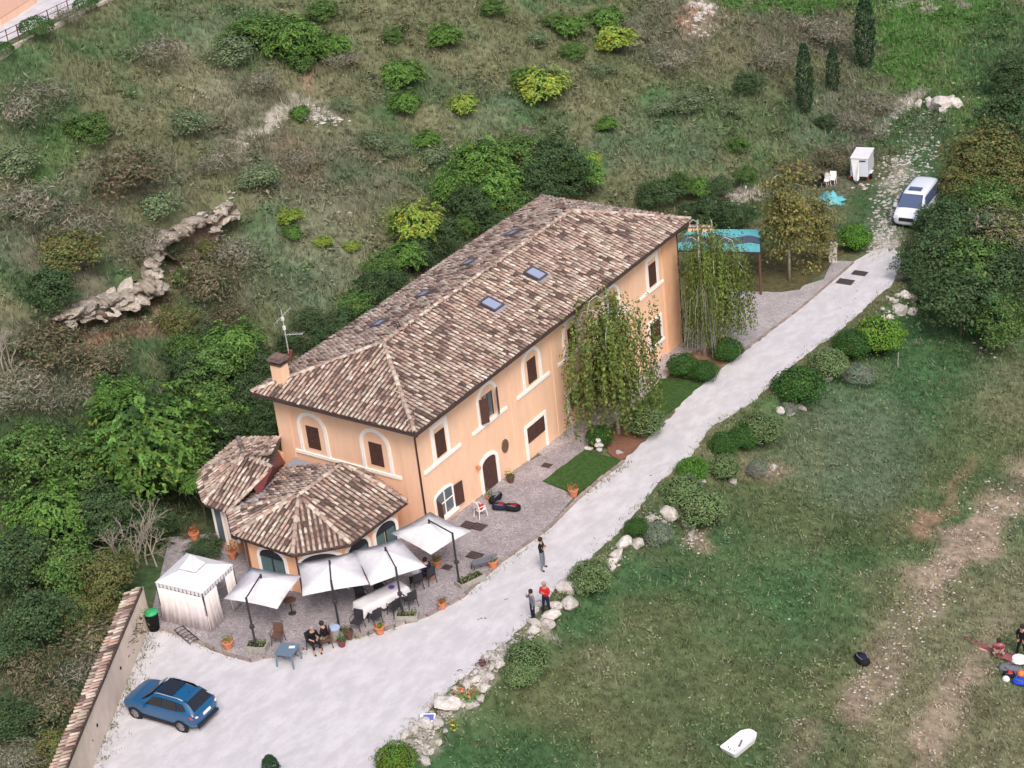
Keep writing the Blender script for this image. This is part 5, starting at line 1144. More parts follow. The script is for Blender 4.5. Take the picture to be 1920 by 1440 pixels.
bag(930,940,(.9,.5,.42),m_black,m_grey,'black harness bag propped by the doorstep', R(95)); bag(938,955,(.75,.5,.35),m_navy,m_red2,'dark blue bag with a red patch in front of the door', R(20)); bag(962,957,(.8,.55,.36),m_black,m_red2,'black and red rolled sports bag, right one on the patio', R(15))
bn = thing('garden_bench', 'dark slatted folding bench beside the pot of pink flowers', 'bench', tuple(base_pt(907, 1066, .08)), R(55)); 
for k in range(4): mb = MB(); mb.box((0, (k-1.5)*.11, .42), (1.15, .08, .03)); part('seat_slat', mb, m_grey, bn)
for k in range(3): mb = MB(); mb.box((0, -.26-.02*k, .55+k*.12), (1.15, .03, .08)); part('back_slat', mb, m_grey, bn)
for sx in (-1, 1):
    for sy in (-1, 1): mb = MB(); mb.tube([(sx*.5, sy*.2, .41), (sx*.52, sy*.24, 0)], .022, 5); part('leg', mb, m_iron, bn)
rk = thing('bicycle_rack', 'low grey metal rack lying at the patio edge in front of the gazebo', 'rack', tuple(base_pt(350, 1193, .09)), R(-18)); mb = MB()
for s in (-1, 1): mb.tube([(-.75, s*.22, .08), (.75, s*.22, .08)], .025, 5)
part('rail', mb, m_iron, rk)
for k in range(6): mb = MB(); mb.tube([(-.7+k*.28, -.22, .08), (-.7+k*.28, 0, .14), (-.7+k*.28, .22, .08)], .018, 5); part('bar', mb, m_iron, rk)
bn_ = thing('waste_bin', 'black waste bin with a bright green lid against the wall by the gazebo', 'bin', tuple(base_pt(290, 1180, .03))); mb = MB(); mb.lathe([(.24, 0), (.31, .85), (.33, .88), (.3, .9)], n=16); part('body', mb, m_black, bn_, True); mb = MB(); mb.lathe([(.33, .90), (.33, .95), (.22, 1.02), (.02, 1.04)], n=16); part('lid', mb, m_greenp, bn_, True)

# ------------------------------------------------------------------ people
def person(loc, rz, label, J, mats, hair=m_hair, scale=1.0, cap=None, pack=None):
    """J: joint positions (metres, facing +y). mats: shirt, trousers, shoes, forearm material"""
    t = thing('person', label, 'person', loc, rz, scale=scale)
    names = ['pelvis', 'waist', 'chest', 'neck', 'head', 'crown']; nodes = {}; verts = []; rad = []; edges = []; tags = []
    def nd(n, p, r, tg): nodes[n] = len(verts); verts.append(p); rad.append(r); tags.append(tg)
    def ed(a, b): edges.append((nodes[a], nodes[b]))
    for n, r, tg in (('pelvis', (.15, .115), 1), ('waist', (.135, .10), 0), ('chest', (.165, .115), 0), ('neck', (.06, .06), 3), ('head', (.085, .10), 3), ('crown', (.07, .08), 3)): nd(n, J[n], r, tg)
    for a, b in zip(names, names[1:]): ed(a, b)
    for s in 'LR':
        nd('sh'+s, J['sh'+s], (.07, .07), 0); nd('el'+s, J['el'+s], (.047, .047), 0); nd('wr'+s, J['wr'+s], (.032, .032), 4); nd('ha'+s, J['ha'+s], (.042, .022), 3)
        ed('chest', 'sh'+s); ed('sh'+s, 'el'+s); ed('el'+s, 'wr'+s); ed('wr'+s, 'ha'+s)
        nd('hi'+s, J['hi'+s], (.095, .10), 1); nd('kn'+s, J['kn'+s], (.062, .065), 1); nd('an'+s, J['an'+s], (.043, .045), 5); nd('to'+s, J['to'+s], (.045, .035), 2)
        ed('pelvis', 'hi'+s); ed('hi'+s, 'kn'+s); ed('kn'+s, 'an'+s); ed('an'+s, 'to'+s)
    me = bpy.data.meshes.new('body'); me.from_pydata(verts, edges, []); o = bpy.data.objects.new('tmp', me); COL.objects.link(o)
    sk = o.modifiers.new('skin', 'SKIN'); 
    for i, r in enumerate(rad): me.skin_vertices[0].data[i].radius = r
    me.skin_vertices[0].data[0].use_root = True
    ss = o.modifiers.new('sub', 'SUBSURF'); ss.levels = 2
    dg = bpy.context.evaluated_depsgraph_get(); ev = o.evaluated_get(dg); nm = bpy.data.meshes.new_from_object(ev); bpy.data.objects.remove(o)
    V = np.array([v.co[:] for v in nm.vertices]); jv = np.array(verts)
    segs = [(jv[a], jv[b], a, b) for a, b in edges]; ml = [mats[0], mats[1], mats[2], m_skin, mats[3], mats[4] if len(mats) > 4 else mats[1]]
    nm.materials.clear(); [nm.materials.append(m) for m in ml]
    for f in nm.polygons:
        c = np.array(f.center[:]); best = 9; tg = 0
        for a, b, ia, ib in segs:
            ab = b-a; q = np.clip(((c-a)@ab)/(ab@ab+1e-9), 0, 1); d = np.linalg.norm(a+ab*q-c)
            if d < best: best = d; tg = tags[ia] if q < .5 else tags[ib]
        f.material_index = tg; f.use_smooth = True
    nm.name = 'body'
    # fingers and nose join the same mesh
    import bmesh
    bm = bmesh.new(); bm.from_mesh(nm)
    def fing(a, b, r):
        a = Vector(a); b = Vector(b); D = (b-a); X = D.orthogonal().normalized()*r; Y = D.normalized().cross(X)
        ring = [[bm.verts.new(p+X*math.cos(w)*q+Y*math.sin(w)*q) for w in (0, 1.57, 3.14, 4.71)] for p, q in ((a, 1), ((a+b)/2+X*.6, .9), (b, .6))]
        for r0, r1 in zip(ring, ring[1:]):
            for k in range(4): f = bm.faces.new((r0[k], r0[(k+1) % 4], r1[(k+1) % 4], r1[k])); f.material_index = 3
        f = bm.faces.new(ring[-1]); f.material_index = 3
    for s in 'LR':
        h = Vector(J['ha'+s]); d = (h-Vector(J['wr'+s])).normalized(); sd_ = d.cross(Vector((0, 1, 0.2))).normalized()
        for k, ln in enumerate((.065, .075, .07, .055)): o_ = sd_*(k-1.5)*.02; fing(h+o_, h+o_*1.2+d*ln, .009)
        fing(h-sd_*.02-d*.02, h-sd_*.055+d*.025, .011)
    hd = Vector(J['head']); ft_ = Vector(J.get('face', (0, 1, 0))).normalized(); fing(hd+ft_*.085+Vector((0, 0, .02)), hd+ft_*.118-Vector((0, 0, .012)), .014)
    bm.to_mesh(nm); bm.free(); obj('body', nm, t)
    mb = MB(); prof = [(.098, -.02), (.112, .05), (.10, .11), (.06, .15), (.01, .165)]; mb.lathe(prof, tuple(hd-ft_*.022), 12); part('hair' if cap is None else 'cap', mb, hair if cap is None else cap, t, True)
    if pack: mb = MB(); c = Vector(J['chest'])-ft_*.20; mb.box(tuple(c-Vector((0, 0, .1))), (.30, .18, .45), taper=.85); part('backpack', mb, pack, t)
    return t
def stand(arm='down', spread=.1, tw=0):
    J = dict(pelvis=(0, 0, .95), waist=(0, 0, 1.10), chest=(0, -.01, 1.33), neck=(0, 0, 1.50), head=(0, .02, 1.62), crown=(0, .01, 1.70))
    for s, k in (('L', -1), ('R', 1)):
        J['sh'+s] = (k*.19, -.01, 1.40); J['hi'+s] = (k*.095, 0, .88); J['kn'+s] = (k*(.09+spread*.4), .02, .48); J['an'+s] = (k*(.09+spread*.8), -.02, .09); J['to'+s] = (k*(.10+spread*.9), .14, .045)
        if arm == 'down': J['el'+s] = (k*.25, -.03, 1.13); J['wr'+s] = (k*.24, .05, .90); J['ha'+s] = (k*.235, .08, .82)
        if arm == 'pocket': J['el'+s] = (k*.30, -.08, 1.14); J['wr'+s] = (k*.20, .06, .96); J['ha'+s] = (k*.16, .09, .90)
        if arm == 'chest': J['el'+s] = (k*.24, .05, 1.15); J['wr'+s] = (k*.08, .22, 1.25); J['ha'+s] = (k*.02, .24, 1.31)
        if arm == 'face': J['el'+s] = (k*.24, .10, 1.20); J['wr'+s] = (k*.12, .20, 1.42); J['ha'+s] = (k*.08, .19, 1.52)
    return J
def sit(lean=.05):
    J = dict(pelvis=(0, -.05, .50), waist=(0, -.06, .66), chest=(0, -.04+lean, .89), neck=(0, lean, 1.06), head=(0, .03+lean, 1.18), crown=(0, .02+lean, 1.26))
    for s, k in (('L', -1), ('R', 1)):
        J['sh'+s] = (k*.18, -.03+lean, .96); J['el'+s] = (k*.24, .06, .72); J['wr'+s] = (k*.14, .26, .70); J['ha'+s] = (k*.09, .33, .69)
        J['hi'+s] = (k*.10, .02, .48); J['kn'+s] = (k*.14, .42, .48); J['an'+s] = (k*.13, .42, .09); J['to'+s] = (k*.14, .56, .045)
    return J
toward = math.atan2(CP[0], -CP[1])   # facing the viewer
J = stand('chest', .12); J['kneeL'] = 0; J.pop('kneeL')
person(tuple(base_pt(1019,1068,.03)), R(-75), 'man in a black top and grey trousers standing alone on the gravel road', J, [m_black, m_jean, m_black, m_skin])
person(tuple(base_pt(1026,1150,.0)), R(-170), 'person in a bright red jacket and dark trousers beside the stones', stand('chest', .12), [m_red, m_navy, m_black, m_red], hair=mat('light_hair', (.35, .26, .20), .8, .2), scale=.95)
J = stand('face', .06); J['elL'] = (-.25, -.02, 1.13); J['wrL'] = (-.22, .08, .92); J['haL'] = (-.2, .1, .84)
person(tuple(base_pt(1001,1163,.0)), R(150), 'smaller person in a grey hoodie and dark jeans left of the red jacket', J, [m_grey, m_navy, m_black, m_grey], scale=.93)
gp_ = G(1915, 1232); person(tuple(gp_), R(170), 'person dressed all in black standing at the right edge of the meadow', stand('pocket', .18), [m_black, m_black, m_black, m_black])
cp_ = base_pt(590,1218,.075); chair(0, 0, R(-100), 'chair the bare-kneed man in black sits on', m_iron, at=tuple(cp_))
person((cp_[0], cp_[1], cp_[2]), R(-120), 'seated man in a black shirt and shorts at the kerb by the round table', sit(.10), [m_black, m_black, m_black, m_skin, m_skin], hair=mat('grey_hair', (.30, .24, .24), .8, .2))
cp2 = base_pt(613,1212,.075); wch = chair(0, 0, R(140), 'brown high-backed wicker chair seen from behind at the kerb', m_brown, at=tuple(cp2))
person((cp2[0], cp2[1], cp2[2]), R(100), 'dark-haired seated person in a black top in the brown wicker chair', sit(.06), [m_black, m_khaki, m_black, m_black, m_khaki])
cb = base_pt(630,1196,.08); ct_ = thing('cooler_box', 'pale blue round-topped tub beside the second mast', 'tub', tuple(cb)); mb = MB(); mb.lathe([(.2, 0), (.24, .5), (.25, .52)], n=14); part('tub', mb, m_trough, ct_); mb = MB(); mb.lathe([(.26, .52), (.26, .57), (.1, .6)], n=14); part('lid', mb, mat('pale_blue', (.35, .45, .62), .5, .3), ct_)
cp3 = base_pt(783,1103,.08); chair(0, 0, R(60), 'chair of the diner in grey at the table end', m_iron, at=tuple(cp3)); person(tuple(cp3), R(60), 'diner in a light grey top at the far end of the long table', sit(.08), [mat('pale_fabric', (.42, .42, .50), .85, .2), m_navy, m_black, m_skin])
cp4 = base_pt(806,1092,.08); chair(0, 0, R(75), 'chair of the diner in navy under the third parasol', m_iron, at=tuple(cp4)); person(tuple(cp4), R(85), 'diner in navy blue sitting right of the one in grey', sit(.1), [m_navy, m_navy, m_black, m_navy])

# ------------------------------------------------------------------ vehicles
def lofted(st, hw, ny=7):
    """st: stations (x, z_bottom, z_belt, z_roof, half_low, half_belt, half_roof). Returns surface function and grid."""
    pass
def vehicle_body(st):
    """closed shell: per station a half ring of points mirrored"""
    mb = MB(); rings = []
    for (x, zb, zm, zt, wl, wm, wt) in st:
        h = [(0, zb), (wl*.7, zb), (wl, zb+.10), (wm*1.0, zb+(zm-zb)*.5), (wm, zm-.05), (wm*.955, zm+.005)]
        if zt-zm > .06: h += [((wm*.94+wt)/2+.01, (zm+zt)/2), (wt, zt-.07), (wt*.86, zt-.005), (wt*.45, zt+.02), (0, zt+.025)]
        else: h += [(wm*.90, zm+.012), (wm*.82, zm+.02+(zt-zm)*.5), (wm*.7, zt+.012), (wm*.4, zt+.02), (0, zt+.025)]
        rings.append([(x, y, z) for y, z in h]+[(x, -y, z) for y, z in reversed(h[1:-1])])
    n = len(rings[0]); vs = [p for r in rings for p in r]; fs = [(i*n+k, i*n+(k+1) % n, (i+1)*n+(k+1) % n, (i+1)*n+k) for i in range(len(rings)-1) for k in range(n)]
    fs += [tuple(reversed(range(n))), tuple((len(rings)-1)*n+k for k in range(n))]; mb.add(vs, fs); return mb, rings
def patch(parent, name, quad, m, off=(0, 0, 0), n=1, label=None, th=.012):
    q = [Vector(p)+Vector(off) for p in quad]; nn = (q[1]-q[0]).cross(q[-1]-q[0]).normalized(); mb = MB(); k = len(q)
    mb.add([p+nn*th for p in q]+[p-nn*th*2 for p in q], [tuple(range(k)), tuple(reversed(range(k, 2*k)))]+[(i, k+i, k+(i+1) % k, (i+1) % k) for i in range(k)]); return part(name, mb, m, parent, label=label)
def wheel(parent, x, y, r=.345, w=.22, side=1):
    wh = obj('wheel', None, parent, (x, y, r)); mb = MB(); prof = [(r*.62, -w/2), (r*.94, -w/2), (r, -w*.3), (r, w*.3), (r*.94, w/2), (r*.62, w/2)]
    mb.lathe(prof, n=22); o = part('tyre', mb, mat('tyre_rubber', (.02, .02, .022), .9, .2), wh, rot=(R(90), 0, 0)); mb = MB()
    m_rim = mat('alloy', (.42, .42, .44), .35, .5, metal=.7, var=.02)
    mb.lathe([(r*.16, w*.48), (r*.02, w*.52)], n=10)
    for k in range(5):
        for da in (-.13, .13): a = k*2*math.pi/5+da; mb.box((math.cos(a)*r*.36, math.sin(a)*r*.36, w*.46), (r*.58, r*.085, .02), rz=a)
    mb.lathe([(r*.60, w*.44), (r*.66, w*.50), (r*.60, w*.50)], n=22); part('rim', mb, m_rim, wh, rot=(R(90*side), 0, 0))
    mb = MB(); mb.lathe([(r*.6, w*.30), (.01, w*.31)], n=16); part('brake_disc', mb, m_black, wh, rot=(R(90*side), 0, 0)); return wh
# blue SUV: local +x forward, origin under the middle
m_car = mat('blue_paint', (.006, .085, .215), .28, .5, var=.02, coat=.6); m_trimb = mat('black_trim', (.018, .018, .02), .6, .3); m_cglass = mat('car_glass', (.015, .018, .024), .06, .8, var=0)
rw = base_pt(345, 1372); fw = base_pt(259, 1346); hd = (fw-rw)[:2]; hl = np.linalg.norm(hd); caz = math.atan2(hd[1], hd[0]); side = np.array([-math.sin(caz), math.cos(caz)])
S_ = .90; mid = (rw+fw)[:2]/2 - side*.83*S_
cx_, cy_ = mid; 
car = thing('parked_car', 'metallic blue compact SUV with panoramic glass roof parked in front of the wall', 'car', (cx_, cy_, GS*cy_+.03), caz, scale=S_)
st = [(2.16,.42,.66,.68,.55,.62,.5),(2.10,.30,.80,.82,.76,.80,.6),(1.85,.24,.93,.95,.84,.89,.7),(1.45,.22,1.00,1.04,.87,.905,.74),(1.02,.22,1.04,1.09,.88,.915,.74),(.72,.22,1.05,1.22,.88,.915,.72),(.30,.22,1.06,1.56,.88,.915,.63),(-.1,.22,1.07,1.64,.88,.915,.63),(-.8,.22,1.08,1.63,.88,.915,.62),(-1.45,.22,1.10,1.56,.88,.91,.60),(-1.80,.26,1.11,1.40,.87,.895,.57),(-2.08,.34,1.08,1.12,.82,.86,.6),(-2.20,.42,.92,.95,.72,.80,.6)]
mb, rg_c = vehicle_body(st); o = part('body', mb, m_car, car, True); s1 = o.modifiers.new('s', 'SUBSURF'); s1.levels = s1.render_levels = 2
for s in (-1, 1):
    patch(car, 'side_window', [(.62*1,s*.845,1.11),(.20,s*.715,1.49),(-.33,s*.70,1.54),(-.36,s*.845,1.12)][::s], m_cglass, (0, s*.015, 0))
    patch(car, 'side_window', [(-.42,s*.845,1.12),(-.39,s*.70,1.54),(-1.12,s*.70,1.52),(-1.22,s*.845,1.14)][::s], m_cglass, (0, s*.015, 0)); patch(car, 'side_window', [(-1.28,s*.84,1.15),(-1.18,s*.69,1.51),(-1.45,s*.68,1.46),(-1.68,s*.80,1.22)][::s], m_cglass, (0, s*.015, 0))
    mb = MB(); mb.tube([(.15, s*.60, 1.62), (-.1, s*.62, 1.69), (-1.2, s*.61, 1.68), (-1.45, s*.585, 1.60)], .022, 5); part('roof_rail', mb, mat('silver', (.6, .62, .65), .3, .6, metal=.5, var=.02), car)
    mb = MB(); mb.box((.62, s*1.0, 1.08), (.14, .2, .15), taper=.8); part('wing_mirror', mb, m_car, car)
    mb = MB(); mb.box((-.02, s*.885, .30), (2.1, .05, .12)); part('sill_trim', mb, m_trimb, car)
    tl = patch(car, 'tail_light', [(-1.98,s*.86,.88),(-1.86,s*.885,1.02),(-2.10,s*.70,1.04),(-2.19,s*.62,.92)][::s], mat('tail_red', (.50, .02, .03), .3, .5, var=0), (-.03, s*.03, 0)); patch(tl, 'reverse_lamp', [(-2.12,s*.72,.93),(-2.10,s*.74,1.0),(-2.14,s*.62,1.0),(-2.17,s*.60,.94)][::s], m_white, (-.05, s*.025, 0))
    patch(car, 'headlight', [(2.02,s*.80,.80),(2.08,s*.62,.82),(2.16,s*.52,.70),(2.10,s*.74,.68)][::-s], m_white, (.02, s*.02, 0))
    for x in (1.36, -1.30):
        mb = MB(); mb.lathe([(.40, 0), (.42, .02), (.30, .03), (.01, .03)], n=20); part('wheel_arch', mb, m_trimb, car, loc=(x, s*.865, .36), rot=(R(-90*s), 0, 0)); wheel(car, x, s*.83, side=-s)
patch(car, 'windscreen', [(.92,-.70,1.11),(.92,.70,1.11),(.30,.58,1.56),(.30,-.58,1.56)], m_cglass, (.045, 0, .035)); patch(car, 'rear_window', [(-1.62,-.55,1.50),(-1.62,.55,1.50),(-2.0,.64,1.15),(-2.0,-.64,1.15)][::-1], m_cglass, (-.05, 0, .04))
patch(car, 'sunroof', [(.10,-.50,1.66),(.10,.50,1.66),(-.80,.50,1.67),(-.80,-.50,1.67)], m_cglass, (0, 0, .012)); mb = MB(); mb.box((-1.58, 0, 1.60), (.22, 1.1, .04), ry=.15); part('spoiler', mb, m_car, car)
pt_ = patch(car, 'number_plate', [(-2.20,-.26,.80),(-2.20,.26,.80),(-2.17,.26,.92),(-2.17,-.26,.92)][::-1], m_white, (-.03, 0, 0)); patch(car, 'rear_bumper', [(-2.17,-.74,.36),(-2.17,.74,.36),(-2.22,.70,.52),(-2.22,-.70,.52)][::-1], m_trimb, (-.02, 0, 0), th=.03)
mb = MB(); mb.tube([(-1.35, 0, 1.64), (-1.42, 0, 1.72)], .012, 4); part('roof_aerial', mb, m_trimb, car)
# white van
va = G(1693, 418); vb = G(1752, 352); vd = (va-vb)[:2]; vaz = math.atan2(vd[1], vd[0])
vm = (G(1686, 447)[:2]+G(1722, 394)[:2])/2
van = thing('white_van', 'white camper van parked at the edge of the grove with a dark roof hatch', 'van', (float(vm[0]), float(vm[1])+1.3, T(vm[0], vm[1])+.02), vaz, scale=1.0)
m_vanp = mat('white_paint', (.66, .70, .80), .35, .5, var=.02, coat=.4); m_vg = mat('van_glass', (.07, .10, .19), .1, .8, var=0)
st = [(2.35,.40,.70,.72,.65,.72,.6),(2.28,.30,.86,.90,.85,.88,.7),(2.0,.26,1.02,1.06,.90,.93,.72),(1.62,.24,1.15,1.22,.92,.95,.76),(1.20,.24,1.18,1.60,.93,.955,.76),(.78,.24,1.18,1.95,.93,.955,.75),(.2,.24,1.18,2.02,.93,.955,.76),(-1.0,.24,1.18,2.02,.93,.955,.76),(-2.1,.24,1.18,1.98,.93,.955,.76),(-2.38,.28,1.18,1.88,.91,.94,.74),(-2.45,.4,1.1,1.6,.88,.92,.72)]
mb, _ = vehicle_body(st); o = part('body', mb, m_vanp, van, True); s1 = o.modifiers.new('s', 'SUBSURF'); s1.levels = s1.render_levels = 1
patch(van, 'windscreen', [(1.58,-.78,1.24),(1.58,.78,1.24),(.86,.70,1.92),(.86,-.70,1.92)], m_vg, (.03, 0, .03)); patch(van, 'roof_hatch', [(.45,-.42,2.05),(.45,.42,2.05),(.02,.42,2.06),(.02,-.42,2.06)], m_vg, (0, 0, .03), th=.03)
patch(van, 'grille', [(2.34,-.5,.62),(2.34,.5,.62),(2.30,.5,.84),(2.30,-.5,.84)], m_trimb, (.03, 0, 0))
for s in (-1, 1):
    patch(van, 'headlight', [(2.26,s*.84,.74),(2.32,s*.56,.74),(2.22,s*.56,.93),(2.12,s*.86,.93)][::s], mat('lamp_glass', (.55, .6, .68), .2, .6), (.03, s*.02, .01)); patch(van, 'side_window', [(1.2,s*.93,1.25),(.8,s*.80,1.82),(.2,s*.80,1.84),(.2,s*.93,1.25)][::s], m_vg, (0, s*.03, 0)); patch(van, 'side_window', [(.1,s*.93,1.25),(.1,s*.80,1.84),(-2.0,s*.80,1.84),(-2.0,s*.93,1.25)][::s], m_vg, (0, s*.03, 0))
    mb = MB(); mb.box((1.25, s*1.06, 1.25), (.12, .2, .26)); part('wing_mirror', mb, m_vanp, van)
    for x in (1.5, -1.5): wheel(van, x, s*.86, side=-s)
# white box trailer
tp = G(1611, 342); tr = thing('box_trailer', 'tall white covered trailer with a draped front standing on the grass', 'trailer', tuple(tp), R(12), scale=.80)
mb = MB(); mb.box((0, 1.3, 1.35), (1.55, 2.6, 1.7), taper=.98); o = part('box', mb, m_vanp, tr); bv = o.modifiers.new('b', 'BEVEL'); bv.width = .08; bv.segments = 2
mb = MB(); mb.box((0, 1.3, 2.24), (1.62, 2.68, .09)); o = part('lid', mb, m_canvas, tr); bv = o.modifiers.new('b', 'BEVEL'); bv.width = .04
mb = MB()
mb.add([(-.70, -.02, 2.15), (.0, -.02, 2.15), (.12, -.45, .55), (-.40, -.45, .45), (-.05, -.75, .25)], [(0, 1, 2, 4, 3)]); part('front_drape', mb, m_canvas, tr); mb = MB(); mb.box((.3, -.03, 2.02), (.55, .02, .10)); part('vent_slot', mb, m_trimb, tr)
mb = MB(); mb.tube([(-.4, 0, .45), (0, -.95, .42)], .04, 5); mb.tube([(.4, 0, .45), (0, -.95, .42)], .04, 5); mb.tube([(0, -.9, .42), (0, -.9, .0)], .03, 5); part('drawbar', mb, m_iron, tr)
for s in (-1, 1):
    wheel(tr, 0, 0, .3, .18, s).matrix_local = Matrix.Translation((s*.86, 1.1, .3)) @ Matrix.Rotation(R(90), 4, 'Z'); mb = MB(); mb.box((s*.86, 1.1, .62), (.24, .8, .05)); part('mudguard', mb, m_vanp, tr); mb = MB(); mb.lathe([(.05, 0), (.09, .03), (.01, .05)], n=8); part('lamp', mb, m_red, tr, loc=(s*.8, -.02, .5), rot=(R(90), 0, 0))
# stacked white chairs and dark crates
for k, (dx_, dz_, lb, mm) in enumerate([(-.5,0,'black plastic chair in the group left of the trailer',m_black),(0,0,'white plastic chair with black slats left of the trailer',m_white),(.55,.0,'white plastic chair nearest the trailer',m_white)]):
    p = G(1537+k*12, 352-k*3); chair(0, 0, R(150+k*20), lb, mm, at=tuple(p))
tpp = G(1556, 377); tarp = thing('tarpaulin', 'crumpled turquoise tarpaulin on the grass below the chairs', 'tarpaulin', tuple(tpp), .3); mb = MB(); vs = []; n = 12
for i in range(n+1):
    for j in range(n+1):
        x = (i/n-.5); y = (j/n-.5); q = math.hypot(x, y)*2; vs.append((x*1.9*(1+.2*math.sin(j)), y*1.5*(1+.2*math.sin(i*1.3)), max(.03, .75*max(0, 1-q*1.05)*(1+.4*math.sin(i*1.7+j*1.1))+.04)))
mb.add(vs, [(i*(n+1)+j, (i+1)*(n+1)+j, (i+1)*(n+1)+j+1, i*(n+1)+j+1) for i in range(n) for j in range(n)]); part('sheet', mb, m_teal, tarp, True)

# ------------------------------------------------------------------ pergola with the wavy turquoise roof
pg4 = [plane_z(1262, 468, 1.2), plane_z(1425, 472, 1.2), plane_z(1424, 432, 1.2), plane_z(1292, 431, 1.2)]
pgc = np.mean(pg4, axis=0); pg = thing('pergola', 'open carport with turquoise and dark wavy striped roof beyond the farmhouse', 'pergola', (float(pgc[0]), float(pgc[1]), GS*pgc[1])); pgo = np.array(pg.location)
PQ = [p-pgo for p in pg4]
def pgp(u, v): return PQ[0]*(1-u)*(1-v)+PQ[1]*u*(1-v)+PQ[2]*u*v+PQ[3]*(1-u)*v
edges_v = lambda k, u: [0, .36+.07*math.sin(u*16), .68+.05*math.sin(u*16+.5), 1][k]
for b in range(3):
    for q in range(2):
        mb = MB(); n = 14; u0, u1 = (0, .495) if q == 0 else (.505, 1); vs = []
        for i in range(n+1):
            u = u0+(u1-u0)*i/n
            for v in (edges_v(b, u), edges_v(b+1, u)): p = pgp(u, v); w = .05*math.sin(v*9); vs.append((p[0], p[1], p[2]+w+.02*b))
        m_ = len(vs); vs += [(x, y, z-.03) for x, y, z in vs]; mb.add(vs, [(2*i, 2*i+2, 2*i+3, 2*i+1) for i in range(n)]+[(m_+2*i+1, m_+2*i+3, m_+2*i+2, m_+2*i) for i in range(n)]+[(2*i, m_+2*i, m_+2*i+2, 2*i+2) for i in range(n)]+[(2*i+1, 2*i+3, m_+2*i+3, m_+2*i+1) for i in range(n)])
        part('roof_panel', mb, m_teal if b != 1 else m_dteal, pg, label='turquoise wavy roof strip' if b != 1 else 'dark wavy roof strip in the middle')
for a, b in zip(PQ, PQ[1:]+PQ[:1]): mb = MB(); mb.tube([tuple(a-np.array([0, 0, .08])), tuple(b-np.array([0, 0, .08]))], .06, 4); part('beam', mb, m_iron, pg)
for c in PQ: mb = MB(); mb.tube([(c[0]*.98, c[1]*.98, -.3), (c[0]*.98, c[1]*.98, c[2]-.06)], .08, 6); part('post', mb, m_brown, pg)
tw = thing('low_tiled_wall', 'short low wall topped with clay tiles beyond the farmhouse roof corner', 'wall', tuple(base_pt(1300, 440)), 0); mb = MB(); a = plane_z(1290, 428, 1.4)-np.array(tw.location); b = plane_z(1335, 428, 1.4)-np.array(tw.location)
Dn = (b-a); ww = math.atan2(Dn[1], Dn[0]); mdl = (a+b)/2; mb.box((mdl[0], mdl[1], mdl[2]/2-.3), (np.linalg.norm(Dn), .3, mdl[2]+.5), rz=ww); part('wall', mb, m_wall2, tw)
for k in range(9):
    p = a+(b-a)*(k+.5)/9; o = obj('tile', TILE_MESH[k % 5], tw, loc=tuple(p), rot=(0, 0, ww-.02), scale=(1.4, 1, 1.3))
gp2 = G(1562, 492); gpst = thing('gate_pillar', 'pale stone gate pillar beside the round bush at the walkway end', 'pillar', tuple(gp2), .4); mb = MB(); mb.box((0, 0, .55), (.5, .45, 1.3)); mb.box((0, 0, 1.25), (.62, .56, .12), taper=.9); part('pillar', mb, m_rock, gpst)

# ------------------------------------------------------------------ stones
SM = []
for k in range(8):
    rg = np.random.default_rng(k+50); mb = MB(); n1, n2 = 7, 10; vs = []
    ax_ = rg.uniform(.75, 1.2, 3); ph = rg.uniform(0, 6, 6)
    import bmesh
    bm = bmesh.new(); bmesh.ops.create_icosphere(bm, subdivisions=2, radius=1)
    pl_n = rg.normal(0, 1, (7, 3)); pl_n /= np.linalg.norm(pl_n, axis=1)[:, None]; pd = rg.uniform(.55, .85, 7)
    for v in bm.verts:
        c = np.array(v.co[:]); 
        for nn, d in zip(pl_n, pd):
            q = c@nn
            if q > d: c = c-nn*(q-d)
        c = c*ax_*(1+.06*math.sin(c[0]*7+ph[0])+.06*math.sin(c[1]*8+ph[1])+.05*math.sin(c[2]*9+ph[2])); v.co = c
    me = bpy.data.meshes.new('stone'); bm.to_mesh(me); bm.free(); me.materials.append(m_rock); SM.append(me)
def boulder(px, py, r, label, flat=.7, on='g', name='boulder', zo=0, group='pale boulders along the verge'):
    p = G(px, py); k = random.randrange(8); s = r/34
    t = obj(name, SM[k], None, (p[0], p[1], p[2]+s*flat*.35+zo), label=label, cat='boulder', group=group, rot=(random.uniform(-.3, .3), random.uniform(-.3, .3), random.uniform(0, 6.28)), scale=(s*1.05, s*.95, s*flat)); return t
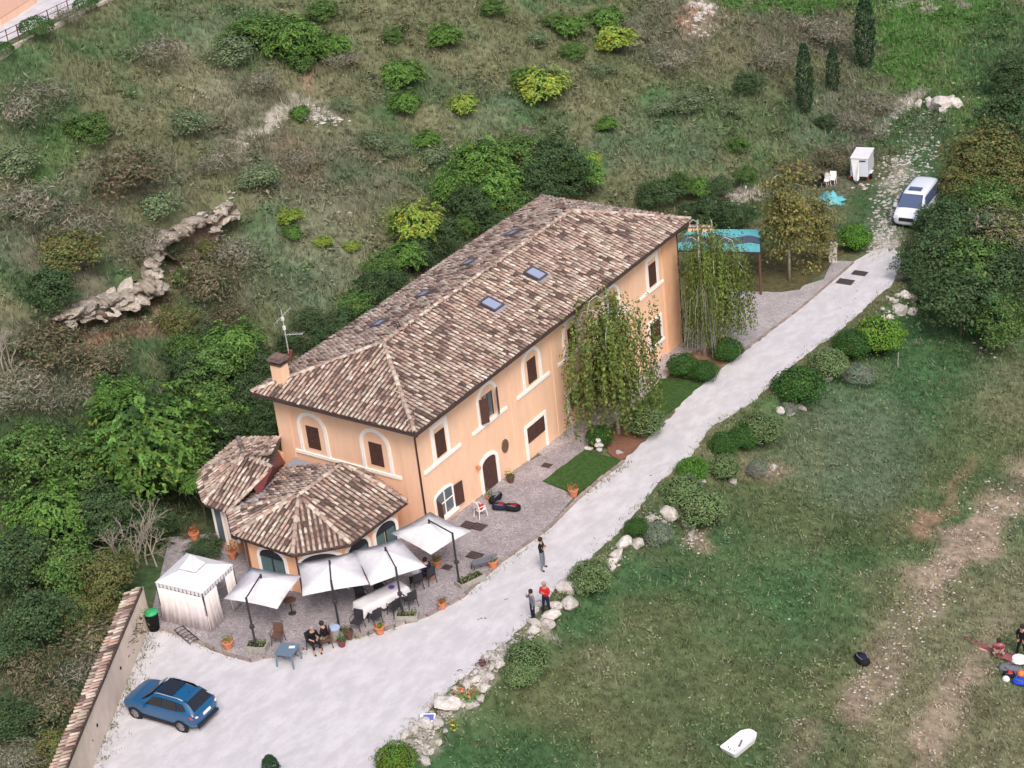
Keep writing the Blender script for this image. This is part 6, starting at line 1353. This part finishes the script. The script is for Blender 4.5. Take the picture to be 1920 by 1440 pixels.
for a in [(1590,664,14,'white boulder between two shrubs, below the yellow-green one'),(1620,652,8,'grey stone half buried under the yellow-green shrub'),(1550,712,13,'white upright stone at the right of the large dark ball shrub'),(1463,772,10,'pale stone under the large dark ball shrub, left one'),(1502,767,12,'pale stone under the large dark ball shrub, right one'),(1480,776,11,'grey stone between the two pale ones under the dark ball'),
 (1688,585,17,'big pale boulder behind the yellow-green shrub'),(1703,560,19,'largest pale boulder of the heap at the grove foot'),(1668,598,12,'flat white boulder touching the yellow-green shrub'),(1708,588,13,'grey shaded boulder beside the heap'),(1675,565,10,'small pale stone at the road side of the heap'),(1722,540,13,'boulder at the foot of the grove'),(1730,520,11,'topmost stone of the heap by the grove'),
 (1252,968,19,'wide pale boulder above the silvery shrub'),(1275,962,12,'pale boulder against the large spreading shrub'),(1222,973,9,'small boulder right of the dark ball shrub'),(1315,905,9,'white stone right of the bright green ball'),(1345,888,8,'small white stone below the pale trio'),(1375,905,9,'blue-grey flat stone on the bank'),(1450,878,8,'small pale stone in the dried lavender'),
 (1172,1022,15,'angular pale boulder at the road edge below the dark ball'),(1195,1022,12,'greyer boulder right of the angular one'),(1157,1042,16,'wide pale boulder in the verge row, third from the ball shrub'),(1150,1055,11,'grey boulder under the wide pale one'),(1143,1070,12,'rounded white boulder right of the loose light shrub'),
 (1066,1104,17,'pale boulder between the loose shrub and the red-jacketed person'),(1090,1108,10,'small pale boulder left of the loose shrub foot'),(1068,1137,16,'large upright boulder right of the walkers'),(1042,1139,11,'upright boulder next to the red-jacketed person'),(1013,1135,9,'grey boulder behind the two walkers'),(1034,1158,14,'flat pale boulder at the feet of the walkers'),(1026,1172,13,'lower flat boulder under the walkers'),(1002,1172,11,'pinkish flat stone below the hooded walker'),(1000,1184,11,'pale stone below the pinkish one'),
 (838,1327,24,'biggest smooth grey boulder in the lower stone border'),(884,1325,12,'pale boulder right of the big smooth one'),(900,1312,9,'rounded stone beside the orange flowers'),(908,1293,10,'upright stone right of the orange flowers'),(862,1322,9,'slim stone wedged beside the big smooth boulder'),
 (1104,843,9,'flat white stone at the corner of the front lawn'),(1162,851,10,'pale stone on the mulch at the lawn corner')]: boulder(*a)
for k, (z_, r_) in enumerate([(.05, .20), (.32, .23), (.60, .17)]):
    p = base_pt(1123, 848); obj('boulder', SM[k], None, (p[0], p[1], p[2]+z_+.12), label=['bottom stone of the white three-stone stack on the lawn corner', 'middle stone of the white three-stone stack on the lawn corner', 'top stone of the white three-stone stack on the lawn corner'][k], cat='boulder', group='white stone stack', scale=(r_, r_, r_*.75))
# stone-edged beds made of many small stones
def stone_row(name, label, pts, rpx, cat='stone border', step=1.7, jit=4, seed=1):
    rg = np.random.default_rng(seed); p0 = G(*pts[0]); t = thing(name, label, cat, tuple(p0)); P0 = np.array(t.location)
    for (x0, y0), (x1, y1) in zip(pts, pts[1:]):
        n = max(1, int(math.hypot(x1-x0, y1-y0)/(rpx*step)))
        for k in range(n):
            q = G(x0+(x1-x0)*k/n+rg.normal(0, jit), y0+(y1-y0)*k/n+rg.normal(0, jit)); s = rpx/34*rg.uniform(.65, 1.3)
            obj('stone', SM[rg.integers(8)], t, loc=tuple(q-P0+np.array([0, 0, s*.2])), rot=(rg.uniform(-.4, .4), rg.uniform(-.4, .4), rg.uniform(0, 6.28)), scale=(s, s*.85, s*.6))
    return t
stone_row('stone_border', 'ring of pale stones edging the lowest bed with two holes, bottom centre', [(765,1420),(745,1395),(775,1372),(800,1350),(818,1358),(835,1372),(825,1392),(812,1412),(795,1430),(785,1440)], 9.5, seed=1)
stone_row('stone_border', 'line of pale stones above the orange flowers', [(855,1298),(875,1285),(895,1275),(915,1270),(935,1245),(950,1230),(958,1210)], 8.5, seed=2)
stone_row('stone_border', 'loose pinkish rubble of stones left of the tall leafy shrub', [(905,1250),(925,1235),(945,1222),(920,1248),(938,1238),(900,1262),(915,1240)], 5.5, seed=3, jit=8, step=1.3)
stone_row('stone_border', 'thin row of small stones along the road edge by the bench of stones', [(700,1425),(740,1385),(790,1335),(830,1300)], 4, seed=4, jit=7)
stone_row('stone_border', 'pale stone edging of the ground-cover bed beyond the farmhouse roof', [(1283,398),(1310,388),(1345,378),(1380,370),(1425,366)], 4.2, seed=5, step=1.4)
stone_row('stone_border', 'rough row of stones at the foot of the grove', [(1640,605),(1660,585),(1680,560),(1700,535)], 6, seed=6, jit=6)
stone_row('stone_border', 'small rocks scattered down the bank under the spreading shrub', [(1285,985),(1300,1000),(1310,1015),(1290,975)], 5, seed=7, jit=6)
rg = np.random.default_rng(77); V = []; F = []; o_ = 0    # rubble and pebbles, far too many to count
def pebbles(name, label, spots, cr=(.08, .2)):
    V = []; F = []; o = 0; me0 = SM[0]; bv = np.array([v.co[:] for v in SM[0].vertices])[:12]
    ico = np.array([(0, 0, .6), (.9, 0, .1), (.25, .85, .15), (-.75, .5, .1), (-.7, -.6, .12), (.3, -.8, .1), (.5, .3, -.5), (-.4, .1, -.5)]); fc = [(0, 1, 2), (0, 2, 3), (0, 3, 4), (0, 4, 5), (0, 5, 1), (1, 6, 2), (2, 6, 3), (3, 7, 4), (4, 7, 5), (5, 6, 1)]
    for (x, y, rx, ry, a, n, s0) in spots:
        for _ in range(n):
            u, v = rg.normal(0, .5, 2); ex, ey = u*rx, v*ry; c_, s_ = math.cos(R(a)), math.sin(R(a)); q = G(x+ex*c_-ey*s_, y+ex*s_+ey*c_); s = s0*rg.uniform(.5, 1.5); w = rg.uniform(0, 6.28)
            M_ = np.array([[math.cos(w), -math.sin(w), 0], [math.sin(w), math.cos(w), 0], [0, 0, .6]]); V.append((ico*rg.uniform(.7, 1.3, 3))@M_.T*s+q+np.array([0, 0, s*.15])); F += [tuple(i+o for i in f) for f in fc]; o += len(ico)
    me = np_mesh(name, np.concatenate(V), F, m_rock); obj(name, me, kind='stuff', label=label, cat='rubble')
pebbles('track_stones', 'pale stones strewn along the grassy track beyond the road', [(1660,455,30,24,-60,160,.10),(1655,430,60,24,-70,160,.10),(1665,380,70,28,-70,140,.13),(1690,330,60,40,-60,170,.13),(1720,280,60,40,-60,150,.13),(1745,240,60,25,-50,60,.12),(1690,205,40,12,-35,60,.16),(1620,350,20,10,0,10,.14),(1650,470,40,25,-60,80,.10),(1800,190,60,10,0,14,.12),(1680,300,25,15,0,60,.12)])
pebbles('meadow_stones', 'small pale stones and clods on the worn meadow', [(1760,1080,60,120,35,130,.07),(1690,1210,50,120,30,90,.07),(1880,950,60,80,35,60,.08),(1620,1290,40,60,25,40,.06),(1800,1290,90,150,30,70,.05),(1860,650,30,20,0,22,.11),(1480,1180,260,220,0,60,.05),(1200,1250,200,140,0,30,.05),(1300,1010,25,40,40,40,.08)])
pebbles('verge_rubble', 'pale rubble between the stone borders beside the road', [(785,1390,30,50,30,120,.10),(845,1325,20,50,45,80,.10),(900,1265,24,50,45,150,.10),(945,1220,20,40,45,90,.10),(1000,1180,40,14,-30,40,.08),(1130,1065,20,60,50,40,.08),(1240,975,30,14,0,40,.08),(1660,605,24,40,40,60,.10),(740,1400,16,60,45,80,.06),(830,1290,16,70,45,80,.06),(1450,880,40,14,0,24,.07)])
pebbles('hill_scree', 'pale scree beside the hillside footpath', [(590,215,40,20,20,60,.16),(500,240,60,10,-28,40,.12),(620,225,30,12,10,30,.18),(1320,15,20,20,0,24,.4),(1305,40,20,20,0,20,.25),(1310,60,30,10,0,14,.2),(370,415,40,14,-20,30,.2),(430,380,8,20,0,12,.22),(300,600,60,10,-10,40,.14),(200,600,70,14,-15,50,.14),(350,490,50,20,-40,50,.13)])
pebbles('road_pebbles', 'loose pale pebbles scattered over the gravel road', [(600,1330,420,90,-12,500,.035),(1000,1080,240,40,-48,260,.035),(1350,790,330,34,-42,260,.035),(1600,560,100,30,-40,80,.04)])
# soft debris spots on the road
pebbles('road_litter', 'small dark leaf litter and clods on the gravel road', [(905,1160,16,6,0,10,.07),(950,1125,10,6,0,6,.07),(1213,892,10,4,0,6,.07),(1320,790,8,4,0,5,.06),(500,1235,40,6,0,14,.04),(240,1300,40,100,15,60,.05),(300,1215,60,10,20,30,.05),(1590,545,50,20,-40,24,.07)])
bpy.data.objects['road_litter'].data.materials[0] = mat('leaf_debris', (.20, .17, .14), .95, .1, var=.3)

# big rock pile at the end of the track
rp = G(1762, 205)
for k, (dx_, dy_, s, lb) in enumerate([(0,0,.95,'large pink-white rock in the pile at the end of the track'),(.9,.8,.8,'upper right rock of the pile at the end of the track'),(-.9,.3,.6,'reddish rock at the left of the pile'),(.3,1.4,.6,'topmost rock of the pile, with a dark hollow'),(.6,-.9,.5,'lowest rock of the pile'),(-1.8,.1,.45,'flat pink slab trailing off the pile')]):
    obj('rock', SM[k], None, (rp[0]+dx_, rp[1]+dy_, T(rp[0]+dx_, rp[1]+dy_)+s*.4), label=lb, cat='rock', group='rock pile on the meadow', rot=(k*.4, k*.7, k), scale=(s, s*.9, s*.75))

# ------------------------------------------------------------------ cliff ledge with the cave
cf = thing('rock_outcrop', 'overhanging pale rock ledge with a dark cave cut into the left hillside', 'rock outcrop', tuple(G(260, 570))); cfo = np.array(cf.location)
pts_c = np.array(CLIFF); ys_ = np.linspace(CLIFF[0][1]-.6, CLIFF[-1][1]+.6, 90); xs_ = np.interp(ys_, pts_c[:, 1], pts_c[:, 0])
prof = [(-2.2, -.5), (-1.5, -.22), (-.95, -.02), (-.62, .20), (-.3, .22), (.02, .12), (.12, -.04), (-.02, -.14), (.06, -.24), (-.10, -.36), (-.5, -.48), (-1.0, -.6), (-1.3, -.9), (-1.35, -1.3), (-1.05, -1.65), (-.4, -1.85), (.2, -2.1)]
rg = np.random.default_rng(5); V = []; Cc = []; m_ = len(prof); NS = 190; ys_ = np.linspace(CLIFF[0][1]-.6, CLIFF[-1][1]+.6, NS); xs_ = np.interp(ys_, pts_c[:, 1], pts_c[:, 0])
def n1(a, b, s): return fbm(np.array([a]), np.array([b]), s, 4)[0]-.5
for i, (x, y) in enumerate(zip(xs_, ys_)):
    zt = float(terr0(x-1.0, y)); e = min(1, math.sin(math.pi*i/(NS-1))*2.2)**.6*np.clip(.35+1.9*(fbm(np.array([y*.9]), np.array([7.]), 19, 2)[0]-.25), .25, 1.25)*(1.15 if i < NS*.45 else .75); big = .25+1.5*(n1(y*.55, 0, 2)+.5)
    for j, (dx_, dz_) in enumerate(prof):
        st = round(n1(y*1.1, 3, 5)*6)/6*.7
        jx = n1(y*4.1+j*.5, j*1.9, 8)*1.3+st*1.3; jz = n1(y*4.6, j*2.3, 12)*.75
        V.append((x+dx_*(big if j > 3 else 1)*e+(jx if 2 < j < 14 else jx*.3)*e, y+n1(y*2, j*3., 4)*.4, zt+dz_*e*(.75+.4*big)+jz*e*(.7 if 0 < j < 10 else .3)))
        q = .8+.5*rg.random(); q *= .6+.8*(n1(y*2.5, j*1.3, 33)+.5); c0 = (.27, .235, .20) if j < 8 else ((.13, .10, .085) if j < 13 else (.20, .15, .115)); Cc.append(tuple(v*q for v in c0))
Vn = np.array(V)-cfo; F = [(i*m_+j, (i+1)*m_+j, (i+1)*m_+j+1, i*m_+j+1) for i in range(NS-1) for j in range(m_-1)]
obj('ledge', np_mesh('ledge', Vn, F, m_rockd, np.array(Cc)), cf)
m_crk = mat('weathered_rock', (.37, .33, .29), .95, .1, var=.4, scale=2.5, bump=.9, bscale=8, rnd=.25)
rg = np.random.default_rng(31); cum = np.linspace(0, 1, 84)
for k, u in enumerate(cum):
    i = int(u*(NS-1)); x, y = xs_[i], ys_[i]; left = u < .45
    for lay in range(2 if left or u > .85 else 1):
        s_ = rg.uniform(.24, .56)*(1.25 if left else .8); ox = rg.uniform(-.75, -.1)+.25*lay; zz = float(terr0(x-1.0, y))+.02-.55*lay+rg.normal(0, .08)
        if rg.random() < .12: continue
        if u < .07: continue
        ob_ = obj('block', SM[rg.integers(8)], cf, loc=(x+ox-cfo[0], y+rg.normal(0, .25)-cfo[1], zz-cfo[2]), rot=(rg.normal(0, .25), rg.normal(0, .25), rg.uniform(0, 6.28)), scale=(s_*rg.uniform(.8, 1.5), s_, s_*rg.uniform(.32, .6)))
        ob_.material_slots[0].link = 'OBJECT'; ob_.material_slots[0].material = m_crk

# ------------------------------------------------------------------ top left: road, kerb wall, hedge, neighbour
z0 = TL[3]; A = np.array(TL[0]); B = np.array(TL[1]); n2 = TL[2]
def tlp(s, d): p = A[:2]+(B[:2]-A[:2])*s+n2*d; return p
mb = MB(); P = [tlp(-.6, 2.0), tlp(1.5, 2.0), tlp(1.5, 9.0), tlp(-.6, 9.0)]; mb.prism([tuple(p) for p in P], z0-.2, z0+.03); obj('upper_road', mesh('upper_road', mb, m_road), kind='structure')
kw = thing('kerb_wall', 'low pale concrete kerb wall cutting across the top left corner', 'wall', (*tlp(.5, 0), z0)); ko = np.array(kw.location); mb = MB(); P = [tlp(-.6, .0), tlp(1.5, .0), tlp(1.5, .32), tlp(-.6, .32)]
mb.prism([tuple(p-ko[:2]) for p in P], -1.5, .32); part('wall', mb, m_trough if False else mat('concrete', (.50, .44, .40), .9, .1, var=.15), kw)
def fence_seg(s0, s1, n, lb):
    f = thing('wire_fence', lb, 'fence', (*tlp(s0, .7), z0)); fo = np.array(f.location)
    for k in range(n): p = tlp(s0+(s1-s0)*k/(n-1), .7); mb = MB(); mb.tube([(p[0]-fo[0], p[1]-fo[1], 0), (p[0]-fo[0], p[1]-fo[1], 1.3)], .04, 5); part('post', mb, m_maroon, f)
    for zz in (.5, .9, 1.25): p, q = tlp(s0, .7), tlp(s1, .7); mb = MB(); mb.tube([(p[0]-fo[0], p[1]-fo[1], zz), (q[0]-fo[0], q[1]-fo[1], zz)], .025, 4); part('rail', mb, m_maroon, f)
fence_seg(-.2, 1.15, 16, 'dark red fence behind the kerb wall at the top left')
plant('ball',68,52,30,'dark round bush on the kerb line in the top left corner', cat='bush', squash=.85); plant('ball',5,95,24,'dark bush cut by the left edge at the top', cat='bush'); plant('scrub',130,28,30,'thin reddish bush behind the top-left kerb', cat='bush'); plant('ball',160,8,22,'dark bush behind the kerb at the top edge', cat='bush')
lp = tlp(.0, 1.6); sp = thing('lamp_post', 'thin grey pole beside the upper road', 'pole', (lp[0], lp[1], z0)); mb = MB(); mb.tube([(0, 0, 0), (0, 0, 4.5)], .04, 6); mb.lathe([(.1, 0), (.1, .1)], n=8); part('pole', mb, m_grey, sp)
Pn = [plane_z(x, y, z0+.5)[:2] for x, y in ((-70, 62), (0, 36), (66, -6), (60, -70), (-90, -60))]; nh = thing('neighbouring_house', 'peach terrace corner of a neighbouring house at the top left edge', 'house', (*Pn[1], z0)); no = np.array(nh.location)
mb = MB(); mb.prism([tuple(p-no[:2]) for p in Pn], -.3, .5); part('wall', mb, m_wall, nh); mb = MB(); mb.prism([tuple((p-no[:2])*.99) for p in Pn], .5, .56); part('terrace_slab', mb, mat('terrace_tile', (.60, .37, .28), .9, .1, var=.1), nh)

# ------------------------------------------------------------------ things lying on the meadow
_h = (G(1414, 1384)-G(1364, 1414))[:2]; hull_a = math.atan2(_h[1], _h[0]); hull_s = float(np.linalg.norm(_h))/2.0; bp_ = G(1389, 1402); bt = thing('white_tub', 'white boat-shaped plastic hull lying on the grass at the bottom', 'hull', (bp_[0], bp_[1], bp_[2]+.12), hull_a, scale=hull_s)
mb = MB(); out = []; inn = []; low = []
sh = [(-1.0, -.42), (-.9, -.50), (.6, -.48), (.95, -.25), (1.0, 0), (.95, .25), (.6, .48), (-.9, .50), (-1.0, .42)]
n = len(sh); vs = [(x*1.0, y, .30) for x, y in sh]+[(x*.86, y*.78, .27) for x, y in sh]+[(x*.78, y*.62, .08) for x, y in sh]+[(x*.9, y*.85, 0) for x, y in sh]
mb.add(vs, [(i, (i+1) % n, n+(i+1) % n, n+i) for i in range(n)]+[(n+i, n+(i+1) % n, 2*n+(i+1) % n, 2*n+i) for i in range(n)]+[tuple(range(2*n, 3*n))]+[(3*n+i, 3*n+(i+1) % n, (i+1) % n, i) for i in range(n)]); part('hull', mb, m_white, bt); mb = MB(); mb.box((0, 0, .14), (.5, .08, .05), rz=.4); part('seat', mb, m_grey, bt)
bag(1617,1243,(.85,.55,.4),m_black,m_navy,'black and blue rucksack alone on the worn meadow', R(-35), field=True); 
gl = G(1855, 1218); gm = thing('folded_canopy', 'long folded maroon and white glider canopy on the grass', 'glider canopy', tuple(gl), R(-8)); mb = MB(); vs = []; n = 26
for i in range(n+1):
    x = -1.6+3.0*i/n; w = .12+.05*math.sin(i*.8)+(.16 if i > 18 else 0)
    for y, z in ((-w, .02), (-w*.5, .16), (w*.4, .14+.03*math.sin(i*1.7)), (w, .02)): vs.append((x, y+.05*math.sin(i*.25), z))
mb.add(vs, [(i*4+j, (i+1)*4+j, (i+1)*4+j+1, i*4+j+1) for i in range(n) for j in range(3)]); part('cloth', mb, mat('maroon_cloth', (.25, .08, .10), .8, .2, var=.4, scale=7), gm, True)
mb = MB(); mb.tube([(-1.5, -.2, .05), (-.8, -.26, .06), (.0, -.22, .05)], .05, 5); part('edging', mb, mat('salmon', (.55, .33, .28), .8, .2), gm); mb = MB(); mb.lathe([(.05, 0), (.36, .05), (.30, .16), (.05, .2)], (1.45, 0, 0), 12); part('wing_tip', mb, m_white, gm)
kp = G(1872, 1230); J = sit(.22); 
for k in list(J): 
    if isinstance(J[k], tuple): J[k] = (J[k][0], J[k][1], J[k][2]-.22 if k[:2] not in ('an', 'to') else J[k][2])
J['knL'] = (-.22, .36, .42); J['knR'] = (.22, .36, .42); J['anL'] = (-.14, .12, .08); J['anR'] = (.14, .12, .08); J['toL'] = (-.15, .26, .045); J['toR'] = (.15, .26, .045)
person(tuple(kp), R(200), 'person in a pink top crouching over the folded canopy', J, [mat('pink_fabric', (.42, .09, .17), .8, .2), m_khaki, m_black, m_skin, m_khaki])
gx = G(1905, 1272)
bag(1900,1262,(1.3,.6,.3),m_grey,m_grey,'long grey gear bag at the right edge of the meadow', R(-5), field=True); bag(1892,1270,(.5,.42,.3),m_black,m_red,'small black bag with red pouch beside the white helmet', R(30), field=True); bag(1912,1283,(.6,.5,.32),m_blue,m_blue,'bright blue stuff sack at the right edge', R(10), field=True)
hp = G(1886, 1276); hm = thing('helmet', 'white helmet lying beside the gear bags', 'helmet', tuple(hp), .5); mb = MB(); mb.lathe([(.15, .0), (.17, .06), (.15, .15), (.09, .21), (.01, .23)], n=14); part('shell', mb, m_white, hm, True); mb = MB(); mb.box((.12, 0, .05), (.1, .2, .04)); part('visor', mb, m_black, hm)
hp = G(1914, 1276); hm = thing('helmet', 'orange helmet on the blue sack', 'helmet', (hp[0], hp[1], hp[2]+.3), .5); mb = MB(); mb.lathe([(.15, .0), (.17, .06), (.15, .15), (.09, .21), (.01, .23)], n=14); part('shell', mb, mat('orange', (.8, .22, .06), .5, .3), hm, True); mb = MB(); mb.box((.12, 0, .05), (.1, .2, .04)); part('visor', mb, m_black, hm)
# flowers in the rock garden and the little sign board
of = G(872, 1302); ofl = thing('flower_clump', 'clump of orange-red flowers in the lower rock garden', 'flowers', tuple(of)); obj('plant', herb_mesh('orange_flowers', 1.2, .8, 160, 5, ((.08, .16, .03), (.16, .17, .04)), .3, (.65, .14, .06), .08), ofl)
of = G(905, 1248); ofl = thing('flower_clump', 'small maroon-leaved plant at the road edge of the stone bed', 'plant', tuple(of)); obj('plant', herb_mesh('maroon_plant', .5, .5, 70, 6, ((.14, .04, .06), (.09, .05, .05)), .3, None, .07), ofl)
of = G(852, 1365); ofl = thing('flower_clump', 'small yellow flower clump below the big grey boulder', 'flowers', tuple(of)); obj('plant', herb_mesh('yellow_flowers', .4, .4, 60, 7, ((.1, .16, .05), (.3, .3, .05)), .3, (.6, .5, .1), .06), ofl)
sp_ = G(803, 1352); sb = thing('notice_board', 'small blue and white plate lying on the stones of the lower bed', 'sign', (sp_[0], sp_[1], sp_[2]+.12), R(30)); mb = MB(); mb.box((0, 0, .04), (.62, .40, .03), rx=.35); part('plate', mb, m_white, sb); mb = MB(); mb.box((.03, 0, .062), (.44, .28, .02), rx=.35); part('panel', mb, mat('sign_blue', (.10, .13, .45), .5, .3), sb)
for k, (x, y, lb) in enumerate([(793,1385,'upper dark round hole planter in the pale bed'),(768,1398,'lower dark round hole planter in the pale bed')]):
    p = G(x, y); t = thing('sunk_pot', lb, 'pot', (p[0], p[1], p[2]+.04)); mb = MB(); mb.lathe([(.20, 0), (.21, .10), (.16, .10), (.15, .03)], n=14); part('rim', mb, m_trough, t); mb = MB(); mb.lathe([(.15, .02), (.01, .035)], n=12); part('soil', mb, m_soilpot, t)
for (x, y, lb) in ((1683,668,'pale wooden stake leaning below the yellow-green shrub'),(800,1060,'thin stake by the long table pots')):
    p = G(x, y+22) if y < 700 else base_pt(x, y, .08); t = thing('wooden_stake', lb, 'stake', tuple(p)); mb = MB(); mb.tube([(0, 0, -.1), (.05, 0, 1.0)], .035, 5); part('stake', mb, m_trough, t)
